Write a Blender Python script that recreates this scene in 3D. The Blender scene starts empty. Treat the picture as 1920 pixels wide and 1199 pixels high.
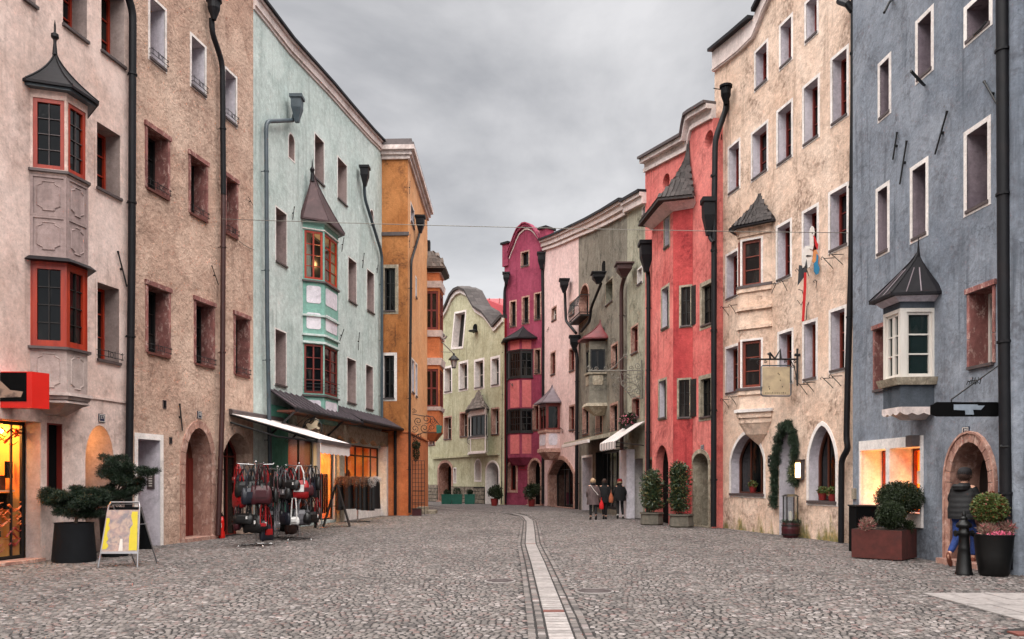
import bpy, bmesh, math, random
from mathutils import Vector, Matrix, geometry
R = math.radians
rnd = random.Random(7)
SC = bpy.context.scene
COL = SC.collection

# ---------------- camera ----------------
PX, CX, HY, CH = 1500.0, 960.0, 901.0, 1.6      # focal length in photo pixels, centre column, horizon row, eye height
cam_d = bpy.data.cameras.new("camera"); cam = bpy.data.objects.new("camera", cam_d); COL.objects.link(cam)
cam.location = (0, 0, CH); cam.rotation_euler = (R(90), 0, 0)
cam_d.sensor_fit = 'HORIZONTAL'; cam_d.sensor_width = 36.0; cam_d.lens = PX / 1920 * 36
cam_d.shift_y = (HY - 599.5) / 1920; cam_d.clip_end = 3000; cam_d.clip_start = 0.05
SC.camera = cam
# ---------------- world: overcast sky ----------------
SUN_EL, SUN_AZ = 72.0, 190.0    # broad soft light through the cloud from high behind the camera
W = bpy.data.worlds.new("World"); SC.world = W; W.use_nodes = True
nt = W.node_tree; nt.nodes.clear()
def wn(t, **k):
    n = nt.nodes.new(t)
    for a, b in k.items(): setattr(n, a, b)
    return n
wo = wn('ShaderNodeOutputWorld'); sky = wn('ShaderNodeTexSky'); sky.sky_type = 'NISHITA'; sky.sun_disc = False
sky.sun_elevation = R(SUN_EL); sky.sun_rotation = R(SUN_AZ)
b1 = wn('ShaderNodeBackground'); b1.inputs[1].default_value = 0.05; nt.links.new(sky.outputs[0], b1.inputs[0])
tc = wn('ShaderNodeTexCoord'); sep = wn('ShaderNodeSeparateXYZ'); nt.links.new(tc.outputs['Generated'], sep.inputs[0])
za = wn('ShaderNodeMath', operation='MAXIMUM'); nt.links.new(sep.outputs[2], za.inputs[0]); za.inputs[1].default_value = 0.0
zb = wn('ShaderNodeMath', operation='ADD'); nt.links.new(za.outputs[0], zb.inputs[0]); zb.inputs[1].default_value = 0.30
dx = wn('ShaderNodeMath', operation='DIVIDE'); nt.links.new(sep.outputs[0], dx.inputs[0]); nt.links.new(zb.outputs[0], dx.inputs[1])
dy = wn('ShaderNodeMath', operation='DIVIDE'); nt.links.new(sep.outputs[1], dy.inputs[0]); nt.links.new(zb.outputs[0], dy.inputs[1])
cmb = wn('ShaderNodeCombineXYZ'); nt.links.new(dx.outputs[0], cmb.inputs[0]); nt.links.new(dy.outputs[0], cmb.inputs[1])
mp = wn('ShaderNodeMapping'); mp.inputs['Location'].default_value = (3.1, 1.7, 0); mp.inputs['Scale'].default_value = (1.0, 1.25, 1)
nt.links.new(cmb.outputs[0], mp.inputs[0])
n1 = wn('ShaderNodeTexNoise'); n1.inputs['Scale'].default_value = 1.1; n1.inputs['Detail'].default_value = 9; n1.inputs['Roughness'].default_value = 0.58; n1.inputs['Distortion'].default_value = 0.5
nt.links.new(mp.outputs[0], n1.inputs['Vector'])
n2 = wn('ShaderNodeTexNoise'); n2.inputs['Scale'].default_value = 2.3; n2.inputs['Detail'].default_value = 5; n2.inputs['Roughness'].default_value = 0.55
nt.links.new(mp.outputs[0], n2.inputs['Vector'])
mx = wn('ShaderNodeMath', operation='MULTIPLY_ADD'); nt.links.new(n2.outputs[0], mx.inputs[0]); mx.inputs[1].default_value = 0.45; nt.links.new(n1.outputs[0], mx.inputs[2])
# lower sky a little brighter (thin cloud towards the horizon), as the photograph shows
cr = wn('ShaderNodeValToRGB'); cr.color_ramp.elements[0].position = 0.54; cr.color_ramp.elements[1].position = 0.90
cr.color_ramp.elements[0].color = (0.060, 0.060, 0.0615, 1); cr.color_ramp.elements[1].color = (0.128, 0.1255, 0.1255, 1)
nt.links.new(mx.outputs[0], cr.inputs[0])
hz = wn('ShaderNodeMapRange'); hz.inputs[1].default_value = 0.05; hz.inputs[2].default_value = 0.34; hz.inputs[3].default_value = 0.42; hz.inputs[4].default_value = 0.0
nt.links.new(sep.outputs[2], hz.inputs[0])
hm = wn('ShaderNodeMixRGB'); hm.inputs[2].default_value = (0.128, 0.130, 0.132, 1); nt.links.new(hz.outputs[0], hm.inputs[0]); nt.links.new(cr.outputs[0], hm.inputs[1])
b2 = wn('ShaderNodeBackground'); b2.inputs[1].default_value = 1.0; nt.links.new(hm.outputs[0], b2.inputs[0])
ms = wn('ShaderNodeMixShader'); ms.inputs[0].default_value = 0.95
nt.links.new(b1.outputs[0], ms.inputs[1]); nt.links.new(b2.outputs[0], ms.inputs[2]); nt.links.new(ms.outputs[0], wo.inputs[0])
# ---------------- sun (veiled by cloud) ----------------
sd = bpy.data.lights.new("sun", 'SUN'); sd.energy = 1.5; sd.angle = R(100); sd.color = (1.0, 0.965, 0.92)
so = bpy.data.objects.new("sun", sd); COL.objects.link(so); so.location = (0, 0, 40)
sdir = Vector((math.sin(R(SUN_AZ)) * math.cos(R(SUN_EL)), math.cos(R(SUN_AZ)) * math.cos(R(SUN_EL)), math.sin(R(SUN_EL))))
so.rotation_euler = sdir.to_track_quat('Z', 'Y').to_euler()
vs = SC.view_settings; vs.view_transform = 'Standard'; vs.look = 'None'; vs.gamma = 1; vs.use_curve_mapping = False; vs.exposure = 2.68
SC.cycles.max_bounces = 6; SC.cycles.diffuse_bounces = 4; SC.cycles.glossy_bounces = 3; SC.cycles.transparent_max_bounces = 8
SC.cycles.caustics_reflective = False; SC.cycles.caustics_refractive = False; SC.cycles.sample_clamp_indirect = 4

# ---------------- colours & materials ----------------
def lin(c):
    o = []
    for x in c[:3]:
        x = x / 255.0
        o.append(x / 12.92 if x <= 0.04045 else ((x + 0.055) / 1.055) ** 2.4)
    return (o[0], o[1], o[2], 1.0)
class NT:
    def __init__(s, name):
        s.m = bpy.data.materials.new(name); s.m.use_nodes = True; s.t = s.m.node_tree
        s.b = s.t.nodes['Principled BSDF']; s.tc = None
    def n(s, t, **k):
        n = s.t.nodes.new(t)
        for a, b in k.items(): setattr(n, a, b)
        return n
    def l(s, a, b): s.t.links.new(a, b)
    def co(s, scale=(1, 1, 1), loc=(0, 0, 0), rot=(0, 0, 0)):
        if s.tc is None: s.tc = s.n('ShaderNodeTexCoord')
        m = s.n('ShaderNodeMapping'); m.inputs['Scale'].default_value = scale; m.inputs['Location'].default_value = loc; m.inputs['Rotation'].default_value = rot
        s.l(s.tc.outputs['Object'], m.inputs[0]); return m.outputs[0]
    def noise(s, sc, det=4, ro=0.5, dist=0.0, **k):
        n = s.n('ShaderNodeTexNoise'); n.inputs['Scale'].default_value = sc; n.inputs['Detail'].default_value = det
        n.inputs['Roughness'].default_value = ro; n.inputs['Distortion'].default_value = dist
        s.l(s.co(**k), n.inputs['Vector']); return n.outputs[0]
    def ramp(s, f, a, b, va=0.0, vb=1.0):
        n = s.n('ShaderNodeMapRange'); n.inputs[1].default_value = a; n.inputs[2].default_value = b
        n.inputs[3].default_value = va; n.inputs[4].default_value = vb; s.l(f, n.inputs[0]); return n.outputs[0]
    def mix(s, f, a, b, mode='MIX'):
        n = s.n('ShaderNodeMixRGB', blend_type=mode)
        for i, v in ((0, f), (1, a), (2, b)):
            if isinstance(v, (int, float)): n.inputs[i].default_value = v
            elif isinstance(v, (tuple, list)): n.inputs[i].default_value = v
            else: s.l(v, n.inputs[i])
        return n.outputs[0]
    def math(s, op, a, b=0.0, c=None):
        n = s.n('ShaderNodeMath', operation=op)
        for i, v in ((0, a), (1, b), (2, c)):
            if v is None: continue
            if isinstance(v, (int, float)): n.inputs[i].default_value = v
            else: s.l(v, n.inputs[i])
        return n.outputs[0]
    def col(s, c): s.b.inputs['Base Color'].default_value = c if isinstance(c, tuple) else (0, 0, 0, 1)
    def setcol(s, o): s.l(o, s.b.inputs['Base Color'])
    def bump(s, h, strength=0.3, dist=0.02):
        n = s.n('ShaderNodeBump'); n.inputs['Strength'].default_value = strength; n.inputs['Distance'].default_value = dist
        s.l(h, n.inputs['Height']); s.l(n.outputs[0], s.b.inputs['Normal'])
    def rnd(s):
        return s.n('ShaderNodeObjectInfo').outputs['Random']
    def p(s, **k):
        for a, v in k.items(): s.b.inputs[a.replace('_', ' ')].default_value = v
        return s
def scale(c, f): return (min(c[0]*f, 1), min(c[1]*f, 1), min(c[2]*f, 1), 1)
def plaster(name, c, c2=None, stain=None, amt=0.35, streak=0.25, grain=12, bump=0.35, seed=0, moss=False, cracks=0.0):
    a = lin(c); b = lin(c2) if c2 else scale(a, 0.72); st = lin(stain) if stain else scale(a, 0.35)
    s = NT(name); L = (seed * 3.7, seed * 1.9, seed * 5.3)
    m1 = s.ramp(s.noise(0.45, 6, 0.62, 0.6, loc=L), 0.32, 0.68)
    col = s.mix(m1, a, b)
    m3 = s.ramp(s.noise(5.0, 6, 0.75, loc=L), 0.3, 0.72, 0.74, 1.16)
    col = s.mix(1.0, col, m3, 'MULTIPLY'); col = s.mix(1.0, col, s.ramp(s.noise(19.0, 5, 0.8, loc=L), 0.32, 0.68, 0.84, 1.1), 'MULTIPLY')
    m2 = s.ramp(s.noise(2.2, 6, 0.65, 0.3, scale=(1, 1, 0.13), loc=L), 0.52, 0.78, 0.0, streak)
    col = s.mix(m2, col, scale(b, 0.5))
    m2b = s.math('MULTIPLY', s.ramp(s.noise(5.5, 5, 0.6, 0.2, scale=(1, 1, 0.05), loc=L), 0.54, 0.68, 0.0, streak * 1.1), s.ramp(s.noise(0.5, 3, 0.6, loc=(L[0] + 4, 2, L[2])), 0.42, 0.6))
    col = s.mix(m2b, col, scale(b, 0.45))
    pv = s.n('ShaderNodeTexVoronoi'); pv.inputs['Scale'].default_value = 0.55; s.l(s.co(loc=L), pv.inputs['Vector']); psp = s.n('ShaderNodeSeparateXYZ'); s.l(pv.outputs['Color'], psp.inputs[0])
    pm = s.math('MULTIPLY', s.ramp(psp.outputs[0], 0.82, 0.84), s.ramp(pv.outputs['Distance'], 0.5, 0.42)); col = s.mix(s.math('MULTIPLY', pm, 0.35), col, scale(a, 1.12))
    n4 = s.noise(0.8, 9, 0.72, 1.0, loc=(L[0] + 9, L[1], L[2])); m4 = s.ramp(n4, 0.48, 0.64, 0.0, amt)
    n5 = s.ramp(s.noise(9.0, 4, 0.6, loc=L), 0.35, 0.6)
    m4 = s.math('MULTIPLY', m4, n5)
    col = s.mix(m4, col, st)
    # dark pinholes and pits
    n6 = s.ramp(s.noise(grain * 2.3, 3, 0.6, loc=L), 0.62, 0.72, 0.0, 0.45); col = s.mix(n6, col, scale(b, 0.4))
    if cracks:
        v = s.n('ShaderNodeTexVoronoi', feature='DISTANCE_TO_EDGE'); v.inputs['Scale'].default_value = 0.5
        wv = s.n('ShaderNodeTexNoise'); wv.inputs['Scale'].default_value = 1.6; wv.inputs['Detail'].default_value = 6; s.l(s.co(), wv.inputs['Vector'])
        add = s.n('ShaderNodeVectorMath', operation='ADD'); s.l(s.co(), add.inputs[0]); s.l(wv.outputs['Color'], add.inputs[1]); s.l(add.outputs[0], v.inputs['Vector'])
        ck = s.ramp(v.outputs['Distance'], 0.0, 0.007, 1, 0); sel = s.ramp(s.noise(0.35, 2, loc=(L[0], 5, 1)), 0.5, 0.56)
        col = s.mix(s.math('MULTIPLY', s.math('MULTIPLY', ck, sel), cracks), col, scale(b, 0.25))
    if moss:   # green and ochre algae near the foot of the wall
        sp = s.n('ShaderNodeSeparateXYZ'); s.l(s.co(), sp.inputs[0])
        zz = s.math('ADD', sp.outputs[2], s.ramp(s.noise(1.1, 6, 0.7, scale=(1, 1, 0.3)), 0.3, 0.7, 0.75, -0.75))
        mz = s.ramp(zz, 0.0, 0.35, 0.85, 0.0); col = s.mix(mz, col, s.mix(s.ramp(s.noise(7, 4), 0.4, 0.6), lin((92, 96, 40)), lin((150, 128, 70))))
    s.setcol(col)
    h = s.math('ADD', s.noise(grain, 5, 0.65, loc=L), s.math('MULTIPLY', s.noise(1.3, 3, 0.5, loc=L), 2.0))
    s.bump(h, min(bump * 1.35, 1.6), 0.03); s.p(Roughness=0.93); s.b.inputs['Specular IOR Level'].default_value = 0.2
    return s.m
def simple(name, c, rough=0.6, metal=0.0, var=0.25, nsc=8.0, bump=0.1, wear=None, spec=0.5, rv=0.0):
    s = NT(name); a = lin(c)
    f = s.ramp(s.noise(nsc, 5, 0.65), 0.3, 0.7); col = s.mix(f, scale(a, 1 + var * 0.5), scale(a, 1 - var))
    if wear:
        w = s.ramp(s.noise(nsc * 0.6, 8, 0.75, 0.8, loc=(4, 4, 4)), 0.52, 0.66, 0, 0.8); col = s.mix(w, col, lin(wear))
    if rv: col = s.mix(1.0, col, s.ramp(s.rnd(), 0, 1, 1 - rv, 1 + rv), 'MULTIPLY')
    s.setcol(col); s.p(Roughness=rough, Metallic=metal); s.b.inputs['Specular IOR Level'].default_value = spec
    if bump: s.bump(s.noise(nsc * 3, 4, 0.6), bump, 0.01)
    return s.m
def wood(name, c, c2, rough=0.55, sc=9.0):
    s = NT(name); f = s.ramp(s.noise(sc, 6, 0.65, 0.4, scale=(1, 1, 0.12)), 0.3, 0.7)
    s.setcol(s.mix(f, lin(c), lin(c2))); s.p(Roughness=rough); s.bump(s.noise(sc * 4, 3, 0.6, scale=(1, 1, 0.1)), 0.15, 0.005); return s.m
def stone(name, c, c2, light=None, sc=3.0, rough=0.8, bump=0.35):
    s = NT(name); f = s.ramp(s.noise(sc, 8, 0.7, 0.8), 0.35, 0.65); col = s.mix(f, lin(c), lin(c2))
    if light:
        g = s.ramp(s.noise(sc * 2.2, 6, 0.8, 0.5, loc=(3, 3, 3), scale=(1, 1, 0.5)), 0.52, 0.62, 0, 0.75); col = s.mix(g, col, lin(light))
    col = s.mix(1.0, col, s.ramp(s.rnd(), 0, 1, 0.82, 1.12), 'MULTIPLY')
    s.setcol(col); s.p(Roughness=rough); s.bump(s.noise(sc * 7, 6, 0.7), bump, 0.015); return s.m
def emis(name, c, st):
    s = NT(name); s.p(Roughness=0.5); s.b.inputs['Base Color'].default_value = lin(c)
    s.b.inputs['Emission Color'].default_value = lin(c); s.b.inputs['Emission Strength'].default_value = st; return s.m
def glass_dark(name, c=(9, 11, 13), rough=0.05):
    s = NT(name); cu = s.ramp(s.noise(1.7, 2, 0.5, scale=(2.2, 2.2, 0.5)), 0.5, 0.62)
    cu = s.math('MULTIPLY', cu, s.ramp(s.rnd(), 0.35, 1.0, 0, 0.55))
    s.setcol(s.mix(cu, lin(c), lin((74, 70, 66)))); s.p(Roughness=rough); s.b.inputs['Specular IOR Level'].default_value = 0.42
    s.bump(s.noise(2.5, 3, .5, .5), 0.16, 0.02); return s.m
def glass_clear(name):
    s = NT(name); t = s.t; out = t.nodes['Material Output']
    tr = s.n('ShaderNodeBsdfTransparent'); tr.inputs[0].default_value = (0.9, 0.93, 0.92, 1); gl = s.n('ShaderNodeBsdfGlossy'); gl.inputs['Roughness'].default_value = 0.03
    fr = s.n('ShaderNodeLayerWeight'); fr.inputs[0].default_value = 0.5; mxs = s.n('ShaderNodeMixShader')
    s.l(s.math('MULTIPLY_ADD', s.math('POWER', fr.outputs['Facing'], 4.0), 0.6, 0.03), mxs.inputs[0]); s.l(tr.outputs[0], mxs.inputs[1]); s.l(gl.outputs[0], mxs.inputs[2]); s.l(mxs.outputs[0], out.inputs[0]); return s.m

MT = dict(
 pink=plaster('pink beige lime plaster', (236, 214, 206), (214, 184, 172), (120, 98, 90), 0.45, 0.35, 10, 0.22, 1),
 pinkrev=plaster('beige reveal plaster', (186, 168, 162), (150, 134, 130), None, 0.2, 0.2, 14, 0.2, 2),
 tan=plaster('tan roughcast', (214, 186, 168), (190, 156, 138), (118, 88, 76), 0.65, 0.35, 10, 1.6, 3),
 mint=plaster('mint lime plaster', (206, 216, 213), (186, 201, 197), (118, 138, 136), 0.4, 0.5, 11, 0.35, 4),
 mintdeep=plaster('deeper mint plaster', (142, 184, 172), (120, 166, 154), None, 0.2, 0.3, 12, 0.2, 5),
 mintgreen=plaster('green painted shop wall', (92, 150, 132), (78, 136, 120), None, 0.15, 0.2, 12, 0.15, 6),
 orange=plaster('orange plaster', (228, 174, 130), (216, 154, 106), (150, 84, 48), 0.3, 0.3, 14, 0.25, 7),
 orange_shade=plaster('shaded and stained orange plaster', (196, 134, 84), (168, 106, 60), (72, 46, 36), 0.8, 0.7, 14, 0.4, 8),  # camera-facing wall: its shade is put into the colour, along with dark stains
 orange3=plaster('deep orange plaster', (214, 134, 90), (188, 108, 68), (120, 62, 44), 0.3, 0.4, 14, 0.2, 9),
 green=plaster('olive green plaster', (198, 196, 168), (176, 172, 142), (104, 98, 66), 0.5, 0.6, 10, 0.35, 10),
 green2=plaster('olive base plaster', (150, 158, 98), (134, 142, 86), None, 0.3, 0.4, 10, 0.2, 11),
 magenta=plaster('magenta plaster', (154, 72, 94), (132, 54, 76), (84, 32, 46), 0.4, 0.5, 12, 0.3, 12),
 magenta2=plaster('dusky red base plaster', (158, 52, 66), (136, 40, 54), None, 0.3, 0.3, 12, 0.2, 13),
 salmon=plaster('salmon panel paint', (210, 120, 118), (196, 102, 104), None, 0.2, 0.3, 14, 0.15, 14),
 palepink=plaster('pale pink plaster', (236, 208, 204), (222, 190, 186), (140, 112, 108), 0.35, 0.35, 10, 0.25, 15),
 graygreen=plaster('weathered grey green plaster', (146, 140, 128), (112, 106, 96), (48, 46, 42), 0.9, 0.7, 9, 0.7, 16),
 graygreen2=plaster('weathered khaki plaster', (184, 180, 162), (150, 146, 128), (74, 72, 58), 0.8, 0.7, 9, 0.6, 17),
 red=plaster('coral red plaster', (226, 136, 128), (210, 108, 103), (120, 44, 46), 0.7, 0.7, 11, 0.35, 18),
 red_shade=plaster('shaded and stained coral plaster', (196, 84, 82), (170, 64, 66), (96, 34, 38), 0.75, 0.7, 11, 0.4, 28),  # bay side face: shade painted into the red to set it off, plus stains
 cream=plaster('cream lime plaster', (236, 212, 194), (224, 192, 170), (120, 96, 82), 0.85, 0.6, 9, 0.7, 19, moss=True),
 blue=plaster('slate blue plaster', (150, 156, 166), (118, 126, 138), (80, 80, 86), 0.7, 0.8, 10, 0.45, 20, cracks=0.4),
 bluedark=plaster('darker slate plaster', (84, 90, 98), (64, 70, 78), None, 0.4, 0.4, 12, 0.3, 21),
 lilac=plaster('white lilac reveal paint', (226, 220, 226), (208, 200, 210), (130, 118, 130), 0.25, 0.3, 14, 0.12, 22),
 white=plaster('white surround paint', (240, 234, 230), (226, 216, 212), (150, 138, 130), 0.25, 0.2, 20, 0.12, 23),
 mauve=plaster('mauve reveal plaster', (176, 156, 152), (152, 132, 130), None, 0.2, 0.3, 14, 0.15, 24),
 mauvedk=plaster('dusky reveal plaster', (150, 136, 142), (118, 106, 116), (80, 70, 80), 0.3, 0.7, 14, 0.2, 25),
 cornice=plaster('pale cornice render', (230, 216, 212), (210, 194, 188), (120, 100, 96), 0.5, 0.4, 14, 0.15, 26),
 marble=stone('red adnet marble', (150, 96, 90), (106, 64, 60), (200, 168, 158), 3.5),
 marble2=stone('pale pink portal stone', (184, 142, 126), (132, 94, 84), (212, 182, 168), 4.0),
 greystone=stone('weathered grey stone', (168, 158, 140), (120, 108, 92), (200, 186, 164), 5.0),
 rubble=stone('rubble stone', (150, 138, 122), (92, 82, 74), None, 6.0, 0.9, 0.6),
 slab=stone('light granite slab', (154, 147, 144), (122, 115, 113), None, 8.0, 0.85, 0.3),
 iron=simple('black wrought iron', (16, 17, 19), 0.55, 0.0, 0.4, 12, 0.1),
 pipe=simple('dark painted downpipe', (24, 24, 28), 0.5, 0.0, 0.3, 3, 0.05, wear=(34, 30, 32), spec=.22),
 pipebrown=simple('rusty brown downpipe', (62, 32, 30), 0.5, 0.0, 0.3, 5, 0.08),
 pipegrey=simple('slate grey zinc pipe', (66, 78, 86), 0.45, 0.0, 0.3, 3, 0.05),
 redpaint=wood('orange red window paint', (176, 56, 28), (130, 34, 20), 0.4),
 darkred=wood('dark red window paint', (124, 40, 30), (92, 28, 24), 0.5),
 rust=wood('rusty red brown wood', (132, 54, 34), (92, 36, 24), 0.5),
 brown=wood('brown varnished wood', (92, 44, 26), (60, 28, 18), 0.5),
 darkwood=wood('dark wood', (32, 23, 20), (18, 14, 12), 0.6),
 palewood=wood('white window paint', (222, 216, 208), (200, 192, 184), 0.45),
 blackwood=wood('black window paint', (24, 20, 20), (14, 13, 13), 0.5),
 shutgreen=wood('grey green shutter', (62, 76, 70), (44, 56, 52), 0.6),
 sill=simple('zinc sill', (88, 78, 78), 0.5, 0.2, 0.3, 6, 0.05),
 sillred=simple('rusty sill', (104, 58, 50), 0.6, 0.0, 0.3, 6, 0.1),
 roofdark=simple('dark sheet roof', (28, 26, 30), 0.5, 0.1, 0.35, 3, 0.08, wear=(40, 35, 38), spec=.22),
 roofbrown=simple('brown copper sheet roof', (74, 52, 54), 0.45, 0.3, 0.35, 3, 0.08, wear=(96, 70, 68)),
 roofred=simple('dull red sheet roof', (112, 44, 48), 0.5, 0.1, 0.35, 3, 0.08),
 roofgrey=simple('grey lead roof', (108, 96, 102), 0.5, 0.2, 0.3, 3, 0.08),
 redroof=simple('bright red metal roof', (150, 34, 42), 0.5, 0.0, 0.2, 1, 0.05),
 shingle=simple('weathered wood shingle', (104, 94, 88), 0.9, 0.0, 0.45, 9, 0.3, rv=0.32),
 shingledk=simple('dark slate shingle', (66, 60, 59), 0.85, 0.0, 0.4, 9, 0.3, rv=0.35),
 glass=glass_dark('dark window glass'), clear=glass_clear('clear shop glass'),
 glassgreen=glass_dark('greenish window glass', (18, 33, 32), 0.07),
 black=simple('black void paint', (7, 7, 8), 0.9, 0, 0.2, 4, 0, spec=.12),
)
# ---------------- geometry helpers ----------------
V = Vector
def gd(py): return PX * CH / (py - HY)
def gp(px, py):
    D = gd(py); return V(((px - CX) / PX * D, D, 0.0))
def pd(px, py, D): return V(((px - CX) / PX * D, D, CH + (HY - py) / PX * D))
class Plane:
    """vertical plane through A (left in view) and B (right in view); u along it, z up, d outwards"""
    def __init__(s, A, B):
        s.A = V((A[0], A[1])); s.B = V((B[0], B[1])); s.L = (s.B - s.A).length; s.t = (s.B - s.A) / s.L; s.n = V((s.t.y, -s.t.x))
    def P(s, u, z, d=0.0):
        q = s.A + s.t * u + s.n * d; return V((q.x, q.y, z))
    def hit(s, px, py, off=0.0):
        r = V(((px - CX) / PX, 1.0)); a = s.A + s.n * off
        k = a.dot(s.n) / r.dot(s.n); q = r * k
        return ((q - a).dot(s.t), CH + (HY - py) / PX * k)
    def rect(s, xa, ya, xb, yb, off=0.0):
        a = s.hit(xa, ya, off); b = s.hit(xb, yb, off)
        return (min(a[0], b[0]), min(a[1], b[1]), max(a[0], b[0]), max(a[1], b[1]))
    def pts(s, L, off=0.0): return [s.hit(x, y, off) for x, y in L]
    def w(s, px, py, off=0.0):
        u, z = s.hit(px, py, off); return s.P(u, z, off)
class MB:
    def __init__(s): s.v = []; s.f = []; s.m = []
    def add(s, vs, fs, m=0):
        k = len(s.v); s.v += [V(x) for x in vs]
        for f in fs: s.f.append([i + k for i in f]); s.m.append(m)
        return s
    def hexa(s, p, m=0):   # p: 4 bottom ccw, 4 top ccw
        return s.add(p, [(3, 2, 1, 0), (4, 5, 6, 7), (0, 1, 5, 4), (1, 2, 6, 5), (2, 3, 7, 6), (3, 0, 4, 7)], m)
    def box(s, P, u0, u1, z0, z1, d0, d1, m=0):
        return s.hexa([P.P(u0, z0, d1), P.P(u1, z0, d1), P.P(u1, z0, d0), P.P(u0, z0, d0), P.P(u0, z1, d1), P.P(u1, z1, d1), P.P(u1, z1, d0), P.P(u0, z1, d0)], m)
    def wbox(s, c, sx, sy, sz, rot=0.0, m=0, taper=1.0):   # c = centre of bottom
        q = Matrix.Rotation(rot, 3, 'Z'); o = []
        for z, k in ((0, 1.0), (sz, taper)):
            for x, y in ((-1, -1), (1, -1), (1, 1), (-1, 1)):
                o.append(V(c) + q @ V((x * sx / 2 * k, y * sy / 2 * k, 0)) + V((0, 0, z)))
        return s.hexa(o, m)
    def prism(s, P, poly, d0, d1, m=0):
        n = len(poly); vs = [P.P(u, z, d1) for u, z in poly] + [P.P(u, z, d0) for u, z in poly]
        ar = sum(poly[i][0] * poly[(i+1) % n][1] - poly[(i+1) % n][0] * poly[i][1] for i in range(n))
        F = [tuple(range(n)), tuple(range(2*n-1, n-1, -1))] + [(i, i + n, (i+1) % n + n, (i+1) % n) for i in range(n)]
        if ar < 0: F = [tuple(reversed(f)) for f in F]
        return s.add(vs, F, m)
    def ring(s, P, inner, outer, d0, d1, m=0, closed=True):
        n = len(inner); vs = []
        for (a, b) in ((inner, d1), (outer, d1), (inner, d0), (outer, d0)): vs += [P.P(u, z, b) for u, z in a]
        F = []
        for i in range(n if closed else n - 1):
            j = (i + 1) % n
            F += [(i, j, n + j, n + i)[::-1], (n + i, n + j, 3*n + j, 3*n + i)[::-1], (i, 2*n + i, 2*n + j, j)[::-1], (2*n+i, 3*n+i, 3*n+j, 2*n+j)[::-1]]
        if not closed: F += [(0, n, 3*n, 2*n)[::-1], (n-1, 2*n-1, 4*n-1, 3*n-1)]
        return s.add(vs, F, m)
    def tube(s, pts, r, n=8, m=0, r2=None, closed=False):
        pts = [V(p) for p in pts]; N = len(pts); rings = []
        up = V((0.13, 0.21, 0.97)).normalized(); prev = None
        for i, p in enumerate(pts):
            if closed: t = pts[(i+1) % N] - pts[i-1]
            else: t = pts[min(i+1, N-1)] - pts[max(i-1, 0)]
            t.normalize()
            if prev is None:
                a = t.cross(up if abs(t.dot(up)) < 0.95 else V((1, 0, 0))).normalized()
            else:
                a = (prev - t * prev.dot(t))
                a = a.normalized() if a.length > 1e-6 else t.orthogonal().normalized()
            prev = a; b = t.cross(a); rr = r if r2 is None else r + (r2 - r) * i / max(N-1, 1)
            rings.append([p + (a * math.cos(k * 2 * math.pi / n) + b * math.sin(k * 2 * math.pi / n)) * rr for k in range(n)])
        return s.loft(rings, m, cap=not closed, wrap=closed)
    def loft(s, rings, m=0, cap=True, wrap=False):
        n = len(rings[0]); N = len(rings); vs = [p for r in rings for p in r]; F = []
        for i in range(N if wrap else N - 1):
            a = i * n; b = ((i + 1) % N) * n
            for k in range(n): F.append((a + k, a + (k+1) % n, b + (k+1) % n, b + k))
        if cap: F.append(tuple(range(n))[::-1]); F.append(tuple(range((N-1)*n, N*n)))
        return s.add(vs, F, m)
    def lathe(s, prof, c=(0, 0, 0), n=16, m=0, sx=1.0, sy=1.0, rot=0.0):
        c = V(c); rings = []
        for r, z in prof:
            rings.append([c + V((math.cos(rot + k*2*math.pi/n) * r * sx, math.sin(rot + k*2*math.pi/n) * r * sy, z)) for k in range(n)])
        return s.loft(rings, m)
    def ball(s, c, r, n=10, m=0, sz=1.0, sx=1.0, sy=1.0):
        pr = [(max(math.sin(math.pi * i / (n // 2 + 1)), 0.001) * r, -math.cos(math.pi * i / (n // 2 + 1)) * r * sz) for i in range(n // 2 + 2)]
        return s.lathe(pr, c, n, m, sx, sy)
def loc_of(o): return V(o['_l']) if o is not None and '_l' in o else V((0, 0, 0))
def obj(name, mb, mats, parent=None, local=False, smooth=False, flip=False, **props):
    me = bpy.data.meshes.new(name)
    off = V((0, 0, 0)) if local else (loc_of(parent) if parent is not None else V((0, 0, 0)))
    me.from_pydata([tuple(v - off) for v in mb.v], [], [tuple(f) for f in mb.f])
    if not isinstance(mats, (list, tuple)): mats = [mats]
    for m in mats: me.materials.append(MT[m] if isinstance(m, str) else m)
    if len(mats) > 1: me.polygons.foreach_set('material_index', mb.m)
    if smooth: me.polygons.foreach_set('use_smooth', [True] * len(me.polygons))
    me.update()
    o = bpy.data.objects.new(name, me); COL.objects.link(o)
    if parent is not None:
        o.parent = parent
        o['_l'] = tuple(off)
    for k, v in props.items(): o[k] = v
    return o
def thing(name, label, cat, loc=(0, 0, 0), rz=0.0, group=None):
    o = bpy.data.objects.new(name, None); COL.objects.link(o); o.empty_display_size = 0.3
    o.location = loc; o.rotation_euler = (0, 0, rz); o['label'] = label; o['category'] = cat
    o['_l'] = tuple(loc)
    if group: o['group'] = group
    return o
def tag(o, label, cat, group=None):
    o['label'] = label; o['category'] = cat
    if group: o['group'] = group
    return o
def recentre(o):   # put a one-mesh thing's origin at its own base
    co = [v.co.copy() for v in o.data.vertices]
    c = V((sum(p.x for p in co) / len(co), sum(p.y for p in co) / len(co), min(p.z for p in co)))
    for v in o.data.vertices: v.co -= c
    o.location = c; return o
def copy_tree(o, parent=None):
    c = o.copy(); COL.objects.link(c)
    if parent is not None: c.parent = parent
    for ch in list(o.children): copy_tree(ch, c)
    return c
def smooth_by(o, ang=40):
    for p in o.data.polygons: p.use_smooth = True
    try: o.data.set_sharp_from_angle(angle=R(ang))
    except Exception: pass
    return o

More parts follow.
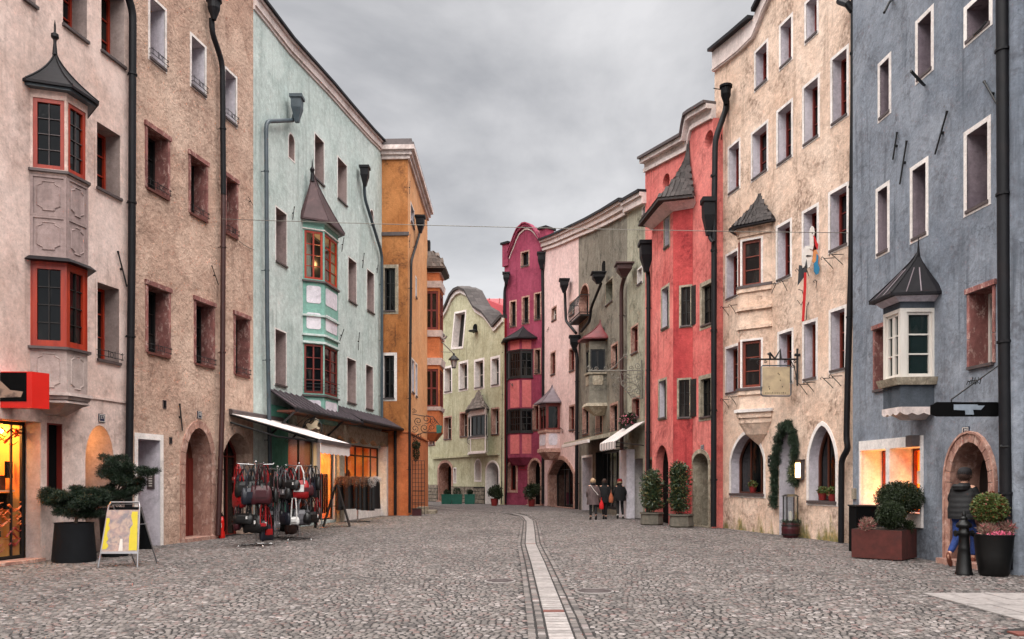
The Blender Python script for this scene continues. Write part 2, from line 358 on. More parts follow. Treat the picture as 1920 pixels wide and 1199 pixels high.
def rect_pts(r): u0, z0, u1, z1 = r; return [(u0, z0), (u1, z0), (u1, z1), (u0, z1)]
def arch_pts(u0, u1, z0, zs, zt, kind='round', n=12):
    um = (u0 + u1) / 2; w = um - u0; h = zt - zs; P = [(u0, z0), (u1, z0)]
    if kind == 'round':
        for i in range(n + 1):
            a = math.pi * i / n; P.append((um + math.cos(a) * w, zs + math.sin(a) * h))
    elif kind == 'seg':
        for i in range(n + 1):
            t = -1 + 2 * i / n; P.append((um - t * w, zs + h * (1 - t * t)))
    elif kind == 'soft':
        for i in range(n + 1):
            t = -1 + 2 * i / n; t = math.sin(t * math.pi / 2); P.append((um - t * w, zs + h * (1 - abs(t) ** 1.6) ** .62))
    else:
        r = (w * w + h * h) / (2 * w); a1 = math.atan2(h, w - r) if r > w else math.atan2(h, -(r - w))
        A = math.atan2(h, r - w)
        for i in range(n // 2 + 1): a = A * i / (n // 2); P.append((u1 - r + r * math.cos(a), zs + r * math.sin(a)))
        for i in range(n // 2 - 1, -1, -1): a = A * i / (n // 2); P.append((u0 + r - r * math.cos(a), zs + r * math.sin(a)))
    return P
def inside(p, poly):
    c = False; n = len(poly); j = n - 1
    for i in range(n):
        if (poly[i][1] > p[1]) != (poly[j][1] > p[1]) and p[0] < (poly[j][0] - poly[i][0]) * (p[1] - poly[i][1]) / (poly[j][1] - poly[i][1]) + poly[i][0]: c = not c
        j = i
    return c
def wall_faces(mb, P, outline, holes, m=0, d=0.0):
    """front skin of a wall with openings; each hole = (points, depth, material index) gets reveals"""
    loops = [outline] + [h[0] for h in holes]; vs = []; ed = []
    for L in loops:
        k = len(vs); vs += [V(p) for p in L]; ed += [(k + i, k + (i + 1) % len(L)) for i in range(len(L))]
    r = geometry.delaunay_2d_cdt(vs, ed, [], 0, 1e-5); V2, F2 = r[0], r[2]; keep = []
    for f in F2:
        c = sum((V2[i] for i in f), V((0, 0))) / len(f)
        if inside(c, outline) and not any(inside(c, h[0]) for h in holes):
            a, b, e = V2[f[0]], V2[f[1]], V2[f[2]]
            keep.append(f if (b - a).cross(e - a) > 0 else f[::-1])
    mb.add([P.P(p[0], p[1], d) for p in V2], keep, m)
    for pts, dep, mi in holes:
        n = len(pts)
        if dep <= 0: continue
        ar = sum(pts[i][0] * pts[(i+1) % n][1] - pts[(i+1) % n][0] * pts[i][1] for i in range(n)); q = pts if ar > 0 else pts[::-1]
        vs = [P.P(u, z, d) for u, z in q] + [P.P(u, z, d - dep) for u, z in q]
        mb.add(vs, [(i, (i+1) % n, (i+1) % n + n, i + n) for i in range(n)], mi)
def grow(r, b, bt=None, bb=None): return (r[0] - b, r[1] - (b if bb is None else bb), r[2] + b, r[3] + (b if bt is None else bt))
def scale_pts(pts, b, zb):
    """offset an arched outline outwards by b, keeping the foot at zb"""
    n = len(pts); o = []; ar = sum(pts[i][0] * pts[(i+1) % n][1] - pts[(i+1) % n][0] * pts[i][1] for i in range(n)); sg = 1 if ar > 0 else -1
    for i in range(n):
        a = V(pts[i-1]); p = V(pts[i]); c = V(pts[(i+1) % n])
        e1 = (p - a); e2 = (c - p)
        if e1.length < 1e-6: e1 = e2
        if e2.length < 1e-6: e2 = e1
        e1.normalize(); e2.normalize(); n1 = V((e1.y, -e1.x)) * sg; n2 = V((e2.y, -e2.x)) * sg; m = n1 + n2
        m = m / max(m.dot(n1), 0.5) if m.length > 1e-6 else n1
        q = p + m * b; o.append((q.x, max(q.y, zb) if zb is not None else q.y))
    return o

class House:
    def __init__(s, name, label, plane, mat, top, zb=-0.05, back=(0, 0), bmat=None, cat='house'):
        """top: list of photo points along the wall's upper edge (left to right)"""
        s.P = plane; s.mat = [mat]; s.holes = []
        c = plane.P(plane.L / 2, 0); s.root = thing(name, label, cat, (c.x, c.y, 0)); s.name = name
        t = [(plane.hit(x, y)) if not isinstance(x, str) else y for x, y in top]
        s.top = sorted(t, key=lambda q: q[0]) if all(not isinstance(x, str) for x, _ in top) else t
        s.zb = zb; s.back = back; s.bmat = bmat or mat; s.u0 = 0.0; s.u1 = plane.L
    def mi(s, m):
        if m not in s.mat: s.mat.append(m)
        return s.mat.index(m)
    def hole(s, pts, dep, m): s.holes.append((pts, dep, s.mi(m)))
    def finish(s, name='wall', body=True):
        ins = [q for q in s.top if s.u0 + 0.01 < q[0] < s.u1 - 0.01]; lo = min(s.top, key=lambda q: q[0]); hi = max(s.top, key=lambda q: q[0])
        top = [(s.u0, lo[1])] + ins + [(s.u1, hi[1])]
        outl = [(s.u0, s.zb), (s.u1, s.zb)] + top[::-1]; mb = MB(); wall_faces(mb, s.P, outl, s.holes)
        w = obj(name, mb, s.mat, s.root)
        if body:
            b = V((s.back[0], s.back[1], 0)); mb = MB(); fr = [s.P.P(u, z, -0.001) for u, z in outl]; bk = [p + b for p in fr]; n = len(fr)
            mb.add(fr + bk, [(i, i + n, (i+1) % n + n, (i+1) % n) for i in range(1, n)] + [tuple(range(n, 2*n))])
            obj('rear_wall', mb, s.bmat, s.root)
        s.outl = outl; return w

def window(H, P, r, dep=0.35, fmat='darkred', cols=2, rows=2, fw=0.06, mw=0.05, tw=0.025, surround=None, smat='white', rmat='lilac',
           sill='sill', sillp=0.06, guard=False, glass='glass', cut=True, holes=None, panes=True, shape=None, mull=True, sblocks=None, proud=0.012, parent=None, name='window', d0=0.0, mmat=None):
    """a casement window set back in its opening, each pane an object of its own"""
    root = H.root if parent is None else parent
    u0, z0, u1, z1 = r
    if cut:
        hm = H.mi(rmat) if holes is None else H.mi(rmat); (H.holes if holes is None else holes).append((rect_pts(r), dep, hm))
    mb = MB(); a = d0 - dep - 0.05; b = d0 - dep + 0.012
    if dep <= 0.02: a, b = d0 - 0.05, d0 + 0.03
    mb.ring(P, rect_pts((u0 + fw, z0 + fw, u1 - fw, z1 - fw)), rect_pts((u0 - 0.004, z0 - 0.004, u1 + 0.004, z1 + 0.004)), a, b)
    iu0, iu1, iz0, iz1 = u0 + fw, u1 - fw, z0 + fw, z1 - fw
    xs = [iu0 + (iu1 - iu0) * i / cols for i in range(cols + 1)]; zs = [iz0 + (iz1 - iz0) * i / rows for i in range(rows + 1)]
    m2 = MB() if mmat else mb
    for i in range(1, cols):
        w = mw if (not mmat and mull and cols % 2 == 0 and i == cols // 2) else tw
        m2.box(P, xs[i] - w/2, xs[i] + w/2, iz0, iz1, a, b - (0.004 if w == mw else 0.012))
    for j in range(1, rows):
        m2.box(P, iu0, iu1, zs[j] - tw/2, zs[j] + tw/2, a, b - 0.016)
    wo = obj(name, mb, fmat, root)
    if mmat: obj('muntins', m2, mmat, wo)
    if panes:
        for i in range(cols):
            for j in range(rows):
                pm = MB().box(P, xs[i] + 0.004, xs[i+1] - 0.004, zs[j] + 0.004, zs[j+1] - 0.004, a + 0.008, a + 0.016); obj('pane', pm, glass, wo)
    else:
        obj('pane', MB().box(P, iu0 - .01, iu1 + .01, iz0 - .01, iz1 + .01, a + 0.008, a + 0.016), glass, wo)
    if sill:
        obj('sill', MB().box(P, u0 - 0.03, u1 + 0.03, z0 - 0.045, z0 + 0.012, d0 - min(dep, 0.3), d0 + sillp), sill, wo)
    if surround:
        o = grow(r, surround); obj('surround', MB().ring(P, rect_pts(r), rect_pts(o), d0 - 0.02, d0 + proud), smat, wo)
    if sblocks:   # moulded stone frame made of separate blocks
        w = sblocks; zc = z0 + (z1 - z0) * rnd.uniform(0.35, 0.6)
        for q in ((u0 - w, z0, u0 - .001, zc - .006), (u0 - w, zc + .006, u0 - .001, z1), (u1 + .001, z0, u1 + w, zc - .006), (u1 + .001, zc + .006, u1 + w, z1),
                  (u0 - w - .03, z1 + .006, u1 + w + .03, z1 + w + .03)):
            obj('stone', MB().box(P, q[0], q[2], q[1], q[3], d0 - 0.03, d0 + 0.02 + (0.03 if q[1] > z1 else 0)), 'marble', wo)
    if guard:
        g = MB(); zz = z0 + 0.03
        for dz in (0.05, 0.17): g.tube([P.P(u0 - .04, zz + dz, d0 + .02), P.P(u0 - .04, zz + dz, d0 + .09), P.P(u1 + .04, zz + dz, d0 + .09), P.P(u1 + .04, zz + dz, d0 + .02)], 0.008, 5)
        for t in (0.0, 0.35, 0.65, 1.0):
            uu = u0 + (u1 - u0) * t; g.tube([P.P(uu, zz + .03, d0 + .09), P.P(uu, zz + .2, d0 + .09)], 0.007, 5)
        c = P.P((u0 + u1) / 2, zz + .11, d0 + .1)
        g.tube([P.P((u0+u1)/2 + .055 * math.cos(k), zz + .11 + .055 * math.sin(k), d0 + .09) for k in [i * math.pi / 5 for i in range(10)]], 0.007, 5, closed=True)
        obj('window_guard', g, 'iron', wo)
    return wo
def arch_filler(H, P, pts, dep, fmat, glass='glass', bars_u=(), bars_z=(), fw=0.07, name='window', d0=0.0, tw=0.04):
    """arched frame with glass and bars at fractions of width and height"""
    zb = min(p[1] for p in pts); zt = max(p[1] for p in pts); u0 = min(p[0] for p in pts); u1 = max(p[0] for p in pts)
    inn = scale_pts(pts, -fw, None); a = d0 - dep - 0.05; b = d0 - dep + 0.012; mb = MB().ring(P, inn, pts, a, b)
    def top(u):
        best = zb
        for i in range(len(pts)):
            p, q = pts[i], pts[(i+1) % len(pts)]
            if abs(q[0] - p[0]) > 1e-6 and min(p[0], q[0]) <= u <= max(p[0], q[0]): best = max(best, p[1] + (q[1] - p[1]) * (u - p[0]) / (q[0] - p[0]))
        return best
    for f in bars_u:
        u = u0 + (u1 - u0) * f; mb.box(P, u - tw/2, u + tw/2, zb + 0.01, top(u) - 0.02, a, b - 0.006)
    for f in bars_z:
        z = zb + (zt - zb) * f; us = [i / 40 for i in range(41)]; ok = [u0 + (u1 - u0) * k for k in us if top(u0 + (u1 - u0) * k) > z + 0.02]
        if ok: mb.box(P, min(ok), max(ok), z - tw/2, z + tw/2, a, b - 0.01)
    wo = obj(name, mb, fmat, H.root); obj('pane', MB().prism(P, pts, a + 0.006, a + 0.016), glass, wo); return wo
def stones_ring(parent, P, pts, w, d0, d1, mat, foot, nseg=1, name='stone', skip_base=True):
    """voussoirs and jamb blocks round an arched opening, each a separate block"""
    out = scale_pts(pts, w, foot); n = len(pts)
    for i in range(n):
        j = (i + 1) % n
        if skip_base and i == 0: continue     # the threshold edge
        a, b, c, e = V(pts[i]), V(pts[j]), V(out[j]), V(out[i])
        L = (b - a).length; k = max(1, round(L / 0.55)); g = 0.006 / max(L, 0.02)
        for q in range(k):
            s0 = q / k + g; s1 = (q + 1) / k - g
            if s1 <= s0: continue
            poly = [a.lerp(b, s0), a.lerp(b, s1), e.lerp(c, s1), e.lerp(c, s0)]
            obj(name, MB().prism(P, [(p.x, p.y) for p in poly], d0, d1 + rnd.uniform(0, 0.006)), mat, parent)
def band(P, pts, layers, mb, closed=False):
    """layers [(dz0,dz1,proj)] extruded along a (u,z) polyline on the wall top"""
    for dz0, dz1, pr in layers:
        n = len(pts); vs = []
        for (u, z) in pts: vs += [P.P(u, z + dz0, -0.12), P.P(u, z + dz0, pr), P.P(u, z + dz1, pr), P.P(u, z + dz1, -0.12)]
        F = [(0, 3, 2, 1), tuple(4*(n-1) + k for k in (0, 1, 2, 3))]
        for i in range(n - 1):
            a = 4 * i; b = a + 4
            F += [(a, a+1, b+1, b)[::1], (a+1, a+2, b+2, b+1)[::1], (a+2, a+3, b+3, b+2), (a+3, a, b, b+3)]
        mb.add(vs, F)
    return mb
def spire(eave, ze, apex, p=1.6, steps=6, thick=0.05, mat='roofdark', parent=None, name='oriel_roof', wobble=None, ribs=None, ribmat=None):
    """roof of an oriel: polygon eave (xy list) swept up to an apex with a concave profile"""
    ap = V(apex); rings = []
    for i in range(steps + 1):
        t = i / steps; s = (1 - t) ** p if i < steps else 0.02
        rings.append([V((ap.x + (e[0] - ap.x) * s, ap.y + (e[1] - ap.y) * s, ze + (ap.z - ze) * t)) for e in eave])
    low = [V((q.x, q.y, ze - thick)) for q in rings[0]]
    mb = MB(); mb.loft([low] + rings); o = obj(name, mb, mat, parent)
    if ribs:
        rb = MB()
        for k in ribs: rb.tube([r[k] + V((0, 0, 0.01)) for r in rings], 0.018, 5)
        obj('ridge', rb, ribmat or mat, o)
    return o, rings
SH_ME = {}
def shingles(parent, rings, edges, mat, w=0.16, rowh=0.17, over=1.5, name='shingle', flipn=False):
    """rows of wooden shingles laid over the faces (k,k+1) of a spire's rings; every shingle is its own object"""
    if mat not in SH_ME:
        mb = MB().hexa([(-.5, 0, 0), (-.25, -.12, 0), (.25, -.12, 0), (.5, 0, 0)] + [(-.5, 0, 1), (-.25, -.12, 1), (.25, -.12, 1), (.5, 0, 1)])
        mb = MB(); q = [(-.5, .1), (-.28, 0), (.28, 0), (.5, .1), (.5, 1), (-.5, 1)]
        mb.add([(x, y, 0) for x, y in q] + [(x, y, 1) for x, y in q], [(5, 4, 3, 2, 1, 0), (6, 7, 8, 9, 10, 11)] + [(i, (i+1) % 6, (i+1) % 6 + 6, i + 6) for i in range(6)])
        me = bpy.data.meshes.new('shingle'); me.from_pydata([tuple(v) for v in mb.v], [], [tuple(f) for f in mb.f]); me.materials.append(MT[mat]); SH_ME[mat] = me
    off = loc_of(parent)
    for k in edges:
        k2 = (k + 1) % len(rings[0]); A = [r[k] for r in rings]; B = [r[k2] for r in rings]
        L = [0]
        for i in range(len(A) - 1): L.append(L[-1] + ((A[i+1] + B[i+1]) / 2 - (A[i] + B[i]) / 2).length)
        nrow = max(1, int(L[-1] / rowh))
        def at(C, s):
            s = max(0, min(s, L[-1] - 1e-4))
            for i in range(len(L) - 1):
                if L[i] <= s <= L[i+1]: return C[i].lerp(C[i+1], (s - L[i]) / max(L[i+1] - L[i], 1e-6))
            return C[-1]
        for r in range(nrow):
            s0 = r * L[-1] / nrow; a, b = at(A, s0), at(B, s0); a2, b2 = at(A, min(s0 + rowh * over, L[-1])), at(B, min(s0 + rowh * over, L[-1]))
            wd = (b - a).length; c = max(1, round(wd / w))
            for i in range(c):
                f = (i + 0.5 + (0.25 if r % 2 else -0.25) * (c > 2)) / c
                if f < 0.02 or f > 0.98: continue
                p0 = a.lerp(b, f); p1 = a2.lerp(b2, f); X = (b - a).normalized(); Y = (p1 - p0)
                if Y.length < 0.03: continue
                h = Y.length; Y.normalize(); Z = X.cross(Y).normalized()
                mid = (rings[0][0] + rings[0][2 % len(rings[0])]) / 2
                if Z.dot(V((0, 0, 1))) < 0: Z = -Z; X = -X
                M = Matrix.Identity(4)
                for cidx, (vec, sc) in enumerate(((X, wd / c * rnd.uniform(0.86, 0.99)), (Y, min(h, rowh * over)), (Z, 0.022))):
                    for ri in range(3): M[ri][cidx] = vec[ri] * sc
                # tilt: the lower end lies proud on the row beneath
                pos = p0 + Z * (0.012 + rnd.uniform(0, 0.012)) - off
                M.translation = pos
                o = bpy.data.objects.new(name, SH_ME[mat]); COL.objects.link(o); o.parent = parent; o.matrix_local = M
class Oriel:
    """bay window standing out from wall plane P: plan points W, C, E, X (view left to right)"""
    def __init__(s, H, P, uW, uC, uE, uX, p):
        s.H = H; s.P0 = P; s.p = p; q = [P.P(uW, 0, 0), P.P(uC, 0, p), P.P(uE, 0, p), P.P(uX, 0, 0)]; s.q = [(a.x, a.y) for a in q]
        s.f = [Plane(s.q[0], s.q[1]), Plane(s.q[1], s.q[2]), Plane(s.q[2], s.q[3])]; s.uv = [(uW, 0), (uC, p), (uE, p), (uX, 0)]
    def plan(s, grow=0.0, back=0.05):
        P = s.P0; (a, _), (b, _), (c, _), (d, _) = s.uv
        g = grow
        return [tuple(P.P(u, 0, dd).xy) for u, dd in ((a - g * 1.0, -back), (a - g * 1.0, min(0.02 + g * 0.3, s.p)), (b - g * 0.45, s.p + g), (c + g * 0.45, s.p + g), (d + g * 1.0, min(0.02 + g * 0.3, s.p)), (d + g * 1.0, -back))]
    def slab(s, z0, z1, grow, mat, name='moulding', g2=None, parent=None):
        a = s.plan(grow); b = s.plan(grow if g2 is None else g2)
        mb = MB().loft([[V((x, y, z0)) for x, y in a], [V((x, y, z1)) for x, y in b]])
        return obj(name, mb, mat, parent or s.H.root)
    def body(s, z0, z1, mats, holes=((), (), ()), name='oriel'):
        mb = MB()
        for k in range(3):
            F = s.f[k]; wall_faces(mb, F, [(0, z0), (F.L, z0), (F.L, z1), (0, z1)], list(holes[k]))
        pl = [V((x, y, z0)) for x, y in s.q]; mb.add(pl, [(0, 1, 2, 3)])
        pl = [V((x, y, z1)) for x, y in s.q]; mb.add(pl, [(3, 2, 1, 0)])
        return obj(name, mb, mats, s.H.root)
def hopper(H, pos, w, h, kind='box', mat='pipe', rot=0.0):
    """rain-water head: flared box with lip"""
    mb = MB(); x, y, z = pos; n = 4 if kind == 'box' else 12; ro = rot + (math.pi / 4 if n == 4 else 0); k = w / 2 * (1.414 if n == 4 else 1)
    mb.lathe([(k * 0.3, z - h * 0.62), (k * 0.42, z - h * 0.45), (k * 0.78, z - h * 0.08), (k * 0.8, z + h * 0.25), (k, z + h * 0.28), (k, z + h * 0.4), (k * 0.85, z + h * 0.4), (k * 0.8, z + h * 0.33)], (x, y, 0), n, 0, rot=ro)
    return obj('rainwater_head', mb, mat, H.root)
def pipe(H, P, pts, r=0.07, off=0.13, mat='pipe', brackets=True, name='downpipe', extra=None):
    """downpipe through photo points lying at a distance off from the wall"""
    Q = [P.w(x, y, off) for x, y in pts]; S = [Q[0]]
    for i in range(1, len(Q) - 1):     # rounded bends
        a, b, c = Q[i-1], Q[i], Q[i+1]; k = min(0.25, (b - a).length * 0.4, (c - b).length * 0.4)
        p0 = b + (a - b).normalized() * k; p2 = b + (c - b).normalized() * k
        for t in (0, 0.33, 0.66, 1): S.append(p0.lerp(b, t).lerp(b.lerp(p2, t), t))
    S.append(Q[-1]); o = obj(name, MB().tube(S, r, 12), mat, H.root); smooth_by(o, 60)
    if brackets:
        for i in range(len(Q) - 1):
            a, b = Q[i], Q[i+1]; L = (b - a).length
            if L < 2: continue
            k = int(L / 2.2)
            for j in range(k):
                c = a.lerp(b, (j + 0.5) / k); d = (b - a).normalized(); nn = V((P.n.x, P.n.y, 0))
                mb = MB().tube([c - d * 0.02, c + d * 0.02], r * 1.22, 12); mb.tube([c, c - nn * off], 0.012, 5); obj('bracket', mb, mat, o)
    return o
def anchor(H, P, x0, y0, x1, y1, mat='iron', r=0.02):
    a, b = P.w(x0, y0, 0.05), P.w(x1, y1, 0.05); m = a.lerp(b, 0.5)
    mb = MB().tube([a, a.lerp(m, .5), m, m.lerp(b, .5), b], r * 0.6, 6); mb.tube([a, a.lerp(b, .12), b], r * .9, 6, 0, r * .3)
    mb.tube([m, m - V((P.n.x, P.n.y, 0)) * 0.06], r, 6)
    return obj('wall_anchor', mb, mat, H.root)
def text_obj(s, size, loc, rot, mat, parent=None, name='lettering', extrude=0.002, align='CENTER'):
    cu = bpy.data.curves.new(name, 'FONT'); cu.body = s; cu.size = size; cu.align_x = align; cu.align_y = 'CENTER'; cu.extrude = extrude
    o = bpy.data.objects.new(name, cu); COL.objects.link(o); bpy.context.view_layer.update()
    me = bpy.data.meshes.new_from_object(o.evaluated_get(bpy.context.evaluated_depsgraph_get())); bpy.data.objects.remove(o)
    me.materials.clear(); me.materials.append(MT[mat] if isinstance(mat, str) else mat)
    o = bpy.data.objects.new(name, me); COL.objects.link(o)
    if parent is not None: o.parent = parent; o.location = V(loc) - loc_of(parent)
    else: o.location = loc
    o.rotation_euler = rot; return o
def face_rot(P, tilt=90): return (R(tilt), 0, math.atan2(P.t.y, P.t.x))
def number_plate(P, x0, y0, x1, y1, txt, label, colr='plateblue'):
    r = P.rect(x0, y0, x1, y1); w = max(r[2] - r[0], 0.2); uc = (r[0] + r[2]) / 2; b = P.P(uc, r[1], 0)
    t = thing('house_number_sign', label, 'house number', tuple(b)); h = r[3] - r[1]
    obj('plate', MB().box(P, uc - w/2, uc + w/2, r[1], r[3], 0.004, 0.022), colr, t)
    obj('border', MB().ring(P, rect_pts((uc - w/2 + .025, r[1] + .025, uc + w/2 - .025, r[3] - .025)), rect_pts((uc - w/2 + .012, r[1] + .012, uc + w/2 - .012, r[3] - .012)), 0.02, 0.026), 'palewood', t)
    text_obj(txt, h * 0.55, P.P(uc, r[1] + h * 0.56, 0.024), face_rot(P), 'palewood', t)
    return t
MT['plateblue'] = simple('dark blue enamel', (28, 40, 66), 0.3)
# ================= GROUND SHEET =================
def lx(D): return -12.446 + 0.193 * D
g = MB().add([(-220, -60, -0.012), (220, -60, -0.012), (220, 420, -0.012), (-220, 420, -0.012)], [(0, 1, 2, 3)])
def cobble_mat():
    s = NT('porphyry setts'); 
    v = s.n('ShaderNodeTexVoronoi', feature='F1'); v.inputs['Scale'].default_value = 9.5; v.inputs['Randomness'].default_value = 0.7; s.l(s.co(scale=(1, 1.05, 0)), v.inputs['Vector'])
    e = s.n('ShaderNodeTexVoronoi', feature='DISTANCE_TO_EDGE'); e.inputs['Scale'].default_value = 9.5; e.inputs['Randomness'].default_value = 0.7; s.l(s.co(scale=(1, 1.05, 0)), e.inputs['Vector'])
    sp = s.n('ShaderNodeSeparateXYZ'); s.l(v.outputs['Color'], sp.inputs[0])
    c = s.mix(sp.outputs[0], lin((112, 105, 104)), lin((80, 75, 75))); c = s.mix(s.ramp(sp.outputs[1], 0.8, 1.0, 0, 0.6), c, lin((176, 160, 154)))
    big = s.ramp(s.noise(0.25, 5, 0.6), 0.3, 0.7, 0.85, 1.15); c = s.mix(1.0, c, big, 'MULTIPLY')
    j = s.ramp(e.outputs['Distance'], 0.02, 0.09); c = s.mix(j, lin((46, 40, 38)), c); s.setcol(c)
    s.bump(s.ramp(e.outputs['Distance'], 0.0, 0.22), 0.9, 0.02); s.p(Roughness=0.8); return s.m
MT['setts'] = cobble_mat()
def stone_sett():
    s = NT('porphyry sett'); at = s.n('ShaderNodeAttribute', attribute_name='tone'); sp = s.n('ShaderNodeSeparateXYZ'); s.l(at.outputs['Vector'], sp.inputs[0])
    c = s.mix(sp.outputs[0], lin((118, 110, 106)), lin((66, 61, 60))); c = s.mix(s.ramp(sp.outputs[1], 0.8, 1.0, 0, 0.7), c, lin((156, 147, 145))); c = s.mix(s.ramp(sp.outputs[2], 0.8, 1.0, 0, 0.6), c, lin((108, 78, 74)))
    c = s.mix(1.0, c, s.ramp(s.noise(0.35, 6, 0.65), 0.3, 0.7, 0.72, 1.16), 'MULTIPLY'); c = s.mix(1.0, c, s.ramp(s.noise(40, 3, 0.6), 0.3, 0.7, 0.8, 1.15), 'MULTIPLY')
    s.setcol(c); s.bump(s.noise(60, 4, 0.7), 0.5, 0.006); s.p(Roughness=0.72); return s.m
MT['sett'] = stone_sett()
MT['joint'] = simple('dark sandy joint', (30, 26, 25), 0.95, 0, 0.35, 14, 0.4)
ground = obj('street', g, 'setts'); ground['kind'] = 'structure'

MT['signred'] = simple('glossy red sign', (206, 30, 20), 0.35, 0, 0.1, 2, 0)
# ================= LEFT ROW =================
A0 = (lx(5.0), 5.0); B0 = (lx(18.62), 18.62)
PL = Plane(A0, B0)
H = House('town_house', 'pale pink beige house with red framed oriel and lit shop window at the left edge', PL, 'pink', [(-600, -900), (247, -260)], back=(-9, 0))
HP = H
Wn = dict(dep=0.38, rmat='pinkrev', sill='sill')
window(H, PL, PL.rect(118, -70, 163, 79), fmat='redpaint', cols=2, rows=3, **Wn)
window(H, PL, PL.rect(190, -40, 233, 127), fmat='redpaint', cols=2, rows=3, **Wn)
window(H, PL, PL.rect(42, -140, 67, 14), fmat='redpaint', cols=2, rows=3, **Wn)
window(H, PL, PL.rect(181, 228, 225, 374), fmat='redpaint', cols=2, rows=3, surround=0.06, smat='pink', **Wn)
window(H, PL, PL.rect(182, 529, 223, 682), fmat='redpaint', cols=2, rows=3, surround=0.06, smat='pink', guard=True, **Wn)
MT['lampsoft0'] = emis('orange passage lamp', (255, 150, 70), 3.0)
# arched passage
r = PL.rect(160, 795, 213, 1030); ap = arch_pts(r[0], r[2], -0.05, r[1] + (r[3] - r[1]) * 0.72 if False else PL.hit(213, 866)[1], r[3]); H.hole(ap, 0.9, 'pinkrev')
dm = MB().prism(PL, ap, -0.95, -0.9); for_d = obj('door', dm, 'brown', H.root)
for k in (0.3, 0.7): obj('door_panel', MB().box(PL, r[0] + (r[2]-r[0]) * k - .16, r[0] + (r[2]-r[0]) * k + .16, 0.3, 1.7, -0.9, -0.885), 'darkwood', for_d)
L_ = bpy.data.lights.new('passage_lamp', 'POINT'); L_.energy = 4; L_.color = (1, .5, .2); L_.shadow_soft_size = .08; lo = bpy.data.objects.new('passage_lamp', L_); COL.objects.link(lo); lo.location = PL.P(r[0] + .15, r[3] - .35, -.55) - loc_of(H.root); lo.parent = H.root
obj('lamp_globe', MB().ball(PL.P(r[0] + .12, r[3] - .6, -.6), .05, 8), 'lampsoft0', H.root)
# narrow dark showcase
r = PL.rect(88, 793, 116, 935); H.hole(rect_pts(r), 0.1, 'darkred'); sh = obj('showcase', MB().box(PL, r[0], r[2], r[1], r[3], -0.12, -0.1), 'black', H.root)
obj('frame', MB().ring(PL, rect_pts(grow(r, -0.03)), rect_pts(r), -0.1, 0.01), 'darkred', sh)
# shop window, recessed and lit from inside
r = PL.rect(-160, 788, 75, 1200); r = (r[0], 0.02, PL.hit(76, 900)[0], PL.hit(76, 792)[1]); SW = r
H.hole([(r[0], -0.05), (r[2], -0.05), (r[2], r[3]), (r[0], r[3])], 0.34, 'pinkrev')
H.finish()
mb = MB(); d = -0.36; fw = 0.07
mb.ring(PL, rect_pts((r[0] + fw, 0.12, r[2] - fw, r[3] - fw)), rect_pts(r), d - 0.06, d)
for k in (0.15, 0.3, 0.45, 0.6, 0.75, 0.885): u = r[0] + (r[2] - r[0]) * k; mb.box(PL, u - .015, u + .015, 0.12, r[3] - fw, d - 0.05, d - 0.01)
sw = obj('shop_window', mb, 'blackwood', H.root)
obj('pane', MB().box(PL, r[0] + fw, r[2] - fw, 0.12, r[3] - fw, d - 0.035, d - 0.028), 'clear', sw)
def shopwall():
    s = NT('warm shop interior'); c = s.mix(s.ramp(s.noise(1.3, 3), 0.4, 0.6), lin((236, 170, 90)), lin((206, 120, 60))); s.setcol(c); s.p(Roughness=0.7); return s.m
MT['shopwall'] = shopwall()
MT['lamp'] = emis('warm lamp glow', (255, 186, 96), 14.0); MT['lampsoft'] = emis('soft lamp glow', (255, 206, 130), 5.0)
mb = MB(); mb.box(PL, r[0], r[2], 0.0, 0.45, -1.25, -0.42); mb.box(PL, r[0], r[2] + .1, 0.0, 2.95, -1.4, -1.25); mb.box(PL, r[2] + .0, r[2] + .1, 0.0, 2.95, -1.25, -0.44); mb.box(PL, r[0] - .1, r[0], 0, 2.95, -1.25, -.44); mb.box(PL, r[0], r[2] + .1, 2.95, 3.05, -1.4, -0.44)
obj('display_box', mb, 'shopwall', sw)
obj('shelf', MB().box(PL, r[0] + .1, r[2] - .1, 1.38, 1.4, -1.2, -0.5), 'palewood', sw)
for k in (0.5, 0.7, 0.86, 0.96): obj('ceiling_lamp', MB().ball(PL.P(r[0] + (r[2]-r[0]) * k, 2.6, -0.85), 0.07, 8), 'lamp', sw)
def area(name, P, u, z, d, size, power, col, parent=None, down=True, rot=None):
    L = bpy.data.lights.new(name, 'AREA'); L.energy = power; L.size = size; L.color = col; o = bpy.data.objects.new(name, L); COL.objects.link(o)
    p = P.P(u, z, d); o.location = p if parent is None else p - loc_of(parent)
    if parent is not None: o.parent = parent
    if rot == 'out': o.rotation_euler = V((-P.n.x, -P.n.y, 0)).to_track_quat('Z', 'Y').to_euler()
    if rot == 'up': o.rotation_euler = (math.pi, 0, 0)
    return o
area('shop_light', PL, r[2] - 0.9, 2.8, -0.85, 0.6, 13, (1.0, 0.48, 0.15), sw)
area('shop_light', PL, r[2] - 3.2, 2.8, -0.85, 0.6, 13, (1.0, 0.48, 0.15), sw)
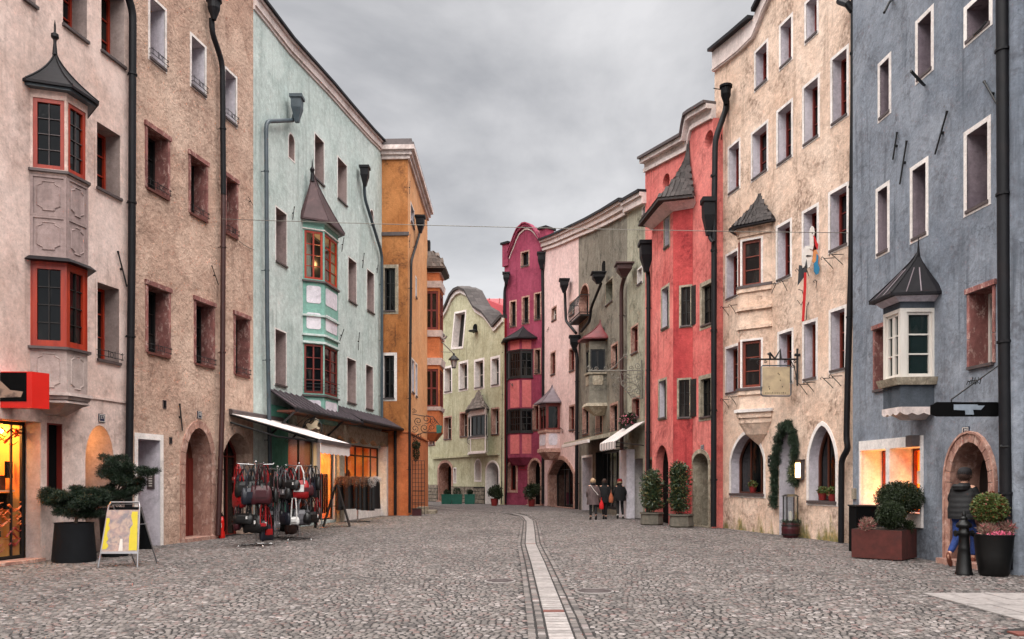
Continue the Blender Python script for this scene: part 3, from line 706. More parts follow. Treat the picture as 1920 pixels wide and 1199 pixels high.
# swirling window stickers and goods behind the glass
for k, (x0, y0, x1, y1, c) in enumerate([(-60, 798, 46, 835, (214, 74, 34)), (-60, 985, 48, 1056, (150, 42, 30)), (-60, 945, 48, 984, (222, 110, 50))]):
    q = PL.rect(x0, y0, x1, y1, -0.39); m = MB(); rr = random.Random(k)
    for i in range(26):
        a = rr.uniform(q[0], q[2]); z = rr.uniform(q[1], q[3]); w = 0.12; ph = rr.uniform(0, 6)
        P0 = [PL.P(a + (t - 2) * .055, max(q[1], min(q[3], z + math.sin(ph + t * 0.9) * 0.06)), -0.385) for t in range(5)]
        m.tube(P0, rr.uniform(.012, .03), 4, 0, 0.004)
    obj('window_decoration', m, simple('decoration red %d' % k, c, 0.5), sw)
gr_ = random.Random(6); shz = 1.4
for k in range(26):
    u = r[2] - .12 - (k % 13) * .26 - gr_.uniform(0, .08); z = shz if k < 13 else .45; hh = gr_.uniform(.1, .34); mt_ = gr_.choice(('darkwood', 'signred', 'palewood', 'roofbrown', 'rust', 'greystone', 'black'))
    gm_ = MB().lathe([(.03, 0), (.06, .02), (.055, hh * .6), (.02, hh * .8), (.03, hh)], PL.P(u, z, -.62 - gr_.uniform(0, .3)), 8) if k % 3 else MB().box(PL, u - .07, u + .07, z, z + hh, -.8, -.7)
    obj('goods', gm_, mt_, sw)
obj('display_panel', MB().box(PL, *[PL.rect(-10, 925, 24, 955, -0.6)[i] for i in (0, 2, 1, 3)], -0.62, -0.6), 'black', sw)
obj('display_panel', MB().box(PL, *[PL.rect(10, 865, 24, 897, -0.6)[i] for i in (0, 2, 1, 3)], -0.62, -0.6), 'black', sw)
obj('threshold', MB().box(PL, r[0], r[2], 0.0, 0.06, -0.3, 0.12), 'marble2', H.root)
# ledge above the ground floor
a = PL.hit(165, 745); b = PL.hit(246, 753); obj('moulding', MB().box(PL, a[0], PL.L, a[1] - 0.02, a[1] + 0.03, 0, 0.035), 'pink', H.root)
# oriel
uW = PL.hit(57, 300)[0]; p = 0.556; uC = PL.hit(125, 300, p)[0]; uE = PL.hit(164, 300, p)[0]; uX = uE + (uC - uW) + 0.1
O = Oriel(H, PL, uW, uC, uE, uX, p); F0, F1 = O.f[0], O.f[1]
zt, zs = F0.hit(125, 186)[1], F0.hit(125, 322)[1]; zl, zm = F0.hit(125, 487)[1], F0.hit(125, 650)[1]; zc = F0.hit(125, 737)[1]
def oriel_wins(O, z0, z1, cols, rows, fm, faces=(0, 1), gl='glass', dep=0.03, m=0.05, fw=0.075, holes=None, tw=.025, mw=.05, mmat=None):
    hs = [[], [], []]
    for k in faces:
        F = O.f[k]; r = (m, z0, F.L - m, z1); hs[k].append((rect_pts(r), dep, 0)); c = cols[k] if isinstance(cols, (list, tuple)) else cols
        window(O.H, F, r, dep=dep, fmat=fm, cols=c, rows=rows, fw=fw, sill=None, cut=False, glass=gl, name='oriel_window', tw=tw, mw=mw, mmat=mmat)
    return hs
h1 = oriel_wins(O, zs + .02, zt - .04, 2, 4, 'redpaint', m=0.04, mmat='sill', tw=.013)
O.body(zs - 0.1, zt + 0.22, ['pink'], h1)
O.body(zl, zs - 0.1, ['mauve'])
h2 = oriel_wins(O, zm + 0.02, zl - 0.12, 2, 4, 'redpaint', m=0.02, fw=.09, mmat='darkwood', tw=.016)
O.body(zm - 0.05, zl, ['redpaint'], h2)
O.body(zc, zm - 0.05, ['pinkrev'])
for z, gq, mt in ((zs - 0.06, 0.06, 'sill'), (zm - 0.07, 0.07, 'sill'), (zl - 0.02, 0.03, 'pinkrev')): O.slab(z, z + 0.05, gq, mt)
O.slab(zl - 0.07, zl + 0.02, 0.16, 'roofdark', 'oriel_hood', 0.05)
z = zc
for dz, a_, b_ in ((-0.06, 0.10, 0.08), (-0.13, 0.04, 0.06), (-0.2, 0.05, 0.0)): O.slab(z + dz, z + dz + 0.065, a_, 'pinkrev', 'moulding', b_)
O.slab(z - 0.42, z - 0.2, -0.35, 'pinkrev', 'corbel', -0.02)
def panel(P, r, mat, parent, c=0.09, w=0.018):
    u0, z0, u1, z1 = r; q = [(u0 + c, z0), (u1 - c, z0), (u1 - c, z0 + c*.5), (u1, z0 + c), (u1, z1 - c), (u1 - c, z1 - c*.5), (u1 - c, z1), (u0 + c, z1), (u0 + c, z1 - c*.5), (u0, z1 - c), (u0, z0 + c), (u0 + c, z0 + c*.5)]
    m = MB().tube([P.P(u, zz, 0.004) for u, zz in q], w, 4, closed=True); m.prism(P, q, -0.005, 0.008); return obj('oriel_panel', m, mat, parent)
for F in (F0, F1):
    zmid = (zl + zs - 0.1) / 2
    obj('moulding', MB().ring(F, rect_pts((.05, zl + .08, F.L - .05, zmid - .04)), rect_pts((0, zl + .03, F.L, zmid)), 0, 0.02), 'mauve', H.root)
    obj('moulding', MB().ring(F, rect_pts((.05, zmid + .04, F.L - .05, zs - .16)), rect_pts((0, zmid + .003, F.L, zs - .12)), 0, 0.02), 'mauve', H.root)
    panel(F, (.12, zl + .17, F.L - .12, zmid - .12), 'mauve', H.root); panel(F, (.12, zmid + .12, F.L - .12, zs - .24), 'mauve', H.root)
    panel(F, (.12, zc + .1, F.L - .12, zm - .16), 'pinkrev', H.root)
pl = O.plan(0.2); apx = PL.w(103, 92, 0.28); ro, rings = spire(pl, zt + 0.22, tuple(apx), 1.75, 8, 0.05, 'roofdark', H.root, ribs=(1, 2, 3))
O.slab(zt + 0.12, zt + 0.19, 0.14, 'pipegrey', 'gutter')
f = PL.w(103, 80, 0.28); mb = MB(); mb.lathe([(0.05, -0.25), (0.03, 0.0), (0.035, 0.05), (0.075, 0.1), (0.07, 0.16), (0.02, 0.2), (0.02, 0.34), (0.004, 0.45)], tuple(f), 8); obj('finial', mb, 'roofdark', H.root)
pipe(H, PL, [(232, -30), (249, 20), (247, 500), (240, 1028)], r=0.085, off=0.14)
anchor(H, PL, 221, 471, 238, 538, r=.03)
number_plate(PL, 185, 776, 195, 793, '17', 'small dark blue house number 17 above the arched niche')
# cash sign box
q = PL.rect(-40, 697, 60, 765, 0.5)
dS = (gd(1061) + 0.0); 
pS = pd(75, 765, 14.95); t = thing('shop_sign', 'red framed box sign with dark panel over the lit shop window', 'shop sign', (pS.x - 1.0, pS.y, pS.z))
z1 = pd(75, 697, 14.95).z; wS = 1.6
mb = MB().hexa([V((pS.x - wS, 14.95, pS.z)), V((pd(60, 765, 14.95).x, 14.95, pS.z)), V((pS.x, 15.25, pS.z)), V((pS.x - wS, 15.25, pS.z)), V((pS.x - wS, 14.95, z1)), V((pd(60, 765, 14.95).x, 14.95, z1)), V((pS.x, 15.25, z1)), V((pS.x - wS, 15.25, z1))])
obj('sign_box', mb, 'signred', t)
PS = Plane((pS.x - wS, 14.95), (pd(60, 765, 14.95).x, 14.95)); obj('sign_face', MB().box(PS, 0, PS.L - .1, pS.z + .12, z1 - .02, 0.002, 0.012), 'black', t)
def smearmat():
    s = NT('worn beige sign print'); s.setcol(s.mix(s.ramp(s.noise(4, 3), .45, .55), lin((150, 124, 108)), lin((92, 74, 66)))); s.p(Roughness=.5); return s.m
MT['smear'] = smearmat()
obj('print', MB().prism(PS, [(0, pS.z + .16), (PS.L - .2, pS.z + .2), (PS.L - .16, pS.z + .3), (PS.L - .4, pS.z + .33), (PS.L - .6, z1 - .16), (0, z1 - .18)], 0.01, 0.016), 'smear', t)
obj('bracket', MB().tube([V((pS.x - .3, 15.2, (pS.z + z1) / 2)), V((pS.x - .9, 15.2, (pS.z + z1) / 2))], 0.03, 6), 'iron', t)

# ---------------- tan house ----------------
PT = Plane(B0, (lx(24.1), 24.1)); H = House('town_house', 'tan roughcast house with red marble window frames between pink and mint houses', PT, 'tan', [(247, -260), (476, -70)], back=(-9, 0)); HT = H
for (x0, y0, x1, y1) in ((281, -6, 309, 131), (359, 67, 384, 180), (422, 129, 442, 236)):
    window(H, PT, PT.rect(x0, y0, x1, y1), dep=0.42, fmat='darkred', cols=2, rows=3, surround=0.07, guard=True, rmat='lilac')
for (x0, y0, x1, y1) in ((276, 238, 314, 374), (357, 292, 386, 416), (424, 332, 443, 448)):
    window(H, PT, PT.rect(x0, y0, x1, y1), dep=0.36, fmat='blackwood', cols=2, rows=3, rmat='marble', guard=True, sblocks=0.09, sill='sillred')
for (x0, y0, x1, y1) in ((277, 535, 315, 670), (367, 564, 399, 690), (441, 591, 465, 708)):
    window(H, PT, PT.rect(x0, y0, x1, y1), dep=0.36, fmat='blackwood', cols=2, rows=3, rmat='marble', guard=True, sblocks=0.09, sill='sillred')
r = PT.rect(258, 823, 300, 1020); r = (r[0], -0.05, r[2], r[3]); H.hole(rect_pts(r), 0.75, 'lilac')
obj('door_surround', MB().ring(PT, [(r[0], -.02), (r[0], r[3]), (r[2], r[3]), (r[2], -.02)], [(r[0] - .12, -.02), (r[0] - .12, r[3] + .14), (r[2] + .12, r[3] + .14), (r[2] + .12, -.02)], -0.01, 0.015, closed=False), 'white', H.root)
do = obj('door', MB().box(PT, r[0], r[2], 0, r[3], -0.8, -0.75), 'darkred', H.root)
ip = pd(283.5, 901, 19.55); b = V((PT.t.x, PT.t.y)); PI_ = Plane(tuple(PT.P(r[2], 0, 0).xy), tuple(PT.P(r[2], 0, -0.75).xy))
PI_ = Plane(tuple(PT.P(r[2], 0, -0.75).xy), tuple(PT.P(r[2], 0, 0).xy)); q = PI_.rect(277, 886, 290, 917); ic = obj('intercom', MB().box(PI_, q[0], q[2], q[1], q[3], 0.0, 0.03), 'sill', H.root)
bt = MB()
for i in range(5): bt.box(PI_, q[0] + .05, q[2] - .05, q[1] + .06 + i * .06, q[1] + .09 + i * .06, .03, .036)
obj('buttons', bt, 'palewood', ic)
# arched stone portal
r = PT.rect(346, 800, 392, 1012); zt_ = PT.hit(374, 803)[1]; ap = arch_pts(r[0], r[2] + .1, -0.05, zt_ - 1.0, zt_, 'round', 10); H.hole(ap, 0.55, 'marble2')
po = obj('door', MB().prism(PT, ap, -0.6, -0.55), 'brown', H.root)
for k in range(5): uu = r[0] + (r[2] + .1 - r[0]) * (k + .5) / 5; obj('plank', MB().box(PT, uu - .11, uu + .11, 0.05, zt_ - 0.55 - abs(k - 2) * .12, -0.55, -0.535), 'darkred', po)
pr = obj('portal', MB().box(PT, ap[0][0] - .1, ap[1][0] + .1, -0.03, 0.09, -.5, .12), 'marble2', H.root); stones_ring(pr, PT, ap, 0.2, -0.02, 0.03, 'marble2', -0.02)
# arched shop entrance under the awning
r = PT.rect(419, 812, 473, 1000); r = (r[0], -0.05, min(r[2], PT.L - .12), r[3]); ap = arch_pts(r[0], r[2], -0.05, PT.hit(440, 850)[1], PT.hit(440, 812)[1], 'seg', 10); H.hole(ap, 0.5, 'tan')
arch_filler(H, PT, ap, 0.5, 'darkred', 'glass', bars_u=(0.35, 0.68), bars_z=(0.78,))
H.finish()
pipe(H, PT, [(397, 36), (398, 62), (417, 118), (419, 365)], r=0.075, off=0.16); pipe(H, PT, [(419, 365), (417, 760), (409, 1004)], r=0.07, off=0.15, mat='pipebrown')
p = PT.w(401, 14, 0.25); hopper(H, p, 0.42, 0.55, 'round')
anchor(H, PT, 337, 757, 342, 808, r=.03); anchor(H, PT, 397, 498, 410, 535, r=.02); anchor(H, PT, 466, 370, 474, 385, r=.015)
for (x0, y0, x1, y1) in ((305, 750, 311, 767), (317, 820, 322, 833)):
    q = PT.rect(x0, y0, x1, y1); v = obj('vent', MB().ring(PT, rect_pts(grow(q, -.02)), rect_pts(q), 0.0, 0.02), 'sill', H.root)
    obj('grille', MB().box(PT, q[0], q[2], q[1], q[3], 0.0, 0.012), 'black', v)
number_plate(PT, 370, 771, 377, 786, '19', 'small dark blue house number 19 above the stone arched portal')
# awning
aw = [PT.P(PT.hit(424, 800)[0], 0, 0), None]
D0, D1 = 22.75, 26.0
xa0 = lx(D0); xa1 = -11.43 + .151 * D1
wz = 3.5; wall0 = V((xa0 + .03, D0, wz)); wall1 = V((xa1 + .03, D1, wz)); o0 = pd(600, 824, 22.8); o1 = pd(655, 834, 26.0); o1.z = o0.z
MT['canvas'] = simple('off white awning canvas', (226, 216, 212), 0.85, 0, 0.12, 2, 0.05)
aw = obj('awning', MB().hexa([wall0, o0, o1, wall1] + [q + V((0, 0, 0.02)) for q in (wall0, o0, o1, wall1)]), 'canvas', H.root)
o2 = o0 + V((0.06, 0, 0)); o3 = o1 + V((.06, 0, 0))
obj('front_bar', MB().hexa([o0 + V((-.05, 0, -.1)), o2 + V((0, 0, -.1)), o3 + V((0, 0, -.1)), o1 + V((-.05, 0, -.1)), o0 + V((-.05, 0, .03)), o2 + V((0, 0, .0)), o3, o1 + V((-.05, 0, .03))]), 'sill', aw)
mb = MB(); N = 14
A_ = [o0.lerp(o1, i / N) + V((0.0, 0, -.1)) for i in range(N + 1)]; B_ = [p_ + V((0, 0, -0.27 - (0.04 if i % 2 else 0))) for i, p_ in enumerate(A_)]
for i in range(N): mb.hexa([B_[i], B_[i] + V((.012, 0, 0)), B_[i+1] + V((.012, 0, 0)), B_[i+1], A_[i], A_[i] + V((.012, 0, 0)), A_[i+1] + V((.012, 0, 0)), A_[i+1]])
obj('valance', mb, 'canvas', aw)
for q0, q1 in ((wall0, o0), (wall1, o1)):
    obj('awning_arm', MB().tube([q0 + V((0, .06, -.25)), q0.lerp(q1, .5) + V((0, .15, -.28)), q1 + V((-.1, .06, -.06))], 0.03, 6), 'iron', aw)
obj('awning_arm', MB().tube([wall0 + V((0, .05, -.03)), o0 + V((0, .05, -.03))], 0.035, 6), 'iron', aw)
rp = MB().tube([wall0 + V((0, 0, .05)), wall1 + V((0, 0, .05))], 0.09, 10); obj('roller', rp, 'sill', aw)
# ---------------- mint house ----------------
AM = (lx(24.1), 24.1); BM_ = (-5.913, 36.5); PM = Plane(AM, BM_)
H = House('town_house', 'mint green house with two stacked red framed oriel windows and metal lean-to roofs', PM, 'mint', [(475, 16), (500, 47), (541, 99), (580, 140), (617, 179), (658, 225), (692, 262), (717, 287)], back=(-9, 0)); HM = H
H.top = [(q[0], q[1]) for q in H.top]
for (x0, y0, x1, y1) in ((590, 250, 607, 349), (633, 294, 650, 387), (653, 482, 668, 572), (688, 505, 701, 589), (516, 617, 536, 725), (651, 671, 667, 758), (686, 684, 699, 769), (517, 388, 537, 501)):
    window(H, PM, PM.rect(x0, y0, x1, y1), dep=0.62, fmat='redpaint' if x0 < 540 else 'palewood', cols=2, rows=3, surround=0.045, rmat='mauve', sill='sill')
for (x0, y0, x1, y1) in ((541, 247, 552, 304), (694, 391, 700, 419)):
    r = PM.rect(x0, y0, x1, y1); ap = arch_pts(r[0], r[2], r[1], r[3] - (r[2] - r[0]) / 2, r[3]); H.hole(ap, 0.3, 'mauve')
    obj('niche_back', MB().prism(PM, ap, -0.34, -0.3), 'mauve', H.root); obj('surround', MB().ring(PM, ap, scale_pts(ap, .045, None), -.01, .012), 'white', H.root)
# shop front openings (photo pixels)
zsf = 0.0
SHP = []
for (x0, y0, x1, y1, z0) in ((540, 812, 590, 990, 0.35), (597, 820, 628, 985, 0.12), (640, 818, 713, 958, 0.55)):
    r = PM.rect(x0, y0, x1, y1); r = (r[0], z0, r[2], PM.hit((x0 + x1) / 2, (y0 + y1) / 2)[1] * 0 + 3.05); SHP.append(r); H.hole(rect_pts(r), 0.12, 'palewood')
H.finish()
mb = MB(); tp = [(q[0], q[1]) for q in H.top]; tp[0] = (0, tp[0][1]); tp[-1] = (PM.L, tp[-1][1])
obj('cornice', band(PM, tp, [(-0.02, 0.08, 0.05), (0.08, 0.34, 0.1), (0.34, 0.42, 0.16)], mb), 'cornice', H.root)
obj('roof_edge', band(PM, tp, [(0.42, 0.5, 0.24)], MB()), 'roofdark', H.root)
# shop interiors
for i, r in enumerate(SHP):
    fm = MB().ring(PM, rect_pts(grow(r, -.06)), rect_pts(r), -0.16, -0.1)
    nb = (2, 1, 5)[i]
    for k in range(1, nb): u = r[0] + (r[2] - r[0]) * k / nb; fm.box(PM, u - .035, u + .035, r[1] + .05, r[3] - .05, -0.16, -0.11)
    if i == 2: fm.box(PM, r[0] + .05, r[2] - .05, 2.6, 2.66, -0.155, -0.115)
    so_ = obj('shop_window' if i != 1 else 'shop_door', fm, 'blackwood', H.root)
    for k in range(nb):
        u0 = r[0] + (r[2] - r[0]) * k / nb; u1 = r[0] + (r[2] - r[0]) * (k + 1) / nb
        obj('pane', MB().box(PM, u0 + .03, u1 - .03, r[1] + .05, r[3] - .05, -0.14, -0.132), 'clear', so_)
    bx = MB(); bx.box(PM, r[0] - .05, r[2] + .05, 0, 3.1, -2.3, -2.2); bx.box(PM, r[0] - .1, r[0] - .02, 0, 3.1, -2.2, -.17); bx.box(PM, r[2] + .02, r[2] + .1, 0, 3.1, -2.2, -.17); bx.box(PM, r[0] - .05, r[2] + .05, 3.1, 3.2, -2.3, -.17); bx.box(PM, r[0] - .05, r[2] + .05, r[1] - .12, r[1] - .02, -2.3, -.17)
    obj('display_box', bx, 'shopwall' if i else 'darkred', so_)
    if i: area('shop_light', PM, (r[0] + r[2]) / 2, 2.95, -1.0, 0.5, (22, 22)[i - 1], (1.0, .6, .24), so_)
    else: area('shop_light', PM, (r[0] + r[2]) / 2, 2.95, -1.0, 0.5, 12, (1.0, .6, .24), so_)
    # goods inside
    gm = MB(); rr = random.Random(i + 4)
    for k in range((3, 4, 9)[i]):
        u = r[0] + (r[2] - r[0]) * (k + .5) / (3, 4, 9)[i]; z = r[1] + rr.uniform(.2, .6)
        gm.lathe([(.05, 0), (.2, .1), (.17, .6), (.2, .9), (.06, 1.0), (.09, 1.12), (.05, 1.25)], PM.P(u, z, -1.2 - rr.uniform(0, .4)), 8, sx=.9)
    obj('goods', gm, ('darkwood', 'signred', 'brown')[i], so_)
    if i == 2:
        st = MB().box(PM, r[0], r[2], 0.0, 0.5, -0.05, 0.03); obj('stall_riser', st, 'white', H.root)
obj('pilaster', MB().box(PM, PM.hit(629, 900)[0], PM.hit(639, 900)[0], 0, 3.15, 0, 0.16), 'greystone', H.root)
obj('pilaster', MB().box(PM, PM.hit(713, 900)[0], PM.hit(722, 900)[0], 0, 3.2, 0, 0.3), 'white', H.root)
obj('pilaster', MB().box(PM, PM.hit(589, 900)[0], PM.hit(596, 900)[0], 0, 3.15, 0, 0.1), 'palewood', H.root)
# shop side wall in deeper green and the fascia with zigzag edge
ug = PM.hit(503, 900)[0]
ug2 = PM.hit(539, 900)[0]; obj('painted_wall', MB().box(PM, ug, ug2, 0, 4.0, 0.002, 0.03), 'mintgreen', H.root)
zf0, zf1 = 3.1, 3.75; us = PM.hit(540, 800)[0]; ue = PM.hit(722, 800)[0]; N = 16; q = [(us, zf1)]
for i in range(N + 1): q.append((us + (ue - us) * i / N, zf0 + (0.0 if i % 2 else 0.22)))
q.append((ue, zf1)); obj('fascia', MB().prism(PM, q[::-1], 0.05, 0.3), 'greystone', H.root)
# lean-to roofs of standing-seam sheet
def leanto(xa, xb, ztop, zbot, proj, name='lean_to_roof'):
    ua, ub = PM.hit(xa, 750)[0], PM.hit(xb, 780)[0]; m = MB()
    m.hexa([PM.P(ua, zbot, proj), PM.P(ub, zbot, proj), PM.P(ub, ztop, 0.01), PM.P(ua, ztop, 0.01), PM.P(ua, zbot + .05, proj), PM.P(ub, zbot + .05, proj), PM.P(ub, ztop + .05, 0.01), PM.P(ua, ztop + .05, 0.01)])
    o = obj(name, m, 'roofdark', H.root); n = int((ub - ua) / 0.42)
    for i in range(n + 1):
        u = ua + .03 + (ub - ua - .06) * i / n; obj('seam', MB().hexa([PM.P(u - .018, zbot + .05, proj), PM.P(u + .018, zbot + .05, proj), PM.P(u + .018, ztop + .05, 0.01), PM.P(u - .018, ztop + .05, 0.01), PM.P(u - .018, zbot + .095, proj), PM.P(u + .018, zbot + .095, proj), PM.P(u + .018, ztop + .095, 0.01), PM.P(u - .018, ztop + .095, 0.01)]), 'roofgrey', o)
    obj('gutter', MB().tube([PM.P(ua - .05, zbot - .02, proj + .05), PM.P(ub + .05, zbot - .02, proj + .05)], 0.07, 8), 'pipe', o)
    obj('soffit_board', MB().box(PM, ua, ub, zbot - .08, zbot - .02, 0.32, proj - .03), 'brown', o); return o
uA = PM.hit(501, 731); zt1 = uA[1]; leanto(501, 632, zt1, zt1 - 0.62, 0.95); zt2 = PM.hit(636, 765)[1]; leanto(634, 722, zt2, zt2 - 0.5, 0.9)
for x in (503, 545, 600): obj('roof_brace', MB().tube([PM.P(PM.hit(x, 800)[0], 3.0, .05), PM.P(PM.hit(x, 800)[0], zt1 - .66, .9)], 0.035, 6), 'iron', H.root)
# oriel, two windows high
p = 0.6; uW = PM.hit(568, 500)[0]; uC = PM.hit(608, 500, p)[0]; uE = PM.hit(634, 500, p)[0]; uX = uE + (uC - uW) + .05
O = Oriel(H, PM, uW, uC, uE, uX, p); F0, F1 = O.f[0], O.f[1]; Z = lambda y: F1.hit(610, y)[1]
zt, zs, zt2_, zs2, zb = Z(436), Z(529), Z(648), Z(741), Z(778)
h = oriel_wins(O, zs + .03, zt - .03, (2, 2, 2), 4, 'redpaint', m=0.05, tw=.02, gl='clear')
obj('room_wall', MB().box(PM, uW + .1, uX, zs, zt, -.5, -.45), 'shopwall', H.root); obj('curtain', MB().box(PM, uC + .25, uX - .1, zs, zt - .1, .02, .05), 'darkwood', H.root)
O.body(zs - 0.06, zt + 0.32, ['mintdeep', 'white'], h)
O.body(zt2_ + .04, zs - .06, ['mintdeep'])
h = oriel_wins(O, zs2 + .03, zt2_, (2, 2, 2), 4, 'darkred', m=0.04); O.body(zs2 - .06, zt2_ + .04, ['mintdeep'], h); O.body(zb - .3, zs2 - .06, ['mintdeep'])
O.slab(zs - .08, zs - .02, 0.07, 'sill'); O.slab(zs2 - .08, zs2 - .02, 0.07, 'sill'); O.slab(zt2_ + .02, zt2_ + .1, 0.05, 'mint'); zz = Z(597); O.slab(zz, zz + .07, 0.07, 'mint'); zz = Z(633); O.slab(zz, zz + .07, 0.08, 'mint'); O.slab(zt + .0, zt + .04, .03, 'white')
O.slab(zt + .26, zt + .33, .1, 'mint')
def rounded(r, c=.07):
    u0, z0, u1, z1 = r; return [(u0 + c, z0), (u1 - c, z0), (u1 - c * .3, z0 + c * .3), (u1, z0 + c), (u1, z1 - c), (u1 - c * .3, z1 - c * .3), (u1 - c, z1), (u0 + c, z1), (u0 + c * .3, z1 - c * .3), (u0, z1 - c), (u0, z0 + c), (u0 + c * .3, z0 + c * .3)]
for F in (F0, F1):
    for ya, yb in ((540, 572), (590, 620), (752, 776)):
        obj('oriel_panel', MB().prism(F, rounded((.12, Z(yb), F.L - .12, Z(ya))), -.01, .015), 'lilac', H.root)
gd_ = MB()
for F in (F0, F1):
    for dz in (.12, .24, .36, .5): gd_.tube([F.P(0, zs2 + dz, .06), F.P(F.L, zs2 + dz, .06)], .009, 5)
obj('window_guard', gd_, 'iron', H.root)
ap = PM.w(585.5, 320, 0.25); ro, rings = spire(O.plan(.22), zt + .34, tuple(ap), 1.25, 6, .06, 'roofbrown', H.root, ribs=(1, 2, 3)); f = MB().lathe([(.09, -.3), (.05, 0), (.09, .12), (.03, .22), (.02, .35), (.004, .5)], tuple(PM.w(585.5, 325, 0.25)), 8); obj('finial', f, 'roofdark', H.root)
L_ = bpy.data.lights.new('room_light', 'POINT'); L_.energy = 3; L_.color = (1, .55, .2); L_.shadow_soft_size = .1; lo = bpy.data.objects.new('room_light', L_); COL.objects.link(lo); lo.location = PM.P((uC + uE) / 2, zs + .8, .15) - loc_of(H.root); lo.parent = H.root
pipe(H, PM, [(552, 215), (550, 226), (499, 228), (501, 600), (507, 900), (507, 955)], r=.065, off=.18, mat='pipegrey'); hopper(H, PM.w(557, 200, .35), .42, .85, 'box', 'pipegrey')
pipe(H, PM, [(683, 345), (684, 372), (714, 470), (716, 482), (716, 795)], r=.065, off=.15, mat='pipegrey'); hopper(H, PM.w(684, 327, .3), .42, .8, 'box', 'pipe')
for a in ((552, 388, 549, 412), (645, 446, 641, 472), (683, 475, 680, 503), (709, 497, 707, 512), (645, 618, 637, 640), (674, 624, 672, 657), (636, 425, 645, 437)): anchor(H, PM, *a, r=.022)

# ---------------- orange corner house ----------------
PO1 = Plane((-5.93, 36.42), (-4.73, 36.36)); PO2 = Plane((-4.73, 36.36), (-4.76, 45.0))
H = House('town_house', 'orange corner house with flat dark framed windows on its side wall', PO1, 'orange_shade', [(716, 297), (766, 297)], back=(-3, 8)); HO = H
window(H, PO1, PO1.rect(721, 503, 741, 583), dep=.12, fmat='blackwood', cols=2, rows=3, surround=.15, rmat='greystone', smat='greystone')
window(H, PO1, PO1.rect(720, 667, 739, 747), dep=.12, fmat='blackwood', cols=2, rows=3, surround=.13, rmat='white', smat='white')
H.finish(body=False)
hs = []
for (x0, y0, x1, y1) in ((770, 381, 776, 430), (772, 674, 776, 738), (779, 682, 782, 745), (779, 520, 781, 560)):
    window(H, PO2, PO2.rect(x0, y0, x1, y1), dep=.3, fmat='blackwood', cols=1, rows=2, surround=.08, holes=hs, rmat='lilac', panes=False)
zt = PO1.hit(766, 297)[1]; mb = MB(); wall_faces(mb, PO2, [(0, -.05), (PO2.L, -.05), (PO2.L, zt), (0, zt)], [(a, b, 1) for a, b, c in hs]); obj('wall', mb, ['orange', 'lilac'], H.root)
mb = MB().add([V((-4.76, 45, -.05)), V((-12, 45, -.05)), V((-12, 45, zt)), V((-4.76, 45, zt)), V((-4.73, 36.36, zt)), V((-12, 36.5, zt))], [(0, 1, 2, 3), (3, 2, 5, 4)]); obj('rear_wall', mb, 'orange', H.root)
def cornice2(Ps, z, layers, mat, name='cornice'):
    """mitred cornice round a corner formed by two planes"""
    (P1, P2) = Ps
    for dz0, dz1, pr in layers:
        c = P1.B; e = P1.n * pr + P2.n * pr; pts = [P1.A + P1.n * pr, c + e, P2.B + P2.n * pr, P2.B - P2.n * .1, c - P1.n * .1 - P2.n * .1, P1.A - P1.n * .1]
        m = MB().loft([[V((q.x, q.y, z + dz0)) for q in pts], [V((q.x, q.y, z + dz1)) for q in pts]]); obj(name, m, mat, H.root)
cornice2((PO1, PO2), zt, [(-.05, .12, .1), (.12, .3, .2), (.3, .5, .34)], 'cornice'); cornice2((PO1, PO2), zt, [(.5, .62, .32), (.62, .82, .2)], 'sill', 'roof_edge')
z = PO1.hit(740, 440)[1]; obj('moulding', MB().box(PO1, .0, PO1.L + .05, z - .06, z + .1, 0, .06), 'sill', H.root)
z = PO1.hit(740, 811)[1]; cornice2((PO1, PO2), z, [(-.02, .06, .1), (-z, -.02, .04)], 'orange3', 'plinth')
pipe(H, PO2, [(789, 425), (786, 440), (771, 490), (768, 800), (768, 962)], r=.06, off=.14); hopper(H, PO2.w(788, 418, .3), .5, .8); anchor(H, PO1, 741, 606, 741, 650, r=.012)
pipe(H, PO1, [(741, 806), (741, 966)], r=.07, off=.12)
for a in ((769, 340, 768, 364), (769, 440, 768, 465)): anchor(H, PO2, *a, r=.02)

# ---------------- second orange house with the tall oriel ----------------
PQ = Plane((-4.78, 45.02), (-5.9, 52.0)); H = House('town_house', 'deep orange house with four storey oriel under a patterned tile roof', PQ, 'orange3', [(800, 470), (790, 540)], back=(-7, 0))
H.top = [(0, 15.2), (PQ.L, 15.2)]; H.finish(); HQ = H
FA = Plane((-5.0, 45.0), (-4.08, 45.0)); FB = Plane((-4.08, 45.0), (-4.02, 46.7)); FC = Plane((-4.02, 46.7), (-5.0, 46.9))
Zq = lambda y: CH + (HY - y) / PX * 45.0
def oplan(g): return [(-5.3, 45.0 - g), (-4.08 + g, 45.0 - g), (-4.02 + g, 46.7 + g), (-5.3, 46.9 + g)]
def oslab(y0, y1, g, mat, name='moulding', g2=None):
    a, b = Zq(y0), Zq(y1); obj(name, MB().loft([[V((x, y, a)) for x, y in oplan(g)], [V((x, y, b)) for x, y in oplan(g if g2 is None else g2)]]), mat, H.root)
def oseg(y0, y1, wins=None):
    m = MB(); z0, z1 = Zq(y0), Zq(y1)
    for F in (FA, FB, FC):
        hl = []
        if wins and F is not FC:
            r = (.06, Zq(wins[0]), F.L - .06, Zq(wins[1])); hl = [(rect_pts(r), .05, 1)]
            window(H, F, r, dep=.05, fmat='darkred', cols=2, rows=2, fw=.13, mw=.1, tw=.09, cut=False, sill=None, glass='glass', name='oriel_window')
        wall_faces(m, F, [(0, z0), (F.L, z0), (F.L, z1), (0, z1)], hl)
    obj('oriel', m, ['orange3', 'darkred'], H.root)
oseg(540, 505); oseg(622, 540, (618, 546)); oseg(682, 622); oseg(768, 682, (764, 692)); oseg(810, 768)
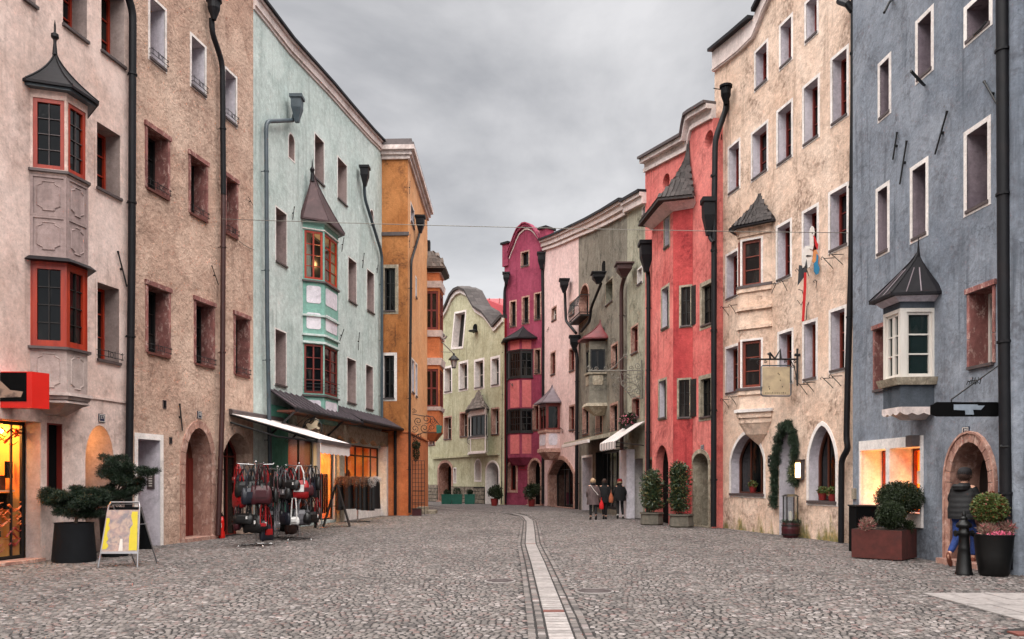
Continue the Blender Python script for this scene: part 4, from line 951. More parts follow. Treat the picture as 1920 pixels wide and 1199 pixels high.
for y0, y1, g_ in ((512, 503, .14), (540, 528, .14), (632, 620, .14), (685, 672, .14), (770, 763, .1)): oslab(y0, y1, g_ * .6, 'cornice', g2=g_)
oslab(826, 810, -.35, 'orange3', 'corbel', 0.0)
rings = [[V((x, y, Zq(504) + dz)) for x, y in oplan(g_)] for dz, g_ in ((-.05, .34), (.02, .34), (.6, .05), (1.05, -.35))]
ro = obj('oriel_roof', MB().loft(rings), 'shingle', H.root); obj('eaves', MB().loft([[V((x, y, Zq(504) - .22)) for x, y in oplan(.12)], [V((x, y, Zq(504) - .05)) for x, y in oplan(.32)]]), 'roofdark', H.root)
shingles(ro, [rings[1], rings[2], rings[3]], (0, 1), 'shingle', .22, .24)
obj('chimney', MB().wbox((-4.9, 46, Zq(466)), .4, .4, .7), 'roofdark', H.root)

# ---------------- olive green gable house ----------------
PG = Plane((-10.5, 67.7), (-.5, 52.6)); GT = [(736, 640), (800, 622), (827, 599), (840, 576), (848, 557), (856, 547), (865, 543), (877, 549), (885, 565), (893, 579), (901, 584), (909, 589), (920, 603), (928, 615), (936, 606), (944, 597)]
H = House('town_house', 'olive green house with wavy gable and wooden shingle coping closing the street', PG, 'green', GT, back=(4, 7), bmat='redroof'); HG = H
for (x0, y0, x1, y1) in ((834, 692, 846, 733), (862, 683, 876, 728), (891, 679, 906, 725), (922, 674, 935.5, 720)): window(H, PG, PG.rect(x0, y0, x1, y1), dep=.36, fmat='palewood', cols=2, rows=2, surround=.16, rmat='white', tw=.03, fw=.05)
for (x0, y0, x1, y1) in ((833, 784, 846, 823), (863, 776, 876, 818), (922, 768, 935, 814), (804, 818, 815, 834)): window(H, PG, PG.rect(x0, y0, x1, y1), dep=.33, fmat='palewood', cols=2, rows=2, rmat='marble2', sblocks=.0, surround=.1, smat='marble2', tw=.03, fw=.05)
hd = [PG.hit(*q) for q in ((848, 652), (867, 650), (873, 585), (854, 589))]; H.hole(hd, .5, 'white'); obj('surround', MB().ring(PG, hd, scale_pts(hd, .14, None), -.01, .03), 'white', H.root)
dd = obj('hoist_door', MB().prism(PG, hd, -.56, -.5), 'blackwood', H.root)
a0, a1 = hd[0], hd[3]
for k in (.3, .6): obj('plank', MB().prism(PG, [V(hd[0]).lerp(V(hd[1]), k).to_tuple(), V(hd[0]).lerp(V(hd[1]), k + .06).to_tuple(), V(hd[3]).lerp(V(hd[2]), k + .06).to_tuple(), V(hd[3]).lerp(V(hd[2]), k).to_tuple()], -.5, -.48), 'darkwood', dd)
def arch_rect(P, x0, yt, x1, ys, zb=-.05, kind='round', n=12):
    a = P.hit(x0, 900)[0]; b = P.hit(x1, 900)[0]; xm = (x0 + x1) / 2; return arch_pts(a, b, zb, P.hit(xm, ys)[1], P.hit(xm, yt)[1], kind, n)
ap1 = arch_rect(PG, 823, 868, 847, 882); H.hole(ap1, .8, 'marble2'); obj('door', MB().prism(PG, ap1, -.9, -.8), 'black', H.root)
ap2 = arch_rect(PG, 912, 867, 935, 885); H.hole(ap2, .9, 'white'); obj('door', MB().prism(PG, ap2, -1.0, -.9), 'black', H.root); sf = obj('door_surround', MB().ring(PG, ap2[1:] + ap2[:1], scale_pts(ap2, .13, -.04)[1:] + scale_pts(ap2, .13, -.04)[:1], -.01, .02, closed=False), 'white', H.root)
rw = PG.rect(891, 863, 901.5, 901); aw_ = arch_pts(rw[0], rw[2], rw[1], rw[3] - .3, rw[3], 'seg'); H.hole(aw_, .35, 'white'); arch_filler(H, PG, aw_, .35, 'palewood', bars_u=(.5,), bars_z=(.5,)); obj('surround', MB().ring(PG, aw_, scale_pts(aw_, .1, None), -.01, .02), 'white', H.root)
rw = PG.rect(851, 879, 855, 905); H.hole(rect_pts(rw), .3, 'white'); obj('pane', MB().box(PG, rw[0], rw[2], rw[1], rw[3], -.33, -.3), 'glass', H.root); obj('surround', MB().ring(PG, rect_pts(rw), rect_pts(grow(rw, .07)), -.01, .02), 'white', H.root)
H.finish()
pc = portal = obj('portal', MB().box(PG, ap1[0][0] - .25, ap1[1][0] + .25, 0, .06, 0, .12), 'marble2', H.root); stones_ring(pc, PG, ap1, .2, -.02, .03, 'marble2', -.02)
tp = [q for q in H.top]; obj('cornice', band(PG, tp, [(-.25, .02, .14)], MB()), 'white', H.root)
def coping(P, tp, th, pr, back, mat):
    m = MB(); vs = []
    for u, z in tp: vs += [P.P(u, z + .02, -back), P.P(u, z + .02, pr), P.P(u, z + th * .5, pr), P.P(u, z + th, -back)]
    F = [(0, 3, 2, 1), tuple(4 * (len(tp) - 1) + k for k in range(4))]
    for i in range(len(tp) - 1):
        a = 4 * i; b = a + 4; F += [(a, a+1, b+1, b), (a+1, a+2, b+2, b+1), (a+2, a+3, b+3, b+2), (a+3, a, b, b+3)]
    return m.add(vs, F)
co_ = obj('roof_coping', coping(PG, tp, .3, .3, 1.2, 'shingle'), 'shingledk', H.root)
# slates laid on the coping, one by one
for i in range(len(tp) - 1):
    a, b = V(tp[i]), V(tp[i+1]); 
    if tp[i][0] < PG.hit(820, 600)[0]: continue
    L = (b - a).length; n = max(1, int(L / .3))
    for k in range(n):
        p0 = a.lerp(b, k / n + .01); p1 = a.lerp(b, (k + 1) / n - .01)
        for d0_, d1_, h0, h1 in ((.31, -.15, .16, .24), (-.17, -.68, .23, .3)):
            obj('slate', MB().hexa([PG.P(p0.x, p0.y + h0, d0_), PG.P(p1.x, p1.y + h0, d0_), PG.P(p1.x, p1.y + h1, d1_), PG.P(p0.x, p0.y + h1, d1_)] + [q + V((0, 0, .035)) for q in (PG.P(p0.x, p0.y + h0, d0_), PG.P(p1.x, p1.y + h0, d0_), PG.P(p1.x, p1.y + h1, d1_), PG.P(p0.x, p0.y + h1, d1_))]), 'shingledk', co_)
# lower wall is stepped back behind a ledge: ledge line and dark green base
e1 = PG.hit(813, 859); e2 = PG.hit(881, 856); obj('ledge', MB().prism(PG, [(e1[0], e1[1] - .1), (PG.hit(936, 850)[0], e2[1] - .0), (PG.hit(936, 850)[0], e2[1] + .12), (e1[0], e1[1] + .05)], 0, .14), 'green', H.root)
hb = [PG.hit(808, 866), PG.hit(822, 862)]
# rubble stone plinth, each stone its own piece
for (xa, xb) in ((799, 822), (848, 889), (889, 909)):
    ua, ub = PG.hit(xa, 930)[0], PG.hit(xb, 930)[0]; zz = 0.0; zt_ = 1.15; par = obj('plinth', MB().box(PG, ua, ub, -.05, zt_, 0.0, .04), 'joint', H.root)
    while zz < zt_ - .1:
        hgt = rnd.uniform(.2, .32); u = ua
        while u < ub - .1:
            w = min(rnd.uniform(.25, .55), ub - u); j = lambda: rnd.uniform(-.03, .03)
            obj('stone', MB().prism(PG, [(u + .02 + j(), zz + .02), (u + w - .02 + j(), zz + .02 + j()), (u + w - .02, zz + hgt - .02 + j()), (u + .02, zz + hgt - .02)], .03, .09 + rnd.uniform(0, .03)), 'rubble', par); u += w
        zz += hgt
# green house oriel
p = .75; uW = PG.hit(878, 800)[0]; uX = PG.hit(914, 800)[0]; uC = PG.hit(882, 800, p)[0]; uE = PG.hit(910.5, 800, p)[0]; O = Oriel(H, PG, uW, uC, uE, uX, p); F1 = O.f[1]; Z = lambda y: F1.hit(897, y)[1]
h = oriel_wins(O, Z(817), Z(779), (1, 3, 1), 1, 'blackwood', (0, 1, 2), m=.08, fw=.09, mw=.08, tw=.1)
O.body(Z(820), Z(767), ['white', 'green'], h); O.body(Z(849), Z(820), ['green']); O.slab(Z(820), Z(817), .06, 'sill'); O.slab(Z(851), Z(848), .05, 'white'); O.slab(Z(778), Z(775), .03, 'white')
for k, F in enumerate(O.f): obj('oriel_panel', MB().ring(F, rect_pts((.09, Z(846), F.L - .09, Z(823))), rect_pts((0, Z(849), F.L, Z(820))), -.01, .02), 'white', H.root)
ap = PG.w(898, 733, .3); ro, rings = spire(O.plan(.25), Z(767), tuple(ap), 1.15, 5, .06, 'shingledk', H.root); shingles(ro, rings, (1, 2, 3), 'shingle', .22, .26)
O.slab(Z(856), Z(849), -.3, 'green', 'corbel', 0)
sp = PG.w(887, 617, .3); obj('water_spout', MB().lathe([(.3, 0), (.34, .05), (.3, .1), (.1, .12)], tuple(sp + V((0, 0, -.2))), 10), 'roofdark', H.root); obj('spout_niche', MB().prism(PG, arch_pts(PG.hit(887, 617)[0], PG.hit(895, 617)[0], PG.hit(890, 624)[1], PG.hit(890, 614)[1], PG.hit(890, 608)[1]), .0, .02), 'black', H.root)
obj('lamp_bracket', MB().tube([PG.w(876, 823, .05), PG.w(876, 830, .6), PG.w(882, 835, .6)], .02, 5), 'iron', H.root)

# red metal roof seen behind the green gable
t = thing('distant_house', 'red metal roofed house standing behind the wavy green gable', 'house', (-1.5, 75, 0))
mb = MB().wbox((-1.5, 78, 0), 9, 10, 14.9); obj('wall', mb, 'cornice', t)
a = pd(903, 561, 72); b = pd(958, 563, 72)
zr0 = 16.0; zr1 = pd(930, 556, 77).z
mb = MB().add([(-6.2, 72.4, zr0 - 1), (3.2, 72.4, zr0 - 1), (3.2, 78, zr1), (-3.4, 78, zr1), (-6.2, 83.6, zr0 - 1), (3.2, 83.6, zr0 - 1)], [(0, 1, 2, 3), (5, 4, 3, 2), (0, 3, 4), (1, 5, 2)]); rr_ = obj('roof', mb, 'redroof', t)
for k in range(7):
    x = -3.2 + k * 1.0; obj('seam', MB().tube([V((x - .3, 72.4, zr0 - .97)), V((x, 78, zr1 + .03))], .05, 4), 'darkred', rr_)

# ---------------- magenta house ----------------
PR = Plane((-.5, 53.0), (2.05, 50.6)); MGt = [(944, 459), (952, 459), (955.5, 480), (959, 470), (963, 461), (968, 447), (973.5, 435), (984, 425), (990, 424), (997, 427), (1003, 433), (1008, 440), (1015, 452), (1018, 446), (1020, 442)]
H = House('town_house', 'magenta house with round arched gable and stacked oriel windows', PR, 'magenta', MGt, back=(4, 8)); HR = H
H.top = [(q[0], q[1]) for q in H.top]
for (x0, y0, x1, y1, c) in ((978, 475, 991, 497, 1), (957, 567, 967, 611, 2), (980, 559, 991, 605, 2), (1003, 552, 1013, 598, 2)):
    window(H, PR, PR.rect(x0, y0, x1, y1), dep=.2, fmat='blackwood', cols=c, rows=c, surround=.09, smat='marble2', rmat='marble2', guard=c == 2, tw=.04)
window(H, PR, PR.rect(1003, 657, 1012.5, 699), dep=.3, fmat='blackwood', cols=2, rows=3, surround=.1, smat='marble2', rmat='marble2', guard=True)
window(H, PR, PR.rect(1000, 762, 1010, 806), dep=.3, fmat='darkred', cols=2, rows=2, surround=.1, smat='marble2', rmat='marble2')
rw = PR.rect(953, 868, 968, 920); ap = arch_pts(rw[0], rw[2], rw[1], rw[3] - .35, rw[3], 'seg'); H.hole(ap, .3, 'marble2'); arch_filler(H, PR, ap, .3, 'darkred', bars_u=(.5,)); obj('surround', MB().ring(PR, ap, scale_pts(ap, .14, None), -.01, .03), 'marble2', H.root)
ap = arch_rect(PR, 993, 863, 1013.5, 882); H.hole(ap, .6, 'marble2'); obj('door', MB().prism(PR, ap, -.7, -.6), 'black', H.root)
H.finish(); pc = obj('portal', MB().box(PR, ap[0][0] - .2, ap[1][0] + .2, 0, .06, 0, .12), 'marble2', H.root); stones_ring(pc, PR, ap, .14, -.02, .04, 'marble2', -.02)
tp = [PR.hit(x, y) for x, y in MGt[2:13]]; obj('gable_moulding', band(PR, tp, [(-.05, .12, .2), (.12, .2, .3)], MB()), 'magenta', H.root); obj('gable_line', band(PR, tp, [(-.24, -.14, .05)], MB()), 'cornice', H.root)
tpr = [V((*q,)) for q in tp]; rm = MB(); rm.loft([[PR.P(u, z + .1, .1) for u, z in tp] + [PR.P(u, z, .1) for u, z in tp[::-1]], [PR.P(u, z + .1, -5) for u, z in tp] + [PR.P(u, z, -5) for u, z in tp[::-1]]]); obj('roof', rm, 'roofred', H.root)
for xa, xb, yt, yb, dd in ((944, 954, 459, 500, .12), (1015.5, 1027, 431, 470, .2)):
    a, b = PR.hit(xa, yb)[0], PR.hit(xb, yb)[0]; zb_, zt_ = PR.hit((xa + xb) / 2, yb)[1], PR.hit((xa + xb) / 2, yt)[1]
    obj('gable_pier', MB().box(PR, a, b, zb_, zt_, -.6, dd), 'magenta', H.root); obj('pier_cap', MB().box(PR, a - .1, b + .1, zt_, zt_ + .14, -.7, dd + .1), 'roofdark', H.root)
p = .6; uW = PR.hit(950, 700)[0]; uC = PR.hit(955, 700, p)[0]; uE = PR.hit(976, 700, p)[0]; uX = PR.hit(999, 700)[0]; O = Oriel(H, PR, uW, uC, uE, uX, p); F1 = O.f[1]; Z = lambda y: F1.hit(974, y)[1]
h = oriel_wins(O, Z(706), Z(660), (2, 4, 2), 3, 'blackwood', (1, 2), m=.03, fw=.07, tw=.035); O.body(Z(708), Z(658), ['blackwood'], h)
h = oriel_wins(O, Z(809), Z(769), (2, 4, 2), 3, 'blackwood', (1, 2), m=.03, fw=.07, tw=.035); O.body(Z(811), Z(767), ['blackwood'], h)
O.body(Z(658), Z(635), ['magenta']); O.body(Z(767), Z(708), ['magenta']); O.body(Z(858), Z(811), ['magenta'])
for F in O.f[1:]:
    for ya, yb in ((638, 656), (713, 764), (815, 851)): obj('oriel_panel', MB().prism(F, rect_pts((.1, Z(yb), F.L - .1, Z(ya))), -.01, .02), 'salmon', H.root)
for y in (708, 767, 811, 656): O.slab(Z(y) - .05, Z(y) + .03, .05, 'blackwood')
O.slab(Z(858) - .5, Z(858), -.4, 'magenta', 'corbel', 0); ap = PR.w(981, 612, .05); spire(O.plan(.4), Z(634), tuple(ap), 1.25, 5, .08, 'roofdark', H.root, ribs=(2, 3))
pipe(H, PR, [(950, 530), (946, 545), (944, 700), (942, 945)], r=.09, off=.15); pipe(H, PR, [(950.5, 640), (950, 900), (948, 945)], r=.06, off=.2); hopper(H, PR.w(949, 520, .3), .5, .75, 'box'); pipe(H, PR, [(1017, 500), (1019, 600), (1018, 945)], r=.1, off=.2); hopper(H, PR.w(1015, 486, .35), .55, 1.0)
obj('wall_hook', MB().tube([PR.w(952, 712, .1), PR.w(961, 724, .9), PR.w(961, 711, .1)], .03, 5), 'iron', H.root)
sg = PR.rect(974, 867, 988, 882); t = thing('wall_sign', 'small dark red sign board on the magenta wall beside the arch', 'sign', tuple(PR.P(sg[0], sg[1], 0))); obj('board', MB().box(PR, sg[0], sg[2], sg[1], sg[3], .01, .05), 'magenta2', t); ln = MB()
for k in range(3): ln.box(PR, sg[0] + .1, sg[2] - .1, sg[1] + .1 + k * .14, sg[1] + .15 + k * .14, .05, .055)
obj('lettering', ln, 'darkwood', t)
# ---------------- pale pink house ----------------
PP = Plane((2.0, 50.5), (3.68, 44.15))
H = House('town_house', 'pale pink house with small oriel over a glazed archway beside the magenta house', PP, 'palepink', [(1019, 469), (1040, 462), (1060, 454), (1085, 443)], back=(7, 3)); HPk = H
for (x0, y0, x1, y1) in ((1035, 603, 1043, 575), (1069, 593, 1077, 565), (1033, 704, 1041, 660), (1068, 697, 1077, 653), (1068, 807, 1077, 761)):
    window(H, PP, PP.rect(x0, y0, x1, y1), dep=.14, fmat='darkred' if y1 > 640 else 'palewood', cols=2, rows=2, surround=.09, smat='marble2', rmat='marble2', tw=.035)
ap = arch_rect(PP, 1030, 862, 1076, 890, kind='seg'); H.hole(ap, .5, 'marble2'); arch_filler(H, PP, ap, .5, 'blackwood', bars_u=(.32, .5, .8), bars_z=(.8,))
H.finish(); pc = obj('portal', MB().box(PP, ap[0][0] - .2, ap[1][0] + .2, 0, .06, 0, .1), 'marble2', H.root); stones_ring(pc, PP, ap, .22, -.02, .05, 'marble2', -.02)
def rtop(H): return [(H.u0, min(H.top, key=lambda q: q[0])[1])] + [q for q in H.top if H.u0 + .01 < q[0] < H.u1 - .01] + [(H.u1, max(H.top, key=lambda q: q[0])[1])]
tp = rtop(H); obj('cornice', band(PP, tp, [(-.08, .06, .12), (.06, .16, .06), (.16, .42, .2), (.42, .55, .3)], MB()), 'cornice', H.root); obj('roof_edge', band(PP, tp, [(.55, .66, .4)], MB()), 'roofdark', H.root)
p = .8; uX = PP.hit(1050, 780)[0]; uE = PP.hit(1024, 780, p)[0]; uC = PP.hit(1011, 780, p)[0]; uW = uC - .1; O = Oriel(H, PP, uW, uC, uE, uX, p); F1, F2 = O.f[1], O.f[2]; Z = lambda y: F2.hit(1040, y)[1]
h = oriel_wins(O, Z(805), Z(760), (1, 2, 1), 1, 'darkred', (1, 2), m=.07, fw=.07); O.body(Z(808), Z(752), ['darkred'], h); O.body(Z(842), Z(808), ['palepink'])
for F in (F1, F2): 
    if F.L > .6: obj('oriel_panel', MB().prism(F, rounded((.15, Z(835), F.L - .15, Z(813)), .15), -.01, .02), 'lilac', H.root)
O.slab(Z(811), Z(806), .08, 'marble2'); O.slab(Z(848), Z(841), .12, 'marble2', g2=.1); O.slab(Z(862), Z(848), -.3, 'marble2', 'corbel', .06)
ap_ = PP.w(1036, 722, .15); spire(O.plan(.3), Z(754), tuple(ap_), 1.4, 6, .07, 'roofgrey', H.root, ribs=(2, 3))
pipe(H, PP, [(1059, 545), (1061, 602), (1080, 625)], r=.08, off=.25); hopper(H, PP.w(1058, 534, .4), .6, .75); hopper(H, PP.w(1077, 641, .35), .6, .8); pipe(H, PP, [(1078, 652), (1082, 668), (1081, 955)], r=.1, off=.2)
for a in ((1029, 614, 1025, 622), (1046, 800, 1055, 806)): anchor(H, PP, *a, r=.025)
for x in (1054, 1074): obj('flag_bracket', MB().tube([PP.w(x, 808, .02), PP.w(x, 808, .6), PP.w(x, 812, .75)], .02, 5), 'iron', H.root)

# ---------------- weathered grey-green house ----------------
PK = Plane((3.68, 44.15), (4.99, 34.65))
H = House('town_house', 'weathered grey green house with small balcony door and red capped oriel', PK, 'graygreen', [(1085, 443), (1110, 433), (1140, 419), (1176, 400)], back=(7, 2)); HK = H
r = PK.rect(1087, 606, 1104, 527); ap = arch_pts(r[0], r[2], r[1], r[3] - .75, r[3]); H.hole(ap, .4, 'marble2'); arch_filler(H, PK, ap, .4, 'blackwood', bars_u=(.5,), bars_z=(.6,))
obj('surround', MB().ring(PK, ap, scale_pts(ap, .1, None), -.01, .03), 'marble2', H.root)
bal = MB(); u0, u1 = r[0] - .25, r[2] + .2; zb = r[1]
bal.box(PK, u0, u1, zb - .08, zb, 0, .5); bo = obj('balcony', bal, 'iron', H.root); rl = MB()
for z in (zb + .1, zb + 1.0): rl.tube([PK.P(u0, z, 0), PK.P(u0, z, .5), PK.P(u1, z, .5), PK.P(u1, z, 0)], .025, 5)
n = 16
for i in range(n + 1): u = u0 + (u1 - u0) * i / n; rl.tube([PK.P(u, zb, .5), PK.P(u, zb + .5, .62), PK.P(u, zb + 1, .5)], .014, 4)
obj('railing', rl, 'iron', bo)
window(H, PK, PK.rect(1136, 574, 1149, 521), dep=.3, fmat='shutgreen', cols=1, rows=1, rmat='graygreen2', surround=.07, smat='greystone', glass='shutgreen')
for (x0, y0, x1, y1) in ((1147, 692, 1158, 644), (1093, 815, 1104, 763), (1118, 813, 1129, 771), (1145, 814, 1158, 757)):
    window(H, PK, PK.rect(x0, y0, x1, y1), dep=.2, fmat='blackwood', cols=2, rows=2, surround=.1, smat='marble2', rmat='marble2', guard=True, tw=.04)
r = PK.rect(1092, 950, 1110, 857); r = (r[0], -.05, r[2], r[3]); H.hole(rect_pts(r), .6, 'lilac'); obj('door', MB().box(PK, r[0], r[2], 0, r[3], -.65, -.6), 'greystone', H.root); obj('door_surround', MB().ring(PK, [(r[0], 0), (r[0], r[3]), (r[2], r[3]), (r[2], 0)], [(r[0] - .12, 0), (r[0] - .12, r[3] + .12), (r[2] + .12, r[3] + .12), (r[2] + .12, 0)], -.01, .02, closed=False), 'white', H.root)
r = PK.rect(1117, 960, 1171, 846); r = (r[0], .25, PK.L - .3, 3.0); H.hole(rect_pts(r), .35, 'blackwood'); wo = window(H, PK, r, dep=.35, fmat='blackwood', cols=6, rows=1, cut=False, fw=.08, mw=.08, tw=.07, sill=None, name='shop_window')
H.finish(); tp = rtop(H); obj('cornice', band(PK, tp, [(-.08, .06, .12), (.06, .16, .06), (.16, .42, .2), (.42, .55, .3)], MB()), 'cornice', H.root); obj('roof_edge', band(PK, tp, [(.55, .66, .4)], MB()), 'roofdark', H.root)
ap = arch_pts(PK.hit(1129, 500)[0], PK.hit(1135, 500)[0], PK.hit(1132, 512)[1], PK.hit(1132, 497)[1], PK.hit(1132, 490)[1]); obj('spout_niche', MB().prism(PK, ap, 0, .02), 'black', H.root)
hopper(H, PK.w(1122, 520, .5), .7, .5); pipe(H, PK, [(1127, 532), (1108, 578), (1106, 602), (1090, 622)], r=.07, off=.3)
pipe(H, PK, [(1172, 515), (1165, 540), (1166, 958)], r=.09, off=.22, mat='pipebrown'); hopper(H, PK.w(1170, 505, .5), .75, .55, 'box', 'pipebrown')
p = .8; uX = PK.hit(1137, 680)[0]; uE = PK.hit(1105, 680, p)[0]; uC = PK.hit(1098, 680, p)[0]; uW = uC - .15; O = Oriel(H, PK, uW, uC, uE, uX, p); F1, F2 = O.f[1], O.f[2]; Z = lambda y: F2.hit(1132, y)[1]
h = oriel_wins(O, Z(698), Z(655), (1, 1, 2), 1, 'blackwood', (1, 2), m=.05, fw=.06, mw=.06, tw=.05); O.body(Z(700), Z(640), ['graygreen', 'blackwood'], h); O.body(Z(738), Z(700), ['graygreen']); O.slab(Z(702), Z(698), .08, 'greystone')
for F in (F1, F2): obj('oriel_panel', MB().prism(F, rounded((.15, Z(722), F.L - .15, Z(704)), .08), -.01, .025), 'greystone', H.root)
O.slab(Z(757), Z(738), .02, 'graygreen', 'console', .0); O.slab(Z(762), Z(756), .18, 'greystone', 'console', .1); O.slab(Z(778), Z(762), -.35, 'greystone', 'corbel', .1)
ap_ = PK.w(1126, 600, .15); spire(O.plan(.35), Z(634), tuple(ap_), 1.7, 7, .07, 'roofred', H.root, ribs=(2, 3))
# flat grey awning
t0 = PK.hit(1103, 830)[0]; t1 = PK.hit(1150, 830)[0]; zt_ = 3.75
aw2 = obj('awning', MB().hexa([PK.P(t0, zt_ - .35, 1.3), PK.P(t1 + .8, zt_ - .35, 1.3), PK.P(t1 + .8, zt_ - .12, 0), PK.P(t0, zt_ - .12, 0), PK.P(t0, zt_ - .2, 1.3), PK.P(t1 + .8, zt_ - .2, 1.3), PK.P(t1 + .8, zt_ + .1, 0), PK.P(t0, zt_ + .1, 0)]), 'greystone', H.root)
obj('front_bar', MB().box(PK, t0, t1 + .8, zt_ - .45, zt_ - .3, 1.3, 1.42), 'canvas', aw2)
# wrought-iron sign arm (reaches out over the street)
def scroll(c, r0, turns, P, n=18, ph=0, sg=1, d=None):
    return [P(c[0] + math.cos(ph + sg * t * turns * 2 * math.pi / n) * r0 * (1 - t / n * .85), c[1] + math.sin(ph + sg * t * turns * 2 * math.pi / n) * r0 * (1 - t / n * .85)) for t in range(n + 1)]

# ---------------- khaki house ----------------
PJ = Plane((4.99, 34.65), (5.37, 31.9))
H = House('town_house', 'narrow khaki plaster house with flower box between grey and coral houses', PJ, 'graygreen2', [(1176, 400), (1190, 393), (1212, 382)], back=(7, 2)); HJ = H
for (x0, y0, x1, y1) in ((1196, 535, 1204, 501), (1205, 406, 1210, 386), (1184, 665, 1196, 609), (1186, 785, 1199, 745)):
    window(H, PJ, PJ.rect(x0, y0, x1, y1), dep=.16, fmat='darkred' if y1 > 600 else 'palewood', cols=2, rows=2, surround=.07, smat='marble2' if y1 > 600 else 'white', rmat='marble2' if y1 > 600 else 'white', tw=.03)
r = (PJ.hit(1186, 900)[0] * 0 + .75, -.05, PJ.L - .5, 2.5); H.hole(rect_pts(r), .5, 'white'); obj('door', MB().box(PJ, r[0], r[2], 0, r[3], -.55, -.5), 'darkwood', H.root)
H.finish(); obj('pilaster', MB().box(PJ, PJ.hit(1177, 900)[0] - .1, PJ.hit(1190, 900)[0], 0, 2.9, 0, .35), 'lilac', H.root)
tp = rtop(H); obj('cornice', band(PJ, tp, [(.0, .3, .2), (.3, .45, .3)], MB()), 'cornice', H.root); obj('roof_edge', band(PJ, tp, [(.45, .56, .38)], MB()), 'roofdark', H.root)
u0, u1 = PJ.hit(1178, 840)[0], PJ.L - .1; zt_, zb_ = 3.95, 3.15
cm = MB(); N = 12
for i in range(N): a = u0 + (u1 - u0) * i / N; b = u0 + (u1 - u0) * (i + 1) / N; cm.add([PJ.P(a, zb_, 1.25), PJ.P(b, zb_, 1.25), PJ.P(b, zt_, .05), PJ.P(a, zt_, .05), PJ.P(a, zb_ + .02, 1.25), PJ.P(b, zb_ + .02, 1.25), PJ.P(b, zt_ + .02, .05), PJ.P(a, zt_ + .02, .05)], [(3, 2, 1, 0), (4, 5, 6, 7), (0, 1, 5, 4), (2, 3, 7, 6), (0, 4, 7, 3), (1, 2, 6, 5)], i % 2)
MT['canvasg'] = simple('grey awning stripe', (176, 168, 166), 0.85, 0, 0.15, 2, 0.05)
aw3 = obj('awning', cm, ['canvas', 'canvasg'], H.root); vm = MB()
for i in range(N): a = u0 + (u1 - u0) * i / N; b = u0 + (u1 - u0) * (i + 1) / N; vm.box(PJ, a + .005, b - .005, zb_ - .28 - .03 * (i % 2), zb_, 1.245, 1.26, i % 2)
obj('valance', vm, ['canvas', 'canvasg'], aw3)
for u in (u0 + .1, u1 - .1): obj('awning_arm', MB().tube([PJ.P(u, 3.0, .05), PJ.P(u, zb_ - .02, 1.2)], .02, 5), 'iron', aw3)

# ---------------- coral red house ----------------
RA, RB = V((5.33, 32.0)), V((6.73, 26.8)); PRd = Plane(RA, RB)
H = House('town_house', 'coral red house with shingle capped corner bay and open dark shutters', PRd, 'red', [(1207, 325), (1290, 281), (1293, 262), (1297, 244), (1305, 238), (1340, 218)], back=(8, 2)); HRd = H
bn = V((5.74, 28.5)); bf = V((5.36, 30.6)); wf = PRd.A + PRd.t * ((bf - PRd.A).dot(PRd.t) - .1); bi = V((6.36, 28.15))
for (x, y, rx, ry) in ((1249, 341, 4.5, 13), (1329, 262, 5, 14)):
    c = PRd.hit(x, y); a = .3; ap = [(c[0] + math.cos(k * math.pi / 8) * a, c[1] + math.sin(k * math.pi / 8) * a) for k in range(16)]; H.hole(ap, .3, 'red'); obj('pane', MB().prism(PRd, ap, -.34, -.3), 'glass', H.root)
def shutter(P, u, z0, z1, w, ang, mat='brown', side=1, parent=None):
    a = P.P(u, 0, .02); dirv = V((P.t.x, P.t.y)) * math.cos(R(ang)) * side + P.n * math.sin(R(ang)); Q = Plane(tuple(a.xy), tuple((a.xy + dirv * w))); m = MB()
    m.box(Q, 0, w, z0, z1, -.015, .015); o = obj('shutter', m, mat, parent or H.root)
    n = int((z1 - z0) / .16); l = MB()
    for i in range(n): zz = z0 + .08 + (z1 - z0 - .16) * i / n; l.box(Q, .06, w - .06, zz, zz + .07, -.028, .028)
    obj('louvre', l, mat, o); return o
# main wall, right of the bay
for (x0, y0, x1, y1) in ((1316, 612, 1334, 530), (1314, 783, 1333, 708)):
    r = PRd.rect(x0, y0, x1, y1); window(H, PRd, r, dep=.12, fmat='blackwood', cols=2, rows=3, fw=.04, mw=.04, tw=.018, surround=.14, smat='greystone', rmat='greystone', sill='sill')
for (x0, y0, x1, y1) in ((1226, 641, 1232, 580), (1223, 793, 1229, 732)):
    r = PRd.rect(x0, y0, x1, y1); window(H, PRd, r, dep=.15, fmat='blackwood', cols=1, rows=2, rmat='blackwood', sill=None, panes=False)
ap = arch_rect(PRd, 1299, 850, 1329, 872); H.hole(ap, .65, 'greystone'); obj('door', MB().prism(PRd, ap, -.75, -.65), 'black', H.root)
ap_b = arch_rect(PRd, 1216, 862, 1229, 880); H.hole(ap_b, .6, 'greystone'); obj('door', MB().prism(PRd, ap_b, -.7, -.6), 'darkwood', H.root)
obj('surround', MB().ring(PRd, ap_b[1:] + ap_b[:1], scale_pts(ap_b, .1, -.04)[1:] + scale_pts(ap_b, .1, -.04)[:1], -.01, .02, closed=False), 'greystone', H.root)
H.finish()
pc = obj('portal', MB().box(PRd, ap[0][0] - .2, ap[1][0] + .2, 0, .05, 0, .1), 'greystone', H.root); stones_ring(pc, PRd, ap, .14, -.02, .03, 'greystone', -.02)
tp = rtop(H); obj('cornice', band(PRd, tp, [(-.04, .1, .1), (.1, .3, .05), (.3, .46, .26)], MB()), 'cornice', H.root); obj('roof_edge', band(PRd, tp, [(.46, .56, .36)], MB()), 'sill', H.root)
